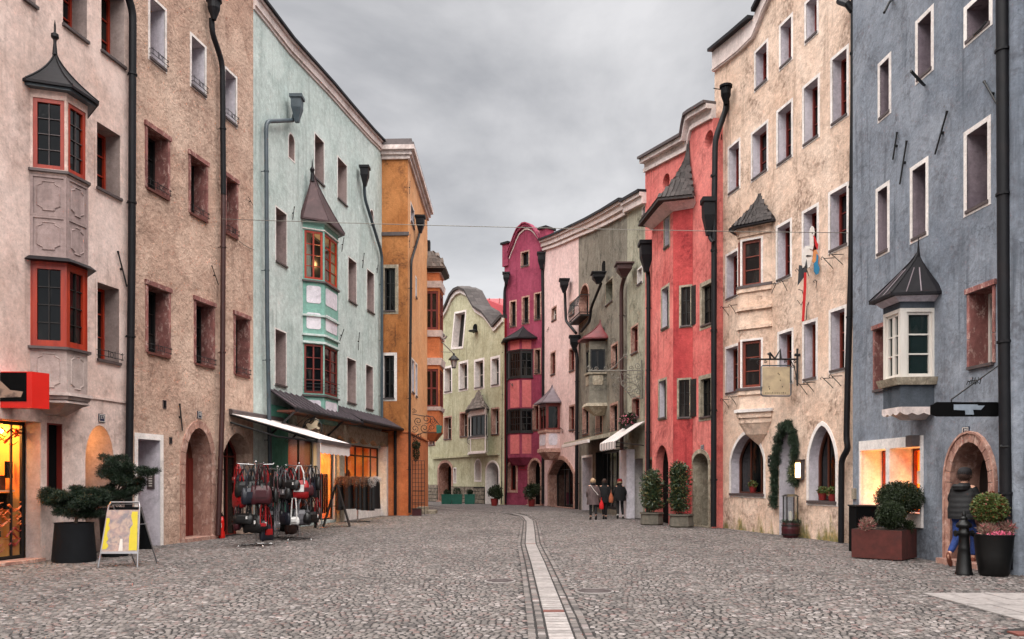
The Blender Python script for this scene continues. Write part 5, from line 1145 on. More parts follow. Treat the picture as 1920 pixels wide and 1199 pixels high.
# bay: street face and side face, from ground arches to the shingle cap
BF = Plane(bf, bn); BS = Plane(bn, bi); BL_ = Plane(wf, bf); zt = BS.hit(1285, 392)[1]
zc0 = BF.hit(1245, 860)[1]; hsF, hsS = [], []
for (x0, y0, x1, y1) in ((1246, 466, 1255, 405), (1241, 618, 1254, 536), (1236, 785, 1249, 712)):
    window(H, BF, BF.rect(x0, y0, x1, y1), dep=.22, fmat='blackwood', cols=1, rows=2, surround=.09, smat='greystone', rmat='lilac', holes=hsF)
for (x0, y0, x1, y1) in ((1277, 612, 1297, 537), (1273, 783, 1293, 712)):
    r = BS.rect(x0, y0, x1, y1); r = (max(r[0], .12), r[1], min(r[2], BS.L - .08), r[3]); window(H, BS, r, dep=.06, fmat='blackwood', cols=2, rows=3, fw=.035, mw=.03, tw=.016, surround=.07, smat='greystone', rmat='greystone', holes=hsS)
    shutter(BS, r[2] + .04, r[1], r[3], .3, 30, 'darkwood', 1)
mats = ['red', 'lilac', 'greystone', 'blackwood', 'red']
mb = MB(); mm = {m: i for i, m in enumerate(H.mat)}
archF = arch_pts(.35, BF.L - .45, -.05, 2.0, 2.9, 'round')
wall_faces(mb, BF, [(0, -.05), (BF.L, -.05), (BF.L, zt), (0, zt)], hsF + [(archF, .3, 0)]); i_ = H.mi('red_shade'); fs = len(mb.f); wall_faces(mb, BS, [(0, -.05), (BS.L, -.05), (BS.L, zt), (0, zt)], hsS, i_); wall_faces(mb, BL_, [(0, -.05), (BL_.L, -.05), (BL_.L, zt), (0, zt)], [])
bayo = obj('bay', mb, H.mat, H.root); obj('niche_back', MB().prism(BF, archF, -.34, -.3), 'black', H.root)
def bayplan(g):
    return [wf + V((.2, 0)) - BL_.t * 0 + V((0, g * 1.0)), bf + BF.n * g - BF.t * g, bn + BF.n * g + BS.n * g, bi + BS.n * g + BS.t * .15, bi + V((.3, .3)), wf + V((.4, .2))]
z0 = zt; obj('eaves', MB().loft([[V((q.x, q.y, z0 - .02)) for q in bayplan(.02)], [V((q.x, q.y, z0 + .3)) for q in bayplan(.34)]]), 'palepink', H.root)
ap_ = PRd.w(1292, 264, .02); ev = [tuple(q) for q in bayplan(.42)]; ro, rings = spire(ev, z0 + .3, tuple(ap_), 1.9, 9, .08, 'shingledk', H.root); shingles(ro, rings, (1, 2), 'shingledk', .16, .15, 1.3); 
hopper(H, PRd.w(1212, 476, .35), .6, 1.15, 'box'); pipe(H, PRd, [(1212, 497), (1216, 520), (1215, 985)], r=.085, off=.2); hopper(H, PRd.w(1328, 400, .3), .45, 1.2, 'box'); pipe(H, PRd, [(1330, 430), (1331, 448), (1338, 455)], r=.06, off=.25)
obj('stone_tablet', MB().box(PRd, *[PRd.rect(1262, 920, 1288, 858)[i] for i in (0, 2, 1, 3)], 0, .05), 'greystone', H.root)
number_plate(PRd, 1315, 844, 1320, 834, '6', 'tiny house number plate above the grey stone arch of the coral house')

# ---------------- cream house ----------------
def cx_(D): return 13.006 - .22 * D
PC = Plane((cx_(27.48), 27.48), (cx_(18.9), 18.9))
H = House('town_house', 'cream house with rows of white framed windows, two pointed ground floor windows and shingled oriel', PC, 'cream', [(1340, 133), (1350, 126), (1370, 111), (1390, 95), (1415, 70), (1425, 47), (1435, 20), (1445, 0), (1500, -130), (1640, -260)], back=(9, 0)); HC = H
CW = [(1417, 168, 1438, 79), (1464, 127, 1484, 31), (1512, 78, 1532, -12), (1367, 364, 1386, 264), (1411, 337, 1438, 231), (1459, 309, 1484, 191), (1508, 272, 1534, 145), (1561, 233, 1588, 91),
      (1362.5, 562, 1383, 470), (1458, 526, 1482, 415), (1507, 488, 1532, 387), (1557, 471, 1588, 348), (1362, 738, 1384, 648), (1461, 720, 1485, 620), (1508, 712, 1530, 602), (1558, 696, 1584, 578)]
for (x0, y0, x1, y1) in CW:
    w_ = window(H, PC, PC.rect(x0, y0, x1, y1), dep=.27, fmat='rust' if y0 > 640 else 'darkred', cols=2, rows=3, surround=.085, rmat='lilac', sill='sill', sillp=.04)
# pointed windows
for (x0, yb, x1, ym) in ((1371, 926, 1432, 814), (1517, 940, 1567, 798)):
    a = PC.hit(x0, 900)[0]; b = PC.hit(x1, 900)[0]; xm = (x0 + x1) / 2; zb = PC.hit(x0, yb)[1]; zt = PC.hit(xm, ym)[1]; ap = arch_pts(a, b, zb, zb + (zt - zb) * .54, zt, 'soft', 14); H.hole(ap, .3, 'lilac')
    arch_filler(H, PC, ap, .3, 'brown', bars_u=(.36, .68), bars_z=()); obj('surround', MB().ring(PC, ap, scale_pts(ap, .11, None), -.01, .014), 'white', H.root); obj('sill', MB().box(PC, a - .05, b + .05, zb - .05, zb + .02, -.3, .06), 'sill', H.root)
a = PC.hit(1461, 900)[0]; b = PC.hit(1490, 900)[0]; ap = arch_pts(a, b, -.05, PC.hit(1476, 850)[1], PC.hit(1476, 802)[1], 'pointed', 12); H.hole(ap, .8, 'lilac'); NICHE = ap
dd = obj('door', MB().prism(PC, ap, -.85, -.8), 'brown', H.root); obj('door_panel', MB().box(PC, a + .15, b - .15, .3, 1.9, -.8, -.785), 'darkwood', dd)
H.finish()
tp = rtop(H); lo_c = [PC.hit(x, y) for x, y in ((1340, 133), (1350, 126), (1370, 111), (1390, 95), (1415, 70), (1425, 47), (1435, 20), (1445, 0), (1500, -130))]; hi_c = [PC.hit(x, y) for x, y in ((1340, 99), (1379, 68), (1417, 36), (1421, 24), (1433, 0), (1480, -120))]
obj('cornice', MB().prism(PC, [(u, z - .05) for u, z in lo_c] + hi_c[::-1], -.1, .1), 'cornice', H.root); obj('moulding', band(PC, lo_c, [(.0, .06, .13)], MB()), 'cornice', H.root)
obj('roof_edge', band(PC, hi_c[:3], [(0, .1, .28)], MB()), 'roofdark', H.root); obj('roof_edge', band(PC, hi_c[3:], [(0, .12, .24)], MB()), 'roofdark', H.root)
# oriel
PCo = PC; uX = PC.hit(1446, 600)[0]; p = .61; uE = uX - .5; uC = uE - .1
q_ = PC.hit(1388, 582, p)[0]; uE = q_; uC = uE - .12; uW = uC - .5
O = Oriel(H, PC, uW, uC, uE, uX, p); F1, F2 = O.f[1], O.f[2]; Z = lambda y: F2.hit(1400, y)[1]
hs = [[], [], []]
for ya, yb in ((537, 452), (727, 640)):
    r = (.06, Z(ya), F2.hit(1427, 500)[0], Z(yb)); hs[2].append((rect_pts(r), .07, 1)); window(H, F2, r, dep=.07, fmat='rust', cols=1, rows=3, fw=.08, cut=False, sill=None, surround=.06, name='oriel_window', tw=.03); 
    q = (.01, Z(ya), F1.L - .01, Z(yb)); obj('corner_post', MB().box(F1, q[0], q[2], q[1], q[3], -.02, .012), 'rust', H.root)
O.body(Z(770), Z(425), ['cream', 'white'], hs)
for y0, y1, g_, m_ in ((541, 536, .07, 'sill'), (549, 541, .05, 'cream'), (583, 577, .08, 'cream'), (618, 612, .06, 'cream'), (733, 728, .08, 'sill'), (741, 733, .05, 'cream'), (774, 768, .12, 'white'), (784, 774, .05, 'cream'), (794, 784, .0, 'cream'), (444, 430, .04, 'cream'), (431, 423, .12, 'cream')): O.slab(Z(y0), Z(y1), g_, m_)
u_m = (uW + uX) / 2; cp = V(PC.P(u_m, Z(835), .03)); obj('corbel', MB().loft([[cp.lerp(V((x, y, Z(794))), .03) for x, y in O.plan(-.02)], [V((x, y, Z(815))).lerp(V((cp.x, cp.y, Z(815))), .35) for x, y in O.plan(-.02)], [V((x, y, Z(794))) for x, y in O.plan(-.02)]]), 'cream', H.root)
ap_ = PC.w(1426, 364, .2); ro, rings = spire(O.plan(.26), Z(426), tuple(ap_), 1.35, 7, .05, 'roofdark', H.root); shingles(ro, rings, (1, 2, 3), 'shingledk', .12, .12, 1.3)
PX_ = Plane((0, 26.5), (20, 26.5)); pipe(H, PX_, [(1362, 187), (1361, 205), (1341, 262), (1339, 400), (1338, 988)], r=.095, off=0.0, brackets=False)
for y_ in (330, 470, 620, 770, 900): c_ = PX_.w(1338.5, y_); obj('bracket', MB().tube([c_ - V((0, 0, .03)), c_ + V((0, 0, .03))], .115, 12), 'pipe', H.root); obj('bracket', MB().tube([c_, c_ + V((.2, .3, 0))], .015, 5), 'pipe', H.root); hopper(H, PC.w(1361, 175, .3), .42, .62, 'round')
obj('pipe_spike', MB().tube([PC.w(1350, 168, .5), PC.w(1338, 166, .9)], .015, 4), 'iron', H.root)
pipe(H, PC, [(1601, 0), (1600, 200), (1596, 500), (1590, 690), (1587, 822), (1590, 842), (1578, 862), (1577, 1018)], r=.075, off=.18)
obj('downpipe', MB().tube([PC.w(1574, 2, .3), PC.w(1590, 8, .3), PC.w(1599, 20, .2)], .09, 10), 'pipe', H.root)
# forged flag holders in pairs
FB = [(1455, 533, 1447, 548), (1467, 528, 1476, 544), (1355, 577, 1366, 590), (1370, 573, 1380, 587), (1545, 485, 1562, 502), (1560, 478, 1580, 494), (1355, 750, 1366, 762), (1370, 745, 1380, 757), (1500, 722, 1513, 738), (1512, 718, 1526, 733), (1544, 710, 1562, 726), (1560, 706, 1577, 722), (1497, 507, 1500, 520), (1512, 503, 1516, 516), (1531, 528, 1530, 538)]
for x0, y0, x1, y1 in FB:
    a = PC.w(x0, y0, .35); b = PC.w(x1, y1 - 4, .02); c = PC.w(x1, y1 + 2, .02); m = MB(); m.tube([a, PC.w(x1 + 2, y0 - 1, .02)], .011, 5); m.tube([a, b.lerp(a, .3) - V((0, 0, .05)), c], .011, 5)
    m.tube([a + V((-.0, 0, .0)), a + V((-.05, -.02, .04)), a + V((-.08, 0, .0)), a + V((-.05, .02, -.03))], .01, 5); obj('flag_bracket', m, 'iron', H.root)

# ---------------- slate blue house ----------------
def bx_(D): return 9.476 - .067 * D
PB = Plane((bx_(19.22), 19.22), (bx_(13.86), 13.86))
H = House('town_house', 'slate blue house with white framed windows, grey capped oriel and stone arched door', PB, 'blue', [(1600, -200), (1886, -700)], back=(9, 0)); HB = H
for (x0, y0, x1, y1) in ((1650, 222, 1667, 108), (1721, 149, 1746, 20), (1813, 78, 1855, -20), (1646, 477, 1664, 348), (1711, 449, 1736, 304), (1813, 397, 1852, 228)):
    window(H, PB, PB.rect(x0, y0, x1, y1), dep=.5, fmat='palewood', cols=2, rows=3, surround=.09, rmat='mauvedk', sill='sill', sillp=.03, proud=.008)
for (x0, y0, x1, y1) in ((1819, 690, 1862, 536), (1641, 733, 1662, 612)):
    window(H, PB, PB.rect(x0, y0, x1, y1), dep=.36, fmat='palewood', cols=2, rows=3, rmat='marble', sblocks=.07, sill='sill')
# double shop window, lit
r1 = PB.rect(1616, 958, 1664, 845); zt = PB.hit(1664, 842)[1]; zb = PB.hit(1640, 958)[1]; r1 = (PB.hit(1617, 900)[0], zb, PB.hit(1664.5, 900)[0], zt); r2 = (PB.hit(1672, 900)[0], zb, PB.hit(1729, 900)[0], zt)
for r in (r1, r2): H.hole(rect_pts(r), .5, 'white')
# stone arched door
a = PB.hit(1785, 950)[0]; b = PB.hit(1857, 950)[0]; ap = arch_pts(a, b, -.05, PB.hit(1820, 905)[1], PB.hit(1820, 829)[1], 'round', 12); H.hole(ap, .55, 'marble2'); DB = ap
dd = obj('door', MB().prism(PB, ap, -.65, -.55), 'darkwood', H.root); obj('pane', MB().box(PB, (a + b) / 2 - .05, b - .15, .9, 2.2, -.55, -.54), 'glass', dd); obj('notice', MB().box(PB, b - .5, b - .25, 1.5, 2.05, -.538, -.53), 'palewood', dd)
obj('muntin', MB().box(PB, (a + b) / 2 + .1, (a + b) / 2 + .13, .9, 2.4, -.53, -.51), 'palewood', dd)
H.finish()
pc = obj('portal', MB().box(PB, a - .2, b + .2, -.02, .1, -.5, .2), 'marble2', H.root); stones_ring(pc, PB, ap, .16, -.02, .04, 'marble2', .1)
obj('portal_moulding', MB().ring(PB, scale_pts(ap, .16, .1)[1:] + scale_pts(ap, .16, .1)[:1], scale_pts(ap, .2, .1)[1:] + scale_pts(ap, .2, .1)[:1], -.01, .07, closed=False), 'marble2', H.root)
fr = (r1[0], zb, r2[2], zt); m = MB(); m.ring(PB, rect_pts(fr), rect_pts((fr[0] - .07, fr[1] - .28, fr[2] + .05, fr[3] + .22)), -.02, .05); m.box(PB, r1[2] + .001, r2[0] - .001, zb, zt, -.45, .05); obj('shop_surround', m, 'white', H.root)
for i, r in enumerate((r1, r2)):
    fm = MB().ring(PB, rect_pts(grow(r, -.05)), rect_pts(r), -.56, -.48); sw_ = obj('shop_window', fm, 'darkred', H.root); obj('pane', MB().box(PB, r[0] + .04, r[2] - .04, r[1] + .04, r[3] - .04, -.53, -.522), 'clear', sw_)
    bxm = MB(); bxm.box(PB, r[0] - .02, r[2] + .02, zb - .1, zt + .1, -1.25, -1.2); bxm.box(PB, r[0] - .06, r[0] - .01, zb - .1, zt + .1, -1.2, -.57); bxm.box(PB, r[2] + .01, r[2] + .06, zb - .1, zt + .1, -1.2, -.57); bxm.box(PB, r[0], r[2], zb - .1, zb - .02, -1.2, -.57); bxm.box(PB, r[0], r[2], zt + .02, zt + .1, -1.2, -.57); obj('display_box', bxm, 'shopwall2', sw_) if 'shopwall2' in MT else None
    if 'shopwall2' not in MT:
        s = NT('amber display back'); s.setcol(s.mix(s.ramp(s.noise(.9, 2), .4, .6), lin((255, 176, 60)), lin((250, 150, 40)))); s.p(Roughness=.6); MT['shopwall2'] = s.m; obj('display_box', bxm, 'shopwall2', sw_)
    area('shop_light', PB, (r[0] + r[2]) / 2, zb + .04, -.85, .35, 8 - 1.5 * i, (1.0, .5, .13), sw_, rot='up')
    tl = MB().tube([PB.P(r[0] + .1, zb + .03, -.72), PB.P(r[2] - .1, zb + .03, -.72)], .025, 8); obj('light_tube', tl, 'lampsoft', sw_)
    if i: obj('display_panel', MB().box(PB, r[2] - .38, r[2] - .04, zb + .1, zt - .35, -.7, -.66), 'darkred', sw_); obj('poster', MB().box(PB, r[0] + .12, r[0] + .3, zb + .62, zb + .9, -.51, -.505), 'palewood', sw_)
    if i: text_obj('TAXFREE', .11, PB.P((r[0] + r[2]) / 2 + .06, zt - .17, -.50), face_rot(PB), 'palewood', sw_)
# bay above
uX = PB.hit(1752, 640)[0]; p = .67; uE = PB.hit(1688, 640, p)[0]; uC = PB.hit(1656, 640, p)[0]; uW = uC - .05
O = Oriel(H, PB, uW, uC, uE, uX - .0, p); F1, F2 = O.f[1], O.f[2]; Z = lambda y: F2.hit(1700, y)[1]
h = [[], [], []]
r = (.08, Z(705), F1.L - .08, Z(585)); h[1].append((rect_pts(r), .05, 1)); window(H, F1, r, dep=.05, fmat='palewood', cols=2, rows=3, fw=.05, cut=False, sill=None, name='oriel_window', glass='glassgreen', mw=.09)
r = (.13, Z(705), F2.L - .04, Z(585)); h[2].append((rect_pts(r), .05, 1)); window(H, F2, r, dep=.05, fmat='palewood', cols=1, rows=3, fw=.05, cut=False, sill=None, name='oriel_window', glass='glassgreen', tw=.03)
O.body(Z(710), Z(578), ['palewood', 'palewood'], h); O.body(Z(768), Z(710), ['bluedark']); O.body(Z(578), Z(560), ['bluedark'])
O.slab(Z(722), Z(708), .08, 'greystone', g2=.13); O.slab(Z(566), Z(552), .03, 'lilac', 'cornice', .2)
z0_ = Z(768); N = 16
for F in (F1, F2):
    q = [(0, z0_ + .05)] + [(F.L * i / N, z0_ - .06 - .05 * abs(math.sin(i / N * math.pi * 3))) for i in range(N + 1)] + [(F.L, z0_ + .05)]; obj('scalloped_apron', MB().prism(F, q, -.04, .03), 'cornice', H.root)
O.slab(z0_ - .18, z0_, -.3, 'cornice', 'corbel', -.02)
ap_ = PB.w(1722, 475, .2); ro, rings = spire(O.plan(.25), Z(552), tuple(ap_), 1.12, 5, .05, 'roofdark', H.root, ribs=(1, 2, 3)); sm = MB()
for k in (1, 2, 3):
    a, b = rings[0][k], rings[0][(k + 1) % 6]
    for t in (.33, .66): sm.tube([a.lerp(b, t) + V((0, 0, .01)), rings[3][k].lerp(rings[3][(k + 1) % 6], t) + V((0, 0, .02))], .014, 4)
obj('seam', sm, 'roofgrey', ro); obj('finial', MB().lathe([(.05, -.15), (.02, .1), (.004, .3)], tuple(PB.w(1722, 472, .2)), 6), 'roofdark', H.root)
for a in ((1776, 208, 1753, 290), (1700, 264, 1687, 346), (1845, 153, 1872, 200), (1682, 248, 1674, 300)): anchor(H, PB, *a, r=.03)
obj('flag_bracket', MB().tube([PB.w(1708, 133, .5), PB.w(1728, 155, .15), PB.w(1733, 160, .02)], .03, 5), 'iron', H.root); obj('flag_bracket', MB().tube([PB.w(1658, 24, .6), PB.w(1668, 4, .3), PB.w(1672, 0, .02)], .03, 5), 'iron', H.root)
g_ = MB(); g_.tube([PB.w(1826, 66, .12), PB.w(1838, 55, .2), PB.w(1850, 40, .15)], .02, 5); obj('window_guard', g_, 'iron', H.root)
pipe(H, PB, [(1879, -40), (1882, 500), (1888, 1068)], r=.1, off=.14)
obj('pipe_hook', MB().tube([PB.w(1875, 829, .05), PB.w(1878, 838, .3), PB.w(1892, 838, .3)], .018, 5), 'iron', H.root); obj('lamp_box', MB().box(PB, PB.hit(1717, 827)[0], PB.hit(1729, 827)[0], PB.hit(1722, 838)[1], PB.hit(1722, 817)[1], .05, .22), 'sill', H.root)
obj('junction_box', MB().box(PB, PB.hit(1600, 930)[0], PB.hit(1606, 930)[0], PB.hit(1603, 936)[1], PB.hit(1603, 916)[1], 0, .05), 'greystone', H.root)
obj('name_board', MB().box(PB, PB.hit(1865, 930)[0], PB.hit(1871, 930)[0], PB.hit(1868, 932)[1], PB.hit(1868, 901)[1], 0, .03), 'palewood', H.root)
number_plate(PB, 1808, 816, 1816, 800, '14', 'small black house number plate above the stone arch of the blue house')

# ---------------- next house at the right edge ----------------
PN = Plane((bx_(13.8) + .03, 13.78), (bx_(6.0) + .2, 6.0)); H = House('town_house', 'dark grey blue house wall cut off by the right edge', PN, 'bluedark', [(1890, -700), (2900, -3000)], back=(9, 0)); H.top = [(0, 19), (PN.L, 19)]; H.finish()
obj('pilaster', MB().lathe([(.16, -.05), (.16, 18.9)], tuple(PN.P(.2, 0, -.02)), 14), 'blue', H.root)
# ================= PAVING =================
import numpy as np
CLN = [(0.50, 4.0), (.502, 8.05), (.51, 9.56), (.507, 12.9), (.503, 15.5), (.47, 20.2), (.60, 26.1), (.70, 31.6), (.56, 35.8), (.05, 38.6), (-.9, 40.7), (-2.9, 43.4), (-4.6, 47.5), (-6.5, 54)]
CLP = [V(p) for p in CLN]; PAVE0, PAVE1 = 6.6, 42.0
def strip_pts(step):
    out = []; d = 0.0
    for a, b in zip(CLP, CLP[1:]):
        L = (b - a).length
        while d < L: out.append((a.lerp(b, d / L), (b - a).normalized())); d += step
        d -= L
    return out
def sx_at(y):
    for a, b in zip(CLP, CLP[1:]):
        if a.y <= y <= b.y: return a.x + (b.x - a.x) * (y - a.y) / (b.y - a.y)
    return CLP[-1].x
def sett_variant(i, rr):
    j = lambda k: rr.uniform(-k, k)
    bt = [(-.5 + abs(j(.05)), -.5 + abs(j(.05))), (.5 - abs(j(.05)), -.5 + abs(j(.05))), (.5 - abs(j(.05)), .5 - abs(j(.05))), (-.5 + abs(j(.05)), .5 - abs(j(.05)))]
    tp = [(x * .78 + j(.05), y * .74 + j(.05)) for x, y in bt]; mid = [(x * .96, y * .96) for x, y in bt]
    tz = [j(.12) for _ in range(4)]
    v = [(x, y, -.7) for x, y in mid] + [(x, y, tz[k]) for k, (x, y) in enumerate(tp)]
    f = [(k, (k+1) % 4, 4 + (k+1) % 4, 4 + k) for k in range(4)]
    f.append((4, 5, 6, 7)); return np.array(v), f
rr = random.Random(3); VAR = [sett_variant(i, rr) for i in range(24)]
MEV = []
for i, (v, f) in enumerate(VAR):
    for t in range(2):
        me = bpy.data.meshes.new('sett'); me.from_pydata([tuple(p) for p in v], [], f); me.materials.append(MT['sett'])
        a = me.attributes.new('tone', 'FLOAT_VECTOR', 'FACE'); c = [rr.random(), rr.random(), rr.random()]; a.data.foreach_set('vector', c * len(f)); MEV.append(me)
covers = [(-.19, 12.7, .30), (1.19, 11.54, .33), (5.55, 8.35, .34)]
def lwall(y): return min(lx(y), -11.43 + .151 * y if y > 24 else 99) if y < 36 else -5.2
def rwall(y):
    if y < 19.2: return bx_(y)
    if y < 27: return cx_(y)
    if y < 34: return 5.33 + (32 - y) * .269
    return 9.77 - .138 * y
place = []   # x, y, w, h, rot
y = PAVE0; row = 0
while y < PAVE1:
    rh = 0.068 * (1 + (y - 6) * 0.012); lim = (y + .6) * .66 + .5
    x = max(lwall(y) - .15, -lim); xe = min(rwall(y) + .15, lim); x += rnd.uniform(0, .08)
    while x < xe:
        w = rnd.uniform(.055, .098) * (1 + (y - 6) * 0.012); cx = x + w / 2; f = (cx / 1.3 + 40 + .04 * math.sin(y * 1.7)) % 1.0; yy = y - .22 * (2 * f - 1) ** 2 + .1 + rnd.uniform(-.008, .008)
        ang = -.22 * 4 * (2 * f - 1) / 1.5 * .9
        x += w
        if abs(cx - sx_at(yy)) < .14 + .215: continue
        if cx > 5.78 and yy < 11.36: continue
        if any((cx - a) ** 2 + (yy - b) ** 2 < (r + .03) ** 2 for a, b, r in covers): continue
        place.append((cx, yy, w * .9, rh * .88, ang + rnd.uniform(-.05, .05)))
    y += rh
for p, t in strip_pts(.115):      # two courses set along the drain
    if not (6.8 < p.y < 36): continue
    nn = V((t.y, -t.x)); an = math.atan2(-t.x, t.y)
    for s in (-1, 1):
        for k in (0, 1): q = p + nn * s * (.14 + .052 + k * .105); place.append((q.x, q.y, .098, .108, an + rnd.uniform(-.03, .03)))
for a, b, r in covers[:2]:
    for k in range(18): an = k * math.pi / 9; place.append((a + math.cos(an) * (r + .0), b + math.sin(an) * (r + .0), .07, .1, an))
def shown(p): return (p[2] * p[3]) / (p[1] ** 3) if abs(p[0]) < p[1] * .64 and p[1] > 8.0 else 0
place.sort(key=lambda p: -shown(p))
for k, p in enumerate(place[:300]):
    o = bpy.data.objects.new('cobblestone', MEV[k % len(MEV)]); COL.objects.link(o); o.parent = ground; o.location = (p[0], p[1], rnd.uniform(-.003, .003)); o.rotation_euler = (0, 0, p[4]); o.scale = (p[2], p[3], .03)
P_ = np.array(place[300:]); n = len(P_); rg = np.random.RandomState(5); vi = rg.randint(0, len(VAR), n)
base = np.array([VAR[i][0] for i in range(len(VAR))])[vi]; zz = rg.uniform(-.004, .004, n)
c, s = np.cos(P_[:, 4]), np.sin(P_[:, 4]); X = base[:, :, 0] * P_[:, 2:3]; Y = base[:, :, 1] * P_[:, 3:4]
co = np.stack([X * c[:, None] - Y * s[:, None] + P_[:, 0:1], X * s[:, None] + Y * c[:, None] + P_[:, 1:2], base[:, :, 2] * .03 + zz[:, None]], 2).reshape(-1, 3)
ff = np.array(VAR[0][1]); fi = (ff[None] + (np.arange(n) * 8)[:, None, None]).reshape(-1)
me = bpy.data.meshes.new('cobblestones'); me.vertices.add(n * 8); me.vertices.foreach_set('co', co.ravel()); nf = n * 5
me.loops.add(nf * 4); me.loops.foreach_set('vertex_index', fi); me.polygons.add(nf); me.polygons.foreach_set('loop_start', np.arange(nf) * 4); me.update(calc_edges=True); me.validate()
a = me.attributes.new('tone', 'FLOAT_VECTOR', 'FACE'); a.data.foreach_set('vector', np.repeat(rg.rand(n, 3), 5, 0).ravel()); me.materials.append(MT['sett'])
o = bpy.data.objects.new('cobblestones', me); COL.objects.link(o); o.parent = ground; o['kind'] = 'stuff'; NST = n; print('setts', n)
obj('joint_bed', MB().add([(-11.5, 5, -.008), (9.6, 5, -.008), (9.2, 20, -.008), (5, PAVE1, -.008), (-6, PAVE1, -.008)], [(0, 1, 2, 3, 4)]), 'joint', ground)
# drain of light transverse slabs
k = 0; dr = strip_pts(.168)
for p, t in dr:
    k += 1
    if not (6.8 < p.y < 52): continue
    nn = V((t.y, -t.x)); w = .13 if p.y < 33 else (.11 if p.y < 38 else .07)
    q = [p - nn * w, p + nn * w, p + nn * w + t * .142, p - nn * w + t * .142]; col = 'slab'; z = .004 + rnd.uniform(0, .003)
    if abs(p.y - 9.75) < .1 or abs(p.y - 20.1) < .09: col = 'sillred'
    obj('paving_slab' if col == 'slab' else 'drain_grate', MB().hexa([V((a.x, a.y, -.03)) for a in q] + [V((a.x, a.y, z)).lerp(V((p.x, p.y, z)), .03) for a in q]), col, ground)
# light flagstones lower right
y = 11.34; ri = 0
while y > 6.2:
    h = (.62, .5, .7, .55)[ri % 4]; x = 5.8 + 0.0; first = True
    while x < 8.9:
        w = rnd.uniform(.52, .6) if not first else (.56 if ri % 2 else .34); first = False
        q = [(x + .011, y - h + .014), (x + w - .011, y - h + .014), (x + w - .011, y - .014), (x + .011, y - .014)]; z = .006 + rnd.uniform(0, .004)
        if q[2][0] < bx_(y) + .3: obj('paving_slab', MB().hexa([V((a, b, -.03)) for a, b in q] + [V((a, b, z)) for a, b in q]), 'slab', ground)
        x += w
    y -= h; ri += 1
for i, (a, b, r) in enumerate(covers[:2]):
    m = MB().lathe([(r - .05, -.02), (r - .05, .006), (.02, .008)], (a, b, 0), 28); cv = obj('manhole_cover', m, 'slab', ground); m = MB()
    for k in range(-3, 4): L_ = math.sqrt(max(0, (r - .08) ** 2 - (k * .06) ** 2)); m.wbox((a, b + k * .06, .008), L_ * 2, .02, .004)
    obj('ribs', m, 'sill', cv)
obj('drain_cover', MB().wbox((5.6, 8.35, -.02), .75, .2, .03), 'sillred', ground)

# ================= helpers for foliage =================
def leafmat(name, c, c2, rough=.5, tip=None):
    s = NT(name); at = s.n('ShaderNodeAttribute', attribute_name='tone'); sp = s.n('ShaderNodeSeparateXYZ'); s.l(at.outputs['Vector'], sp.inputs[0])
    col = s.mix(sp.outputs[0], lin(c), lin(c2))
    if tip: col = s.mix(s.ramp(sp.outputs[1], .8, .9), col, lin(tip))
    s.setcol(col); s.p(Roughness=rough); s.b.inputs['Specular IOR Level'].default_value = .35; return s.m
MT['box'] = leafmat('box leaves', (24, 34, 18), (46, 58, 32)); MT['box2'] = leafmat('bright box leaves', (58, 72, 34), (96, 108, 56), .5, (120, 60, 40)); MT['needle'] = leafmat('pine needles', (14, 25, 17), (34, 52, 33)); MT['laurel'] = leafmat('laurel leaves', (32, 46, 30), (70, 86, 58), .35, (112, 100, 60))
MT['fir'] = leafmat('fir twigs', (30, 44, 34), (60, 78, 58)); MT['heather'] = leafmat('heather', (150, 120, 110), (110, 92, 74), .8, (190, 90, 100)); MT['flower'] = leafmat('pink flowers', (206, 70, 110), (240, 150, 170), .6); MT['fur'] = leafmat('brown fur', (132, 84, 60), (66, 40, 30), .9, (190, 150, 120)); MT['furw'] = leafmat('pale fur', (206, 196, 190), (160, 150, 146), .9); MT['dry'] = leafmat('dry stalks', (150, 136, 100), (120, 104, 76), .8)
def foliage(name, clumps, n, size, mat, parent, seed=1, aspect=.5, shell=.6, up=0.0, bark=None, local=True):
    """leaf-sized blades spread through ellipsoids (centre, rx, ry, rz)"""
    g = np.random.RandomState(seed); C = np.array([c[0] for c in clumps], float); Rr = np.array([c[1] for c in clumps], float); wt = Rr.prod(1) ** .67; wt /= wt.sum()
    idx = g.choice(len(clumps), n, p=wt); d = g.normal(size=(n, 3)); d /= np.linalg.norm(d, axis=1)[:, None]; rad = shell + (1 - shell) * g.rand(n, 1) ** .6; rad *= 1 + .07 * np.sin(d[:, :1] * 9 + d[:, 1:2] * 7 + d[:, 2:] * 8)
    p = C[idx] + d * Rr[idx] * rad; a = g.normal(size=(n, 3)) + d * .8 + np.array([0, 0, up]); a /= np.linalg.norm(a, axis=1)[:, None]
    b = np.cross(a, g.normal(size=(n, 3))); b /= np.linalg.norm(b, axis=1)[:, None]; L = size * g.uniform(.6, 1.25, (n, 1)); Wd = L * aspect
    v = np.stack([p, p + a * L * .5 + b * Wd * .5, p + a * L, p + a * L * .5 - b * Wd * .5], 1).reshape(-1, 3)
    me = bpy.data.meshes.new(name); me.vertices.add(n * 4); me.vertices.foreach_set('co', v.ravel()); me.loops.add(n * 4); me.loops.foreach_set('vertex_index', np.arange(n * 4)); me.polygons.add(n); me.polygons.foreach_set('loop_start', np.arange(n) * 4); me.update(calc_edges=True)
    at = me.attributes.new('tone', 'FLOAT_VECTOR', 'FACE'); at.data.foreach_set('vector', g.rand(n, 3).ravel()); me.materials.append(MT[mat] if isinstance(mat, str) else mat)
    o = bpy.data.objects.new(name, me); COL.objects.link(o); o.parent = parent; return o
def lobj(name, mb, mat, parent, **k): return obj(name, mb, mat, parent, local=True, **k)
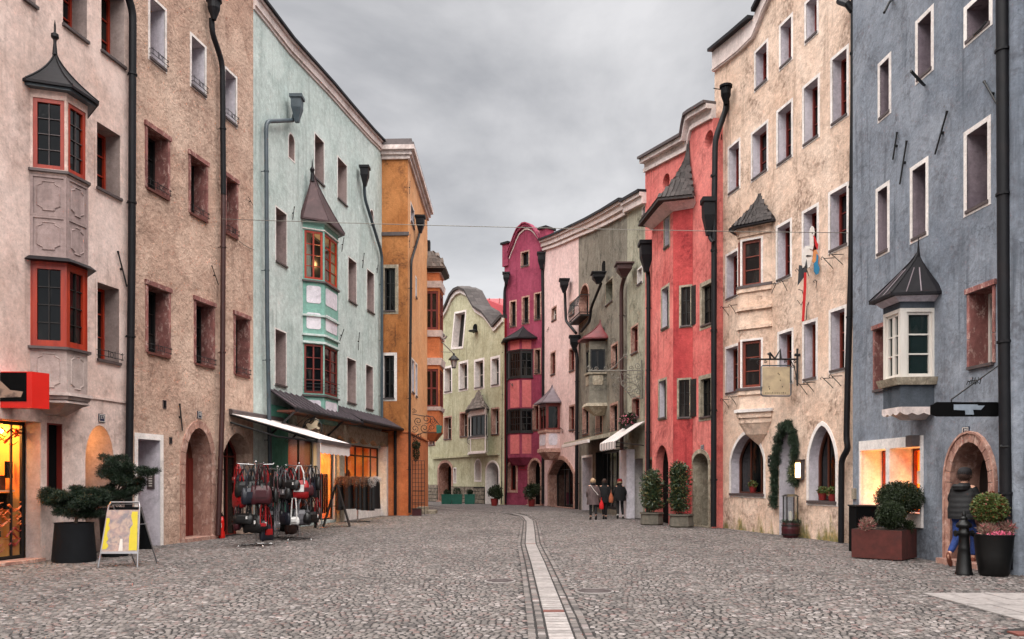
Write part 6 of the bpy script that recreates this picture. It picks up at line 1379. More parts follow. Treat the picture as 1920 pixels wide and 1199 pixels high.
MT['potdark'] = simple('dark grey fibre clay pot', (20, 22, 26), .75, 0, .3, 5, .15, spec=.25); MT['potblack'] = simple('black glazed pot', (9, 8, 8), .5, 0, .4, 5, .1); MT['soil'] = simple('dark soil', (46, 36, 30), .95, 0, .4, 20, .5); MT['terracotta'] = simple('red plastic pot', (126, 34, 34), .5, 0, .2, 4, 0); MT['bark'] = simple('grey brown bark', (74, 60, 50), .9, 0, .4, 18, .5)
MT['corten'] = simple('rusted steel', (82, 34, 28), .85, 0, .45, 5, .2, wear=(66, 30, 26)); MT['steel'] = simple('brushed steel tube', (176, 176, 180), .3, .9, .1, 4, 0); MT['pebble'] = simple('white pebbles', (176, 170, 164), .8, 0, .3, 20, .4); MT['chrome'] = simple('chromed rack tube', (170, 168, 168), .25, .9, .1, 4, 0)
MT['greenbox'] = simple('green painted planter', (26, 96, 82), .5, 0, .25, 4, .05); MT['stonebox'] = simple('old stone trough', (104, 98, 88), .9, 0, .4, 8, .4)

# ---------------- potted pines left ----------------
def pine(loc, pads, trunk, potprof, label, potmat='potdark', seed=1, sx=1., sy=1.):
    t = thing('potted_pine', label, 'potted plant', loc); m = MB().lathe(potprof, (0, 0, 0), 28, 0, sx, sy); smooth_by(lobj('pot', m, potmat, t), 50)
    h = max(z for _, z in potprof); lobj('pebbles', MB().lathe([(potprof[-3][0] * .9, h - .06), (.02, h - .05)], (0, 0, 0), 16, 0, sx, sy), 'pebble', t)
    for q in trunk: pass
    tr = MB()
    for q in trunk: tr.tube([V(a) for a in q], .04, 7, 0, .012)
    lobj('trunk', tr, 'bark', t); cl = []
    for (c, r) in pads: cl.append((c, (r, r * .9, r * .42)))
    # sub-clumps for uneven pads
    g = random.Random(seed); cc = []
    for c, r in cl:
        for _ in range(7): cc.append(((c[0] + g.uniform(-.65, .65) * r[0], c[1] + g.uniform(-.6, .6) * r[1], c[2] + g.uniform(-.7, .7) * r[2]), (r[0] * .42, r[1] * .42, r[2] * .5)))
    foliage('foliage', cc, 42000, .07, 'needle', t, seed, .12, .1, .5); return t
pine((-8.62, 15.75, 0), [((-.42, 0, 1.3), .34), ((-.05, .0, 1.2), .4), ((.3, -.05, 1.14), .38), ((.12, .1, 1.0), .34), ((-.3, .05, 1.18), .3), ((.45, .1, 1.3), .3), ((.35, .1, .95), .26), ((-.12, -.1, .98), .24), ((.1, .1, 1.38), .22), ((-.3, .1, 1.1), .22)], [[(.02, 0, .7), (.06, 0, .9), (-.1, 0, 1.1), (-.4, 0, 1.25)], [(.05, 0, .85), (.2, 0, 1.05), (.3, 0, 1.1)], [(-.05, 0, 1.0), (0, 0, 1.2), (.1, .1, 1.35)]],
     [(.40, 0), (.415, .05), (.36, .74), (.375, .77), (.34, .77), (.33, .72), (.02, .7)], 'low cloud pruned pine in a wide charcoal pot at the pink house', seed=3, sy=.8)
pine((-8.38, 16.9, 0), [((-.05, 0, 2.0), .3), ((-.15, 0, 1.82), .38), ((.3, 0, 1.66), .4), ((.15, 0, 1.85), .3), ((-.1, 0, 1.2), .34), ((.3, 0, 1.4), .3), ((.62, 0, 1.78), .26), ((.1, 0, 1.62), .3), ((.1, -.1, 1.25), .28), ((-.15, 0, 1.45), .25), ((.5, .1, 1.58), .24)], [[(0, 0, .9), (-.05, 0, 1.2), (.1, 0, 1.5), (-.05, 0, 1.95)], [(.05, 0, 1.3), (.25, 0, 1.55), (.6, 0, 1.72)]],
     [(.25, 0), (.26, .05), (.32, .98), (.335, 1.02), (.3, 1.02), (.29, .97), (.02, .95)], 'taller pine with spreading pads in a tall dark pot behind the A-board', seed=5)
# ---------------- A-board ----------------
t = thing('a_board_sign', 'steel tube A-board with torn yellow edged poster outside the white framed door', 'pavement sign', (-7.24, 14.8, 0), R(2))
w = .355; m = MB(); m.tube([(-w - .0, -.12, 0), (-w + .09, .1, 1.12), (-w + .13, .12, 1.19), (w - .09 + .02, .12, 1.19), (w - .05, .1, 1.12), (w, -.12, 0)], .017, 8); lobj('front_frame', m, 'steel', t)
m = MB().tube([(-w + .35, .62, 0), (-w + .15, .14, 1.14), (w - .07, .14, 1.16), (w + .06, .62, 0)], .015, 8); lobj('rear_frame', m, 'steel', t)
def bq(x, z, o=0): k = z / 1.15; return V((x * (1 - .2 * k) + .01, -.12 + .22 * k - .01 - o, z))
def smear2():
    s = NT('faded poster print'); f = s.ramp(s.noise(4, 5, .6, .8), .4, .6); f2 = s.ramp(s.noise(11, 4, .6, .5, loc=(3, 3, 3)), .45, .6, 0, .7)
    s.setcol(s.mix(f2, s.mix(f, lin((168, 140, 134)), lin((128, 120, 124))), lin((190, 164, 146)))); s.p(Roughness=.35); return s.m
MT['poster2'] = smear2(); MT['posteryellow'] = simple('yellow poster border', (206, 186, 44), .4, 0, .1, 6, 0)
m = MB().hexa([bq(-w, .27), bq(w, .27), bq(w, .27) + V((0, .02, 0)), bq(-w, .27) + V((0, .02, 0)), bq(-w, 1.05), bq(w, 1.05), bq(w, 1.05) + V((0, .02, 0)), bq(-w, 1.05) + V((0, .02, 0))]); pn = lobj('poster_panel', m, 'poster2', t)
for sg, z0, z1 in ((-1, .33, .9), (1, .31, 1.02)):
    m = MB(); N = 9; rr = random.Random(5 if sg > 0 else 8); pr = None
    for i in range(N + 1):
        z = z0 + (z1 - z0) * i / N; wd = (.09 if sg < 0 else .15) * (1 - .25 * i / N) + rr.uniform(-.03, .03); a = bq(sg * (w - .02), z, .003); b = bq(sg * (w - .02) - sg * wd, z, .003)
        if pr: m.add([pr[0], pr[1], b, a, pr[0] + V((0, .004, 0)), pr[1] + V((0, .004, 0)), b + V((0, .004, 0)), a + V((0, .004, 0))], [(0, 1, 2, 3), (7, 6, 5, 4), (0, 4, 5, 1), (2, 6, 7, 3)])
        pr = (a, b)
    lobj('poster_border', m, 'posteryellow', t)
m = MB().hexa([bq(-.02, .3, .004), bq(.06, .3, .004), bq(.06, .3), bq(-.02, .3), bq(.0, .52, .004), bq(.04, .52, .004), bq(.04, .52), bq(.0, .52)]); lobj('bottle_print', m, 'palewood', t)
m = MB().hexa([bq(-w, .25, .006), bq(w, .25, .006), bq(w, .25, -.02), bq(-w, .25, -.02), bq(-w, .29, .006), bq(w, .29, .006), bq(w, .29, -.02), bq(-w, .29, -.02)]); lobj('lower_rail', m, 'steel', t)
m = MB().hexa([V((-w + .28, .5, .28)), V((w + .03, .5, .28)), V((w + .03, .52, .28)), V((-w + .28, .52, .28)), V((-w + .17, .17, 1.1)), V((w - .05, .17, 1.1)), V((w - .05, .19, 1.1)), V((-w + .17, .19, 1.1))]); lobj('rear_panel', m, 'potdark', t)
lobj('hinge', MB().tube([(w - .06, .08, .78), (w, .36, .78)], .008, 5), 'steel', t)
# ---------------- red extinguisher by the pipe ----------------
t = thing('fire_extinguisher', 'red fire extinguisher standing against the brown downpipe', 'fire extinguisher', (-8.02, 22.1, 0)); lobj('cylinder', MB().lathe([(.085, 0), (.09, .03), (.09, .5), (.06, .58), (.03, .6)], (0, 0, 0), 14), 'signred', t); lobj('valve', MB().lathe([(.025, .58), (.03, .66), (.02, .7)], (0, 0, 0), 8), 'black', t); lobj('hose', MB().tube([(0, 0, .66), (.08, -.04, .6), (.11, -.05, .4), (.09, -.04, .2)], .013, 6), 'black', t); lobj('label', MB().wbox((.0, -.088, .3), .06, .01, .12), 'palewood', t)

# ---------------- handbag racks ----------------
def leather(n, c, r=.45): MT[n] = simple(n, c, r, 0, .25, 6, .1)
for n, c in (('black leather', (10, 9, 10)), ('navy leather', (14, 18, 32)), ('red leather', (150, 12, 18)), ('burgundy leather', (60, 12, 22)), ('brown leather', (54, 30, 24)), ('tan leather', (170, 96, 52)), ('white leather', (210, 208, 206)), ('grey leather', (98, 96, 100)), ('cognac leather', (190, 92, 34))): leather(n, c)
def rack(loc, label, r=.45, rz=0., zt=2.0, zl=1.12):
    t = thing('display_rack', label, 'display rack', loc, rz); m = MB().tube([(0, 0, .03), (0, 0, zt + .05)], .02, 8); m.ball((0, 0, zt + .07), .035, 8); lobj('pole', m, 'chrome', t)
    for k in range(4):
        a = k * math.pi / 2 + .3; d = V((math.cos(a), math.sin(a), 0)); lobj('foot', MB().tube([V((0, 0, .05)), d * .42 + V((0, 0, .03)), d * .44 + V((0, 0, .0))], .015, 6), 'chrome', t)
        for z in (zt, zl): lobj('arm', MB().tube([V((0, 0, z)), d * r + V((0, 0, z + .02)), d * (r + .02) + V((0, 0, z + .05))], .011, 6), 'chrome', t)
    return t
BAGS = {}
def handbag(colr, kind, trim=None):
    key = (colr, kind, trim)
    if key in BAGS: return copy_tree(BAGS[key])
    t = thing('handbag', 'x', 'handbag', (0, 0, 0)); w, h, d, dr = {'tote': (.34, .27, .12, .34), 'duffel': (.4, .22, .18, .3), 'hobo': (.36, .3, .14, .26), 'small': (.2, .16, .06, .42)}[kind]
    rings = []
    for i, (k, kd) in enumerate(((.78, .6), (.95, .95), (1, 1), (.97, .92), (.86, .5), (.8, .2))):
        z = -dr - h + h * (0, .08, .35, .7, .92, 1)[i]; ring = []
        for a in range(14): an = a * 2 * math.pi / 14; c_, s_ = math.cos(an), math.sin(an); ring.append(V((abs(c_) ** .6 * (1 if c_ > 0 else -1) * w / 2 * k, abs(s_) ** .7 * (1 if s_ > 0 else -1) * d / 2 * kd, z + .012 * math.sin(an * 3 + i))))
        rings.append(ring)
    smooth_by(lobj('bag_body', MB().loft(rings), colr, t), 50)
    for s in (-1, 1): hm = MB().tube([(-w * .27, s * d * .3, -dr - .05), (-w * .22, s * d * .25, -dr * .5), (-.03, s * .01, -.01), (.03, s * .01, -.01), (w * .22, s * d * .25, -dr * .5), (w * .27, s * d * .3, -dr - .05)], .011, 6); lobj('handle', hm, trim or colr, t)
    lobj('pocket', MB().wbox((0, -d * .44, -dr - h * .62), w * .5, .04, h * .4), trim or colr, t); lobj('price_tag', MB().wbox((w * .2, -d * .5 - .01, -dr - h * .5), .03, .004, .06), 'white leather', t)
    BAGS[key] = t; return t
def hang(loc, rackname, specs, r, z, tier, ph, seed):
    rr = random.Random(seed)
    for i, (colr, kind, trim) in enumerate(specs):
        a = ph + i * 2 * math.pi / len(specs); b = handbag(colr, kind, trim); rad = r * rr.uniform(.6, 1.0)
        b.location = (loc[0] + math.cos(a) * rad, loc[1] + math.sin(a) * rad, z + .02 - rr.choice((0, 0, .05, .12, .18))); b.rotation_euler = (0, 0, a + math.pi / 2 + rr.uniform(-.5, .5)); s = rr.uniform(1.05, 1.5); b.scale = (s, s, s * rr.uniform(.85, 1.1))
        nm = colr.replace(' leather', ''); kd = {'tote': 'tote bag', 'duffel': 'duffel handbag', 'hobo': 'slouchy handbag', 'small': 'small shoulder bag'}[kind]
        side = ('street', 'far', 'wall', 'near')[int(((a + math.pi / 4) % (2 * math.pi)) / (math.pi / 2)) % 4]; lb = '%s %s%s, %s side, %s tier of %s' % (nm, kd, (' with %s handles' % trim.replace(' leather', '')) if trim else '', side, tier, rackname); b['label'] = lb; b['group'] = 'bags on the %s tier of the %s' % (tier, rackname)
Bk, Nv, Rd, Bu, Br, Tn, Wh, Gy, Cg = ['%s leather' % c for c in ('black', 'navy', 'red', 'burgundy', 'brown', 'tan', 'white', 'grey', 'cognac')]
for loc, nm, lab, s in (((-6.28, 19.6, 0), 'left bag rack', 'chrome two tier bag rack, leftmost and nearest, under the awning', 1), ((-5.75, 21.6, 0), 'right bag rack', 'chrome two tier bag rack, rightmost, nearest the shop door', 2), ((-6.45, 22.0, 0), 'middle bag rack', 'chrome two tier bag rack standing between and behind the other two', 3)):
    rack(loc, lab, .45, s * .4, 1.98 if s < 3 else 1.9, 1.12)
    up = {1: [(Bk, 'tote', None), (Nv, 'duffel', Rd), (Rd, 'tote', None), (Bk, 'hobo', None), (Bu, 'tote', None), (Bk, 'duffel', None), (Bk, 'tote', Bu), (Bk, 'small', None)], 2: [(Bk, 'tote', None), (Bk, 'duffel', None), (Rd, 'hobo', Wh), (Bu, 'tote', None), (Bk, 'hobo', None), (Bk, 'tote', Wh), (Bk, 'hobo', Br)], 3: [(Bk, 'tote', None), (Rd, 'duffel', None), (Bk, 'hobo', None), (Bk, 'duffel', None), (Bu, 'hobo', None), (Cg, 'small', None)]}[s]
    lo_ = {1: [(Nv, 'duffel', Rd), (Bk, 'tote', None), (Bu, 'hobo', None), (Bk, 'duffel', None), (Bk, 'hobo', None), (Nv, 'tote', Rd), (Gy, 'small', None)], 2: [(Br, 'tote', None), (Bk, 'tote', None), (Wh, 'small', None), (Gy, 'hobo', None), (Bk, 'duffel', None), (Br, 'hobo', Rd), (Bk, 'hobo', None)], 3: [(Bk, 'tote', None), (Bk, 'hobo', None), (Rd, 'small', None), (Bk, 'duffel', None), (Bk, 'tote', Gy)]}[s]
    ex = [(Bk, 'hobo', Nv), (Bk, 'duffel', Gy), (Nv, 'tote', None), (Bk, 'small', Rd), (Bk, 'duffel', Bu)]; up = up[:1] + ex[:2] + up[1:4] + ex[2:3] + up[4:] + ex[3:]; lo_ = lo_[:2] + ex[1:3] + lo_[2:5] + ex[3:4] + lo_[5:] + ex[:1]
    hang(loc, nm, up, .5, 1.98 if s < 3 else 1.9, 'upper', .9 + s, s); hang(loc, nm, lo_, .5, 1.12, 'lower', .4 + s, s + 9)
# ---------------- scarf stand, coat rack, side-on A-board ----------------
t = thing('scarf_stand', 'slim stand of hanging red and dark scarves beside the shop door', 'display stand', (-6.38, 26.8, 0)); lobj('pole', MB().tube([(0, 0, 0), (0, 0, 1.85)], .02, 8), 'chrome', t); lobj('base', MB().lathe([(.2, 0), (.2, .02), (.02, .04)], (0, 0, 0), 14), 'chrome', t); lobj('rail', MB().tube([(-.2, 0, 1.8), (.2, 0, 1.8)], .012, 6), 'chrome', t)
for k in range(6):
    s_ = obj('scarf', MB().hexa([V(p) for p in ((-6.38 - .2 + k * .07, 26.78, .5 + .06 * (k % 2)), (-6.38 - .14 + k * .07, 26.76, .5), (-6.38 - .14 + k * .07, 26.8, .5), (-6.38 - .2 + k * .07, 26.82, .5), (-6.38 - .195 + k * .07, 26.77, 1.8), (-6.38 - .145 + k * .07, 26.77, 1.8), (-6.38 - .145 + k * .07, 26.83, 1.8), (-6.38 - .195 + k * .07, 26.83, 1.8))]), (Bu, Bk, Rd, Bk, Bu, Bk)[k])
    recentre(s_); tag(s_, '%s scarf on the slim stand by the shop door, %s from the left' % (('burgundy', 'black', 'bright red', 'black', 'burgundy', 'black')[k], ('first', 'second', 'third', 'fourth', 'fifth', 'sixth')[k]), 'scarf', 'scarves on the slim stand')
t = thing('coat_rack', 'chrome coat rack carrying dark fur collared coats outside the lit window', 'clothes rack', (-5.9, 30.6, 0)); lobj('pole', MB().tube([(0, 0, .03), (0, 0, 1.72)], .025, 8), 'chrome', t); lobj('rail', MB().tube([(-.75, 0, 1.7), (.75, 0, 1.7)], .016, 6), 'chrome', t)
for s in (-1, 1): lobj('foot', MB().tube([(-.1 * s, 0, .05), (.5 * s, -.1, .03), (.5 * s, -.1, 0)], .02, 6), 'chrome', t); lobj('foot', MB().tube([(0, 0, .05), (.1, .45 * s, .02)], .02, 6), 'chrome', t)
for k in range(8):
    x = -.66 + k * .19; c = thing('coat', '', 'coat', (-5.9 + x, 30.6, 0), R(rnd.uniform(-25, 25)), 'coats on the chrome coat rack'); rings = []
    for z, a, b in ((.44 + rnd.uniform(0, .1), .17, .27), (.8, .15, .26), (1.2, .14, .25), (1.45, .14, .25), (1.6, .12, .22), (1.68, .05, .09)): rings.append([V((math.cos(q * math.pi / 6) * a, math.sin(q * math.pi / 6) * b, z)) for q in range(12)])
    smooth_by(lobj('coat_body', MB().loft(rings), Bk, c), 60); lobj('hanger', MB().tube([(0, 0, 1.66), (0, 0, 1.73)], .008, 5), 'chrome', c)
    fm = 'furw' if k == 7 else 'fur'
    if k in (0, 1, 2, 3, 5, 7): foliage('collar', [((0, 0, 1.63), (.19, .3, .12)), ((0, -.22, 1.5), (.16, .13, .17))], 2400, .06, fm, c, k, .15, .3)
    c['label'] = 'black coat with %s, %s from the left on the chrome rack' % ('a pale fur collar' if k == 7 else 'a brown fur collar' if k in (0, 1, 2, 3, 5) else 'a plain collar', ('first', 'second', 'third', 'fourth', 'fifth', 'sixth', 'seventh', 'eighth')[k])
t = thing('a_board_sign', 'slim wooden A-board seen edge on between scarves and coats', 'pavement sign', (-6.05, 27.6, 0), R(8))
for s in (-1, 1):
    m = MB().hexa([V((s * .45 - .02, -.28, 0)), V((s * .45 + .02, -.28, 0)), V((s * .45 + .02, .28, 0)), V((s * .45 - .02, .28, 0)), V((s * .02 - .02, -.28, 1.45)), V((s * .02 + .02, -.28, 1.45)), V((s * .02 + .02, .28, 1.45)), V((s * .02 - .02, .28, 1.45))])
    lobj('panel', m, 'darkwood', t)
lobj('strut', MB().tube([(-.22, -.29, .72), (.22, -.29, .72)], .012, 5), 'iron', t)

# ---------------- grid stand and hanging wreath by the orange house ----------------
t = thing('grid_stand', 'tall black wire grid stand against the orange house corner', 'display stand', (-4.28, 36.6, 0)); m = MB()
for k in range(5): m.tube([(-.28 + k * .14, 0, 0), (-.28 + k * .14, 0, 2.5)], .012, 5)
for k in range(13): m.tube([(-.28, 0, .1 + k * .2), (.28, 0, .1 + k * .2)], .009, 5)
lobj('grid', m, 'iron', t); lobj('shelf', MB().wbox((0, .15, .55), .5, .35, .03), 'darkwood', t); lobj('shelf', MB().wbox((0, .15, 1.1), .5, .35, .03), 'darkwood', t)
t = thing('crate', 'dark red crate on the ground below the grid stand', 'crate', (-4.3, 36.2, 0)); lobj('box', MB().wbox((0, 0, 0), .4, .3, .3), 'burgundy leather', t); lobj('rim', MB().wbox((0, 0, .3), .44, .34, .03), 'darkwood', t)
t = thing('doorstep', 'low grey stone step at the orange house beyond the crate', 'step', (-4.1, 38.6, 0)); lobj('tread', MB().wbox((0, 0, 0), .9, 1.2, .16), 'greystone', t); lobj('tread', MB().wbox((-.2, .1, .16), .5, .9, .16), 'greystone', t)
t = thing('hanging_plant', 'dark trailing plant hanging under the scrolled sign bracket', 'plant', (-4.5, 37.6, 2.6)); foliage('foliage', [((0, 0, .3), (.14, .14, .4)), ((0, 0, .65), (.18, .16, .18))], 1500, .07, 'box', t, 4); lobj('hanger', MB().tube([(0, 0, .7), (0, 0, 1.05), (-.25, 0, 1.1)], .01, 5), 'iron', t)

# ---------------- planters on the right ----------------
def laurel(loc, label, H_, r, seed, w=.78):
    t = thing('potted_laurel', label, 'potted plant', loc); m = MB(); n = 8; m.lathe([(w * .5, 0), (w * .54, .05), (w * .5, .38), (w * .56, .4), (w * .56, .45), (w * .48, .45), (w * .46, .38), (.02, .38)], (0, 0, 0), n, rot=math.pi / 8); lobj('trough', m, 'stonebox', t); g = random.Random(seed); tr = MB(); cl = []
    for k in range(7):
        a = g.uniform(0, 6.28); q = V((math.cos(a), math.sin(a), 0)); tr.tube([q * .08 + V((0, 0, .38)), q * r * .4 + V((0, 0, .38 + (H_ - .4) * .5)), q * r * .6 + V((0, 0, H_ - .15))], .018, 5, 0, .006)
        for j in range(6): z = .62 + (H_ - .75) * (j + g.random()) / 6; k_ = r * (.75 if j < 5 else .45); cl.append(((q.x * k_ * .62 + g.uniform(-.06, .06), q.y * k_ * .62, z), (.2, .2, .17)))
    lobj('stems', tr, 'bark', t); foliage('foliage', cl, 5200, .12, 'laurel', t, seed, .32, .2, .5)
    return t
laurel((5.02, 28.75, 0), 'bushy laurel in an octagonal trough, left of the coral bay', 1.95, .42, 11); laurel((5.78, 27.3, 0), 'taller laurel in an octagonal trough, right of the coral bay', 2.25, .42, 12)
def potbush(loc, r, label, seed, pr=.24, ph=.45):
    t = thing('potted_shrub', label, 'potted plant', loc); lobj('pot', MB().lathe([(pr * .75, 0), (pr, ph), (pr * 1.06, ph), (pr * .9, ph - .03), (.02, ph - .03)], (0, 0, 0), 14), 'terracotta', t); g = random.Random(seed); lobj('stems', MB().tube([(0, 0, ph - .05), (0.02, 0, ph + .4)], .03, 6), 'bark', t)
    foliage('foliage', [((g.uniform(-.5, .5) * r, g.uniform(-.5, .5) * r, ph + r * .8 + g.uniform(-.4, .45) * r), (r * .55, r * .5, r * .5)) for _ in range(9)], 3000, .11, 'box', t, seed, .5, .3); return t
potbush((1.2, 49.2, 0), .58, 'dark bushy shrub in a red pot by the magenta arch', 21); potbush((-1.12, 50.6, 0), .5, 'dark shrub in a small pot by the white edged arch', 22)
for i, (x, lab) in enumerate(((-4.42, 'leftmost green box planter before the rubble plinth'), (-3.72, 'middle green box planter with a dark shrub'), (-2.86, 'rightmost green box planter, set a little apart'))):
    t = thing('green_planter', lab, 'planter', (x, 54.2, 0)); lobj('box', MB().wbox((0, 0, 0), .66, .5, .62, taper=1.06), 'greenbox', t); lobj('rim', MB().wbox((0, 0, .62), .74, .56, .04), 'greenbox', t); foliage('foliage', [((0, 0, .8), (.25 if i == 1 else .18, .2, .32 if i == 1 else .14))], 700, .09, 'box', t, 31 + i)
# corten planter with box balls
c0 = V((7.69, 15.78)); eu = V((-.72, .69)); ev_ = V((.69, .72)); t = thing('steel_planter', 'rust red steel planter with clipped box balls below the amber window', 'planter', (c0.x, c0.y, 0)); q = [V((0, 0)), ev_ * .9, ev_ * .9 + eu * .98, eu * .98]
lobj('box', MB().hexa([V((a.x, a.y, 0.02)) for a in q] + [V((a.x, a.y, .6)) for a in q]), 'corten', t); m = MB()
qi = [V((.06, 0)) * 0 + a.lerp(q[(i + 2) % 4], .04) for i, a in enumerate(q)]; m.hexa([V((a.x, a.y, .6)) for a in qi] + [V((a.x, a.y, .612)) for a in qi]); lobj('soil', m, 'soil', t)
def topiary(loc, r, rz, label, n, mat='box', size=.035, stem=.3, seed=1):
    t = thing('box_topiary', label, 'shrub', loc); lobj('trunk', MB().tube([(0, 0, -.02), (0, 0, stem + rz * .5)], .025, 7), 'bark', t); foliage('foliage', [((0, 0, stem + rz), (r, r, rz))], n, size, mat, t, seed, .6, .72); foliage('inner_foliage', [((0, 0, stem + rz), (r * .8, r * .8, rz * .8))], n // 3, size * 1.6, mat, t, seed + 1, .8, .3); return t
cp = c0 + ev_ * .5 + eu * .42; topiary((8.0, 16.5, .6), .47, .335, 'large flattened clipped box ball in the rusty planter', 9000, stem=.3, seed=41); topiary((7.62, 16.1, .6), .28, .27, 'small clipped box ball in front of the large one', 4200, stem=.03, seed=43)
t = thing('heather_plant', 'pale pinkish heather at the left side of the rusty planter', 'plant', (7.25, 16.3, .6)); foliage('foliage', [((0, 0, .08), (.14, .12, .14))], 900, .09, 'heather', t, 51, .12, .2, 1.2)
t = thing('grass_plant', 'small dark tuft at the right side of the rusty planter', 'plant', (8.02, 15.98 + .2, .6)); foliage('foliage', [((0, 0, .05), (.1, .1, .1))], 400, .12, 'box', t, 52, .1, .1, 1.5)
t = thing('black_cabinet', 'black box standing under the shop window behind the rusty planter', 'cabinet', (7.85, 17.9, 0)); lobj('case', MB().wbox((0, 0, 0), .46, .4, 1.02), 'black', t); lobj('lid', MB().wbox((0, 0, 1.02), .5, .44, .03), 'iron', t)
# hydrant post
MT['castiron'] = simple('black cast iron', (9, 9, 10), .45, .3, .3, 10, .15)
t = thing('hydrant_post', 'black cast iron hydrant post in front of the man', 'hydrant', (7.66, 13.56, 0)); smooth_by(lobj('post', MB().lathe([(.14, 0), (.14, .03), (.125, .06), (.1, .35), (.088, .42), (.095, .44), (.085, .47), (.078, .62), (.085, .66), (.1, .68), (.1, .72), (.08, .75), (.075, .8)], (0, 0, 0), 20), 'castiron', t), 40)
smooth_by(lobj('cap', MB().lathe([(.11, .8), (.125, .83), (.12, .86), (.075, .9), (.05, .93), (.055, .96), (.03, .99), (.035, 1.02), (.015, 1.06), (.004, 1.1)], (0, 0, 0), 20), 'castiron', t), 40)
for s in (-1, 1): m = MB().tube([(s * .05, 0, .7), (s * .13, 0, .7)], .04, 10); m.tube([(s * .13, 0, .7), (s * .155, 0, .7)], .055, 8); lobj('outlet', m, 'castiron', t)
# round pot with box ball
t = thing('round_planter', 'tall black round pot with heather beside the stone doorway', 'planter', (8.1, 13.45, 0)); smooth_by(lobj('pot', MB().lathe([(.2, 0), (.225, .03), (.27, .35), (.3, .66), (.315, .69), (.29, .7), (.28, .64), (.02, .63)], (0, 0, 0), 24), 'potblack', t), 50); foliage('heather', [((-.15, -.08, .76), (.13, .13, .1)), ((.16, -.05, .78), (.14, .13, .12)), ((0, .1, .76), (.15, .1, .1))], 2200, .08, 'heather', t, 61, .14, .2, 1.2); foliage('blossoms', [((.0, -.2, .7), (.22, .07, .06))], 260, .03, 'flower', t, 62, .9, .2)
topiary((8.06, 13.5, .66), .27, .25, 'olive green clipped box ball on a stem above the black round pot', 5200, 'box2', .04, .22, 63)
# ================= signs, lamps, ironwork =================
def CP(D): return Plane((-60, D), (60, D))
def cpts(P, L): return [P.P(*P.hit(x, y)) for x, y in L]
def spiral(P, x, y, r, turns=1.2, ph=0, sg=1, n=16):   # photo-pixel spiral on a vertical plane
    return cpts(P, [(x + math.cos(ph + sg * 2 * math.pi * turns * i / n) * r * (1 - .8 * i / n), y + math.sin(ph + sg * 2 * math.pi * turns * i / n) * r * (1 - .8 * i / n)) for i in range(n + 1)])
def iron_thing(name, label, cat, base, D): return thing(name, label, cat, tuple(pd(*base, D)))
MT['gilt'] = simple('beige painted sign metal', (176, 160, 134), .5, 0, .2, 6, .05)
# shop roundel with horse
D = 26.2; P = CP(D); t = iron_thing('hanging_sign', 'round wrought iron sign with leaping horse above the bag shop', 'shop sign', (531, 870), D); m = MB(); m.tube(cpts(P, [(531, 779), (531, 880)]), .035, 6); m.tube(cpts(P, [(531, 803), (570, 804)]), .018, 5); m.tube(cpts(P, [(552, 802), (580, 776)]), .012, 5); m.tube(spiral(P, 538, 789, 7, 1.2, math.pi, 1), .012, 5); m.tube(spiral(P, 539, 827, 5, 1.2, math.pi, 1), .012, 5); obj('bracket', m, 'iron', t)
c = P.hit(586, 803); m = MB().tube([P.P(c[0] + math.cos(k * math.pi / 12) * .31, c[1] + math.sin(k * math.pi / 12) * .31) for k in range(24)], .02, 6, closed=True); obj('ring', m, 'iron', t)
hp = [(575, 812), (577, 803), (574, 798), (577, 793), (584, 796), (590, 790), (596, 786), (599, 790), (596, 793), (595, 799), (600, 803), (598, 806), (592, 803), (585, 806), (580, 806), (578, 814)]; obj('horse_figure', MB().prism(P, [P.hit(x, y) for x, y in hp][::-1], -.01, .01), 'gilt', t); m = MB()
for x, y, ph in ((578, 788, 0), (592, 787, 2), (577, 797, 3), (597, 812, 1)): m.tube(spiral(P, x, y, 3, 1.1, ph), .008, 4)
obj('scrolls', m, 'gilt', t)
# scrolled bracket on orange house
D = 38.0; P = CP(D); t = iron_thing('hanging_sign', 'lacy scrolled iron sign bracket reaching from the orange house', 'shop sign', (775, 800), D); m = MB(); m.tube(cpts(P, [(770, 768), (771, 835)]), .03, 5); m.tube(cpts(P, [(770, 776), (790, 780), (812, 782), (826, 800)]), .02, 5); m.tube(cpts(P, [(771, 822), (792, 812), (826, 812)]), .02, 5)
for x, y, r, ph, sg in ((776, 770, 5, 0, 1), (784, 790, 8, 1, 1), (800, 786, 9, 2, -1), (812, 790, 7, 0, 1), (778, 804, 8, 3, -1), (796, 803, 9, 0, 1), (810, 802, 6, 2, 1), (774, 826, 6, 0, -1), (786, 818, 6, 1, 1)): m.tube(spiral(P, x, y, r, 1.5, ph, sg), .016, 4)
obj('bracket', m, 'iron', t); bb = [(818, 797), (829, 799), (827, 812), (819, 813)]; obj('lantern_panel', MB().prism(P, [P.hit(x, y) for x, y in bb][::-1], -.12, .12), 'greenbox', t)
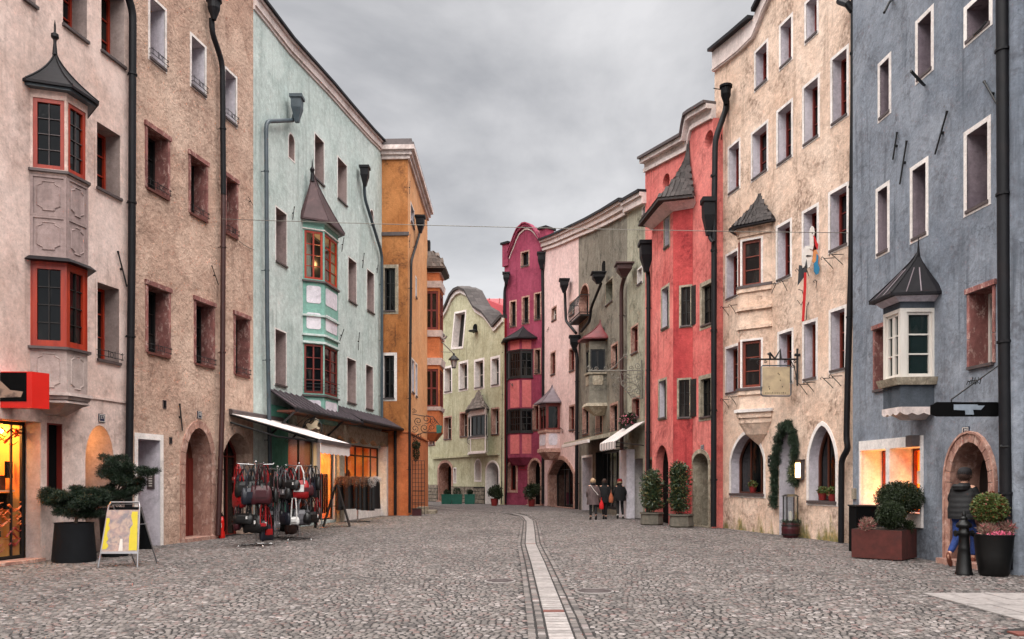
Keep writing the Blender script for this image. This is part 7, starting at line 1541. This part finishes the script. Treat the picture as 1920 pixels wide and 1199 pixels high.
# long wrought iron arm
D = 32.3; P = CP(D); t = iron_thing('hanging_sign', 'long ornate iron sign arm with scrollwork in front of the grey houses', 'shop sign', (1204, 700), D); m = MB(); MT['ironlight'] = simple('weathered light iron', (120, 116, 108), .5, .3, .3, 8, .1); m.tube(cpts(P, [(1206, 695), (1102, 695)]), .025, 5); m.tube(cpts(P, [(1203, 676), (1204, 748)]), .03, 5)
m.tube(cpts(P, [(1140, 695), (1150, 690), (1163, 675), (1176, 664)]), .014, 4)
for x, y, r, ph, sg in ((1105, 690, 6, 0, 1), (1118, 692, 4, 0, -1), (1136, 691, 4, 1, 1), (1150, 705, 6, 0, 1), (1160, 712, 5, 2, -1), (1172, 668, 5, 0, 1), (1196, 686, 7, 0, 1), (1183, 690, 5, 2, -1), (1196, 735, 7, 3, 1), (1186, 744, 5, 0, -1), (1152, 722, 4, 0, 1), (1198, 708, 8, 1, -1), (1176, 706, 6, 2, 1), (1180, 730, 8, 0, 1), (1168, 720, 7, 1, -1)): m.tube(spiral(P, x, y, r, 1.4, ph, sg), .014, 4)
for k in range(5): m.tube(cpts(P, [(1164 + k * 8, 697), (1176 + k * 5, 716), (1200, 724 + k * 4)]), .010, 4); m.tube(cpts(P, [(1164 + k * 4, 700 + k * 9), (1182 + k * 3, 704 + k * 6), (1203, 700 + k * 3)]), .010, 4)
m.tube(cpts(P, [(1162, 696), (1166, 722), (1182, 742), (1203, 748)]), .02, 5); m.tube(cpts(P, [(1151, 722), (1151, 738)]), .01, 4); obj('bracket', m, 'ironlight', t)
# framed beige sign on the cream house
D = 22.4; P = CP(D); t = iron_thing('hanging_sign', 'beige sign panel in rounded iron frame hanging from the cream house', 'shop sign', (1495, 722), D); m = MB(); m.tube(cpts(P, [(1495, 654), (1495, 723)]), .03, 6); m.tube(cpts(P, [(1497, 674), (1406, 674)]), .025, 6); m.tube(cpts(P, [(1490, 666), (1500, 666)]), .04, 6); m.tube(cpts(P, [(1483, 676), (1490, 692), (1494, 712)]), .013, 5)
for x, y, r, ph, sg in ((1435, 678, 3, 0, 1), (1473, 678, 3, 2, 1), (1490, 678, 3, 0, 1), (1487, 688, 3.5, 1, -1), (1492, 709, 3, 0, 1), (1423, 680, 5, 1, 1), (1411, 674, 4, 0, 1)): m.tube(spiral(P, x, y, r, 1.3, ph, sg), .010, 4)
for x in (1443, 1464): m.tube(cpts(P, [(x, 674), (x, 688)]), .008, 4)
obj('bracket', m, 'iron', t); m = MB(); m.tube(cpts(P, [(1440, 665), (1443, 662), (1453, 673), (1463, 656), (1464, 675)]), .035, 6); m.tube(cpts(P, [(1443, 663), (1444, 673)]), .03, 6); obj('letter_emblem', m, 'iron', t)
fr = [(1430, 686), (1480, 686), (1483, 689), (1483, 740), (1480, 743), (1430, 743), (1427, 740), (1427, 689)]; m = MB().tube(cpts(P, fr), .018, 6, closed=True); obj('frame', m, 'pipegrey', t)
s_ = NT('worn beige sign panel'); s_.setcol(s_.mix(s_.ramp(s_.noise(2.5, 5, .6, .5), .35, .65), lin((196, 176, 142)), lin((160, 142, 118)))); s_.p(Roughness=.6); MT['signbeige'] = s_.m
r = P.rect(1429.5, 740.5, 1480.5, 688.5); obj('panel', MB().box(P, r[0], r[2], r[1], r[3], -.012, .012), 'signbeige', t); m = MB(); rr = random.Random(2)
u = r[0] + .08
while u < r[2] - .12:
    w = rr.uniform(.015, .04); h = rr.choice((.03, .03, .045)); m.box(P, u, u + w * .4, r[1] + .03, r[1] + .03 + h, .012, .016)
    if rr.random() < .5: m.box(P, u, u + w, r[1] + .045, r[1] + .053, .012, .0155)
    u += w + .012
for x, y in ((1458, 702), (1460, 704), (1462, 715), (1441, 727), (1466, 727), (1442, 731)): a = P.hit(x, y); m.box(P, a[0], a[0] + .02, a[1], a[1] + .04, .012, .0155)
obj('lettering', m, 'darkwood', t)
# black sign board by the blue house
D = 13.96; P = CP(D); t = iron_thing('hanging_sign', 'long black cut out sign board hung at right angles to the blue house', 'shop sign', (1876, 781), D)
def PH(L): return [P.hit(x, y) for x, y in L]
ol = [(1745, 760), (1751, 758), (1755, 754.5), (1870, 754.5), (1873, 759), (1878, 760), (1878, 775), (1873, 777), (1870, 781.5), (1757, 781.5), (1745, 777)]
obj('board', MB().prism(P, PH(ol)[::-1], -.02, .02), 'black', t); gr = [(1787, 759), (1831, 759), (1833, 761), (1845, 761), (1838, 769), (1823, 769), (1825, 778), (1809, 778), (1808, 770), (1787, 769)]; MT['signgrey'] = simple('grey blue sign patch', (138, 148, 160), .6, 0, .25, 6, .05); obj('patch', MB().prism(P, PH(gr)[::-1], .02, .024), 'signgrey', t)
m = MB(); m.tube([P.P(*P.hit(1784, 755)), P.P(*P.hit(1784, 750))], .012, 5); m.tube([P.P(*P.hit(1784, 749)), P.P(*P.hit(1873, 685))], .014, 5); m.tube([P.P(*P.hit(1875, 680)), P.P(*P.hit(1875, 690))], .03, 6)
for dx in (-8, -3, 3, 8): m.tube(cpts(P, [(1826 + dx - 6, 722), (1826 + dx - 3, 712 + abs(dx) * .3), (1826 + dx + 3, 720), (1826 + dx + 6, 708)]), .008, 4)
m.tube(cpts(P, [(1814, 716), (1838, 712)]), .008, 4); obj('stay_rod', m, 'iron', t)
# street lantern on the deep orange oriel
D = 45.8; P = CP(D); t = iron_thing('street_lamp', 'old street lantern on a curled arm beside the deep orange oriel', 'street lamp', (828, 640), D); m = MB(); m.tube(cpts(P, [(828, 641), (844, 657), (849, 662), (852, 665)]), .035, 6); m.tube(cpts(P, [(826, 660), (845, 661)]), .02, 5); m.tube(spiral(P, 831, 630, 7, 1.2, 0, 1), .04, 5); obj('arm', m, 'ironlight', t); b = P.P(*P.hit(851, 690)); 
obj('lantern_glass', MB().lathe([(.1, 0), (.2, .45)], tuple(b + V((0, 0, .02))), 6), 'canvasg', t); obj('lantern_roof', MB().lathe([(.32, .44), (.3, .5), (.12, .68), (.05, .72), (.06, .8), (.01, .86)], tuple(b), 6), 'iron', t); m = MB()
for k in range(6): a = k * math.pi / 3; m.tube([b + V((math.cos(a) * .1, math.sin(a) * .1, 0)), b + V((math.cos(a) * .205, math.sin(a) * .205, .46))], .012, 4)
m.lathe([(.11, -.03), (.11, .02)], tuple(b), 6); obj('lantern_frame', m, 'iron', t)
# stork with baby, painted board figure
D = 21.5; P = CP(D); t = iron_thing('stork_figure', 'painted stork board carrying a baby bundle on the cream wall', 'wall figure', (1508, 603), D)
for n, c in (('storkwhite', (226, 220, 214)), ('storkred', (196, 28, 32)), ('storkblue', (34, 122, 164)), ('storkskin', (214, 140, 84)), ('storkblack', (54, 56, 60))): MT[n] = simple('stork paint ' + n[5:], c, .6, 0, .15, 8, .05)
def sp(name, L, mat, d0=-.015, d1=.015): obj(name, MB().prism(P, [P.hit(1470 + x / 5.45, 400 + y / 5.45) for x, y in L][::-1], d0, d1), mat, t)
sp('neck', [(270, 150), (285, 130), (305, 150), (312, 200), (300, 260), (302, 330), (292, 375), (265, 365), (262, 250), (258, 200)], 'storkwhite'); sp('body', [(205, 370), (225, 335), (250, 328), (285, 350), (300, 400), (290, 470), (268, 545), (250, 560), (225, 520), (195, 560), (185, 480)], 'storkwhite', -.05, -.018)
sp('tail', [(190, 530), (162, 525), (155, 640), (148, 735), (205, 660), (245, 590), (240, 500), (215, 560)], 'storkblack', -.08, -.052); sp('beak', [(296, 232), (308, 240), (345, 330), (338, 380), (318, 340)], 'storkred', .016, .04); sp('leg', [(205, 610), (228, 610), (226, 760), (205, 1105), (182, 1105), (200, 760)], 'storkred', -.01, .02)
sp('baby', [(300, 385), (325, 375), (360, 460), (350, 520), (320, 520), (288, 500)], 'storkskin', .0, .03); sp('bundle', [(328, 420), (345, 450), (340, 530), (355, 570), (345, 625), (320, 635), (300, 600), (300, 520), (322, 490)], 'storkblue', .032, .06); sp('eye', [(282, 203), (292, 203), (292, 215), (282, 215)], 'storkblack', .016, .02); sp('wing_feathers', [(230, 470), (240, 560), (205, 640), (190, 600), (215, 540)], 'storkblack', -.016, .0)
a = P.P(*P.hit(1512, 480)); obj('mount', MB().tube([a, PC.P((V((a.x, a.y)) - PC.A).dot(PC.t), a.z, 0)], .02, 5), 'iron', t); m = MB(); m.tube(cpts(CP(22.0), [(1512, 600), (1513, 575), (1520, 560), (1532, 567)]), .012, 4); m.tube(cpts(CP(22.0), [(1495, 563), (1502, 573), (1508, 560), (1504, 545), (1497, 543)]), .012, 4); obj('ironwork', m, 'iron', t)
# garland round the niche
t = thing('garland', 'evergreen fir garland draped round the narrow arched niche', 'garland', tuple(PC.w(1476, 950))); path = [(1451, 948), (1450, 905), (1453, 865), (1459, 828), (1466, 803), (1475, 793), (1484, 806), (1490, 830), (1489, 860), (1486, 890), (1491, 912)]; W_ = [PC.w(x, y, .1) for x, y in path]; S = []
for a, b in zip(W_, W_[1:]):
    k = max(2, int((b - a).length / .07))
    for j in range(k): S.append(a.lerp(b, j / k))
l0 = loc_of(t); rr = random.Random(4); foliage('fir_twigs', [(tuple(p - l0 + V((rr.uniform(-.05, .05), rr.uniform(-.05, .05), rr.uniform(-.04, .04)))), (.115, .115, .09)) for p in S], 22000, .085, 'fir', t, 71, .14, .1); obj('core', MB().tube(S, .02, 5), 'bark', t)
# wall lamp and plaques on the cream house
a, b = PC.hit(1499, 899), PC.hit(1508, 866); t = thing('wall_lamp', 'lit box lamp beside the garlanded niche', 'lamp', tuple(PC.P(a[0], a[1]))); obj('housing', MB().box(PC, a[0] - .02, b[0] + .02, a[1], b[1] + .04, 0, .12), 'sill', t); obj('lamp_glass', MB().box(PC, a[0] + .02, b[0] - .02, a[1] + .06, b[1] - .04, .12, .14), 'lampsoft', t); obj('cap', MB().box(PC, a[0] - .05, b[0] + .05, b[1] + .04, b[1] + .06, 0, .16), 'iron', t)
r = PC.rect(1441, 875, 1449, 854); t = thing('wall_plaque', 'small dark square plaque left of the garland', 'plaque', tuple(PC.P(r[0], r[1]))); obj('board', MB().box(PC, r[0], r[2], r[1], r[3], 0, .03), 'iron', t); m = MB()
for i in range(3):
    for j in range(3):
        if (i + j) % 2 == 0: m.box(PC, r[0] + .05 + i * .09, r[0] + .1 + i * .09, r[1] + .05 + j * .09, r[1] + .1 + j * .09, .03, .034)
obj('emblem', m, 'canvasg', t)
# lantern on a barrel, with sill pots
bx0 = (7.78, 22.35); t = thing('wooden_barrel', 'short dark wooden barrel before the garlanded niche', 'barrel', (bx0[0], bx0[1], 0)); lobj('staves', MB().lathe([(.2, 0), (.235, .12), (.245, .25), (.22, .42), (.19, .42), (.02, .41)], (0, 0, 0), 14), 'burgundy leather', t)
for z in (.08, .33): lobj('hoop', MB().lathe([(.236, z), (.25, z), (.25, z + .03), (.236, z + .03)], (0, 0, 0), 14), 'iron', t)
t = thing('candle_lantern', 'tall glazed candle lantern standing on the barrel', 'lantern', (bx0[0], bx0[1], .42)); lobj('base', MB().wbox((0, 0, 0), .34, .34, .05), 'darkwood', t); m = MB()
for x in (-.15, .15):
    for y in (-.15, .15): m.wbox((x, y, .05), .025, .025, .68)
lobj('frame', m, 'darkwood', t); lobj('roof', MB().wbox((0, 0, .73), .38, .38, .06, taper=.6), 'iron', t); lobj('glass', MB().wbox((0, 0, .06), .28, .28, .66), 'clear', t); lobj('candle', MB().lathe([(.05, .05), (.05, .3), (.01, .31)], (0, 0, 0), 10), 'palewood', t)
t = thing('evergreen_wreath', 'ring of evergreen twigs round the lantern foot', 'wreath', (bx0[0], bx0[1], .42)); foliage('twigs', [((math.cos(k) * .2, math.sin(k) * .2, .02), (.07, .07, .04)) for k in range(7)], 700, .07, 'fir', t, 75, .14)
def sillpot(x, y, lab, off=-.12):
    q = PC.hit(x, y); b = PC.P(q[0], q[1], off); t = thing('flower_pot', lab, 'flower pot', tuple(b)); lobj('pot', MB().lathe([(.08, 0), (.12, .17), (.13, .19), (.1, .19)], (0, 0, 0), 12), 'terracotta', t); foliage('foliage', [((0, 0, .25), (.12, .12, .1))], 350, .07, 'box2', t, int(x), .5)
sillpot(1405, 924, 'red pot with green plant in the left pointed window'); sillpot(1535, 938, 'red pot, nearer the centre, in the right pointed window'); sillpot(1553, 940, 'red pot at the right end of the right pointed window')
# flower box of the khaki house
b = PJ.P(*PJ.hit(1190, 806)[:2], .25); t = thing('flower_box', 'window box of dark foliage with pink flowers under the khaki window', 'flower box', tuple(b)); lobj('trough', MB().wbox((0, 0, 0), .5, .25, .2, rot=1.3), 'darkwood', t); foliage('foliage', [((-.15, .0, .35), (.25, .25, .28)), ((.1, -.1, .4), (.22, .22, .3)), ((.2, .2, .35), (.2, .2, .25))], 2200, .08, 'box', t, 81); foliage('blossoms', [((-.15, -.1, .4), (.28, .22, .22)), ((.15, -.1, .4), (.2, .25, .25))], 260, .05, 'flower', t, 82, .9)
# wires across the street
def wire(a, b, sag, label):
    p = [a.lerp(b, i / 24) - V((0, 0, sag * (1 - (2 * i / 24 - 1) ** 2))) for i in range(25)]; o = obj('cable', MB().tube(p, .009, 5), 'ironlight'); recentre(o); tag(o, label, 'cable')
wire(PT.w(416, 411, .2), PC.w(1590, 437, .2), .05, 'thin pale cable spanning the street from tan to cream house'); wire(PT.w(448, 452, .05), PT.w(477, 469, .05), .03, 'short loose cable on the tan wall near its mint neighbour')

# ================= PEOPLE =================
def skin(name, nodes, edges, mat, parent, sub=2, root=0):
    me = bpy.data.meshes.new(name); me.from_pydata([n[0] for n in nodes], edges, []); o = bpy.data.objects.new(name, me); COL.objects.link(o); md = o.modifiers.new('s', 'SKIN'); md.use_smooth_shade = True
    for i, n in enumerate(nodes):
        sv = me.skin_vertices[0].data[i]; sv.radius = n[1] if isinstance(n[1], tuple) else (n[1], n[1]); sv.use_root = (i == root)
    o.modifiers.new('d', 'SUBSURF').levels = sub; bpy.context.view_layer.update(); dg = bpy.context.evaluated_depsgraph_get(); m2 = bpy.data.meshes.new_from_object(o.evaluated_get(dg)); bpy.data.objects.remove(o)
    m2.materials.clear(); m2.materials.append(MT[mat] if isinstance(mat, str) else mat)
    for p in m2.polygons: p.use_smooth = True
    o = bpy.data.objects.new(name, m2); COL.objects.link(o); o.parent = parent; return o
for n, c in (('skin', (206, 156, 132)), ('coatgrey', (92, 77, 77)), ('coatblack', (10, 10, 13)), ('trousers', (13, 13, 16)), ('jeans', (34, 58, 116)), ('hairblond', (190, 160, 128)), ('hairbrown', (62, 40, 31)), ('hatred', (140, 18, 28)), ('hatdark', (26, 22, 26)), ('shoebrown', (112, 60, 44)), ('shoeblack', (24, 22, 22)), ('puffer', (15, 16, 20)), ('bagred', (206, 22, 26)), ('bagorange', (168, 92, 60))): MT[n] = simple(n, c, .8 if n != 'puffer' else .4, 0, .25, 14, .2)
q_ = NT('quilted black nylon'); q_.p(Roughness=.7); w_ = q_.n('ShaderNodeTexWave', wave_type='BANDS', bands_direction='Z'); w_.inputs['Scale'].default_value = 3.2; w_.inputs['Distortion'].default_value = 1.2; w_.inputs['Detail'].default_value = 3; q_.l(q_.co(), w_.inputs['Vector'])
q_.setcol(q_.mix(q_.ramp(w_.outputs['Fac'], .0, .25), lin((12, 12, 15)), lin((13, 14, 17)))); q_.bump(q_.math('ADD', w_.outputs['Fac'], q_.math('MULTIPLY', q_.noise(14, 4), 1.2)), .22, .02); MT['puffer'] = q_.m
for n_, c_ in (('coatgrey', (92, 77, 77)), ('jeans', (34, 58, 116)), ('coatblack', (10, 10, 13))):
    q_ = NT('woven ' + n_); a_ = lin(c_); q_.setcol(q_.mix(q_.ramp(q_.noise(9, 5, .6, .4, scale=(1, 1, .4)), .35, .65), scale(a_, 1.25), scale(a_, .65))); q_.p(Roughness=.9); q_.bump(q_.noise(7, 5, .6, .6, scale=(1.2, 1.2, .45)), .8, .04); MT[n_] = q_.m
def person(label, loc, rz, Hs, hips, arms, legs, coat, hem, coatmat, legmat, hairmat, hat=None, shoe='shoeblack', puffy=False, lean=0.0, hairlen=.1, boot=False):
    """arms / legs: ((elbow, wrist), ...) and ((knee, ankle, toe), ...) in metres for a 1.7 m figure; forward is +y"""
    k = Hs / 1.7; t = thing('person', label, 'person', loc, rz); S = lambda p: tuple(V(p) * k); L = lean
    pel = (0, 0, .95); ch = (0, L * .6, 1.32); nk = (0, L * .9, 1.46); hb = (0, L + .01, 1.53); hm_ = (0, L + .03, 1.60); ht = (0, L + .02, 1.68)
    sh = [(-.17, L * .8, 1.40), (.17, L * .8, 1.40)]; hp_ = [(-.09, 0, .92), (.09, 0, .92)]
    N = [(S(pel), (.13 * k, .1 * k)), (S((0, L * .3, 1.12)), (.12 * k, .09 * k)), (S(ch), (.15 * k, .1 * k)), (S(nk), .055 * k), (S(hb), .06 * k), (S(hm_), (.078 * k, .095 * k)), (S(ht), (.06 * k, .07 * k))]; E = [(0, 1), (1, 2), (2, 3), (3, 4), (4, 5), (5, 6)]
    for i in range(2):
        b = len(N); N += [(S(sh[i]), .06 * k), (S(arms[i][0]), .042 * k), (S(arms[i][1]), .028 * k)]; E += [(2, b), (b, b+1), (b+1, b+2)]
        w = V(arms[i][1]); d = (w - V(arms[i][0])).normalized(); side = V((1, 0, 0)) if i == 0 else V((-1, 0, 0)); b2 = len(N); N.append((S(w + d * .07), (.026 * k, .018 * k))); E.append((b + 2, b2))
        for q, ln in ((-.024, .055), (-.008, .07), (.008, .066), (.024, .05)): n_ = len(N); N += [(S(w + d * .10 + V((0, q, 0))), .009 * k), (S(w + d * (.10 + ln) + V((0, q * 1.2, 0)) + side * .01), .007 * k)]; E += [(b2, n_), (n_, n_ + 1)]
        n_ = len(N); N += [(S(w + d * .05 + V((0, .035, 0)) + side * .01), .010 * k), (S(w + d * .09 + V((0, .05, 0)) + side * .015), .008 * k)]; E += [(b2, n_), (n_, n_ + 1)]
        b = len(N); N += [(S(hp_[i]), .085 * k), (S(legs[i][0]), .058 * k), (S(legs[i][1]), .038 * k), (S(legs[i][2]), .032 * k)]; E += [(0, b), (b, b+1), (b+1, b+2), (b+2, b+3)]
    body = skin('body', N, E, 'skin', t, 1)
    fc = MB(); hc = V(S(hm_)); fc.ball(hc + V((0, .088, -.012)) * k, .016 * k, 6); 
    for s in (-1, 1): fc.ball(hc + V((s * .078, -.005, -.01)) * k, .02 * k, 6, 0, 1.5, .5)
    smooth_by(lobj('face', fc, 'skin', t), 80); ey = MB()
    for s in (-1, 1): ey.ball(hc + V((s * .03, .083, .012)) * k, .009 * k, 6)
    lobj('eyes', ey, 'black', t); lobj('mouth', MB().ball(hc + V((0, .084, -.05)) * k, .018 * k, 6, 0, .3), 'storkred' if 'storkred' in MT else 'skin', t)
    # trousers and shoes
    N = [(S((0, 0, .93)), (.14 * k, .11 * k))]; E = []
    for i in range(2):
        kn, an, to = [V(q) for q in legs[i]]; b = len(N); N += [(S(hp_[i]), .1 * k), (S(kn), .072 * k), (S(an + (kn - an) * .12), .056 * k)]; E += [(0, b), (b, b+1), (b+1, b+2)]
        sd = (to - an); sh_ = MB(); ax = V((sd.x, sd.y, 0)); ax = ax.normalized() if ax.length > .01 else V((0, 1, 0)); sx_ = ax.cross(V((0, 0, 1))); rings = []
        for f, w_, h_ in ((-.28, .03, .05), (-.1, .042, .09), (.25, .042, .085), (.7, .048, .06), (1.05, .038, .045), (1.2, .012, .03)):
            c = an.lerp(to, f); c.z = c.z - .03; rings.append([(c + sx_ * math.cos(a * math.pi / 4) * w_ + V((0, 0, max(math.sin(a * math.pi / 4), -.55) * h_))) * k for a in range(8)])
        smooth_by(lobj('shoe', MB().loft(rings), shoe, t), 60)
        if boot: lobj('sock', MB().tube([S(an + V((0, 0, .0))), S(an + (kn - an) * .16)], .045 * k, 8), 'white leather', t)
    skin('trousers', N, E, legmat, t, 1)
    # coat: torso rings + sleeves
    rings = []; prof = [(hem, coat[2], coat[3])] + [(z, a, b) for z, a, b in ((.85, coat[0] * 1.02, coat[1] * 1.02), (1.0, coat[0] * .98, coat[1]), (1.15, coat[0] * .95, coat[1] * .95), (1.3, .215, .14), (1.385, .2, .125), (1.43, .13, .095), (1.475, .075, .075)) if z > hem + .04]
    M_ = 20
    for j, (z, a, b) in enumerate(prof):
        pf = 1 + (.02 * math.sin(j * 2.6) if puffy else 0); yo = L * max(0, (z - .95) / .55); rings.append([V((math.cos(q * 2 * math.pi / M_) * a * pf * (1 + (.025 * math.sin(q * 3.0 + 1) if z < 1.1 else 0)), yo + math.sin(q * 2 * math.pi / M_) * b * pf, z)) * k for q in range(M_)])
    smooth_by(lobj('coat', MB().loft(rings), coatmat, t), 70)
    for i in range(2):
        a, e, w = V(sh[i]) + V((0, 0, -.02)), V(arms[i][0]), V(arms[i][1]); m = MB(); P_ = []; n = 9; sg = 1 if i else -1
        a = a + V((-sg * .03, 0, 0))
        for j in range(n + 1): f = j / n; p = a.lerp(e, f * 2) if f < .5 else e.lerp(w, f * 2 - 1); P_.append((p, .078 - .03 * f + (.006 * (j % 2) if puffy else 0)))
        rg_ = []
        for j, (p, r_) in enumerate(P_):
            d = (P_[min(j+1, n)][0] - P_[max(j-1, 0)][0]).normalized(); x = d.cross(V((0, 1, .02))).normalized(); y = d.cross(x); rg_.append([(p + (x * math.cos(q * math.pi / 5) + y * math.sin(q * math.pi / 5)) * r_) * k for q in range(10)])
        smooth_by(lobj('sleeve', m.loft(rg_), coatmat, t), 70)
    lobj('collar', MB().lathe([(.085, 1.42), (.1, 1.47), (.085, 1.52), (.07, 1.5)], (0, L * .95, 0), 12), coatmat, t) if k > 0 else None
    hc0 = V((0, L + .015, 1.615)); m = MB(); pr = []
    for j in range(9): an = -1.05 + j * (math.pi / 2 + 1.05) / 8; pr.append((max(math.cos(an) * .102, .002), math.sin(an) * .118))
    rings = [[(hc0 + V((math.cos(q * math.pi / 8) * r_, math.sin(q * math.pi / 8) * r_ * 1.12 - .012 - (.02 if z < .02 else 0) * (1 if math.sin(q * math.pi / 8) > 0 else 0), z))) * k for q in range(16)] for r_, z in pr]
    smooth_by(lobj('hair', MB().loft([[v + V((0, -.012, 0)) if v.y / k > hc0.y + .02 and j < 5 else v for v in r_] for j, r_ in enumerate(rings)]), hairmat, t), 80)
    foliage('hair_strands', [(tuple((hc0 + V((0, -.02, -.0))) * k), (.105 * k, .105 * k, .11 * k))], 700, .04 * k, MT[hairmat], t, 5, .15, .9, -.8)
    if hat:
        pr = [(.108, .0), (.114, .035), (.112, .06), (.1, .1), (.07, .13), (.002, .145)]; smooth_by(lobj('hat', MB().lathe([(r_ * k, (hc0.z + z) * k) for r_, z in pr], (0, (hc0.y) * k, 0), 16, 0, 1.0, 1.12), hat, t), 60)
    return t, k
stand = ((-.09, .02, .5), (-.09, -.02, .09), (-.1, .12, .04)); 
p1, k = person('person in a long grey brown coat with diagonal bag strap walking away', (3.30, 32.6, 0), R(4), 1.66, 0, (((-.24, -.02, 1.14), (-.22, .08, .95)), ((.26, .0, 1.14), (.3, .06, .92))), (((-.09, .05, .5), (-.1, -.02, .09), (-.11, .11, .04)), ((.09, -.06, .5), (.1, -.2, .14), (.1, -.09, .05))), (.24, .17, .27, .2), .62, 'coatgrey', 'trousers', 'hairblond', lean=.03)
lobj('bag_strap', MB().tube([(-.12 * k, -.1 * k, 1.44 * k), (0, -.16 * k, 1.25 * k), (.2 * k, -.15 * k, 1.02 * k)], .012, 5), 'storkwhite', p1); lobj('scarf', MB().lathe([(.09, 1.40), (.12, 1.44), (.1, 1.49), (.08, 1.47)], (0, .02, 0), 14), 'hatdark', p1)
p2, k = person('person in black coat with tied brown hair, middle of the three walkers', (3.80, 32.9, 0), R(-3), 1.64, 0, (((-.23, 0, 1.14), (-.22, .12, 1.0)), ((.24, -.02, 1.14), (.24, .04, .92))), (((-.06, .04, .5), (-.04, -.1, .12), (-.04, .02, .05)), ((.07, .02, .5), (.06, -.0, .09), (.07, .13, .04))), (.23, .16, .22, .16), .7, 'coatblack', 'trousers', 'hairbrown', lean=.05)
p3, k = person('person in black jacket and red hat, rightmost of the three walkers', (4.50, 33.4, 0), R(-8), 1.62, 0, (((-.26, .0, 1.14), (-.2, .16, 1.02)), ((.26, 0, 1.14), (.22, .16, 1.0))), (((-.08, -.02, .5), (-.09, -.2, .13), (-.1, -.08, .05)), ((.1, .12, .52), (.14, .06, .09), (.15, .2, .04))), (.26, .19, .25, .19), .78, 'coatblack', 'trousers', 'hairblond', hat='hatred', lean=.06, boot=True)
def carrier(loc, mat, label, w=.2, h=.38):
    t = thing('shopping_bag', label, 'bag', loc); rings = []
    for z, a in ((0, .7), (.06, 1.0), (h * .5, .95), (h * .8, .5), (h, .12)): rings.append([V((math.cos(q * math.pi / 5) * w / 2 * a, math.sin(q * math.pi / 5) * w * .3 * a, z)) for q in range(10)])
    smooth_by(lobj('bag_body', MB().loft(rings), mat, t), 60); lobj('handle', MB().tube([(0, 0, h), (0, 0, h + .1)], .012, 5), mat, t)
carrier((3.64, 32.55, .42), 'bagred', 'bright red carrier bag held between the two left walkers'); carrier((4.06, 32.8, .68), 'bagorange', 'orange brown bag at the side of the middle walker', .2, .42)
pm, k = person('person in black puffer jacket and blue jeans stepping into the stone doorway', (8.36, 14.85, .0), R(-58), 1.79, 0, (((-.25, .08, 1.16), (-.18, .28, 1.08)), ((.25, .1, 1.16), (.16, .3, 1.1))), (((-.08, -.02, .5), (-.1, -.26, .2), (-.1, -.2, .07)), ((.1, .2, .55), (.1, .16, .12), (.1, .3, .06))), (.25, .18, .24, .18), .84, 'puffer', 'jeans', 'hairbrown', hat='hatdark', shoe='shoebrown', puffy=True, lean=.06)
lobj('hood', MB().lathe([(.1, 1.40), (.15, 1.43), (.165, 1.49), (.13, 1.53), (.1, 1.5)], (0, -.03, 0), 14), 'puffer', pm)
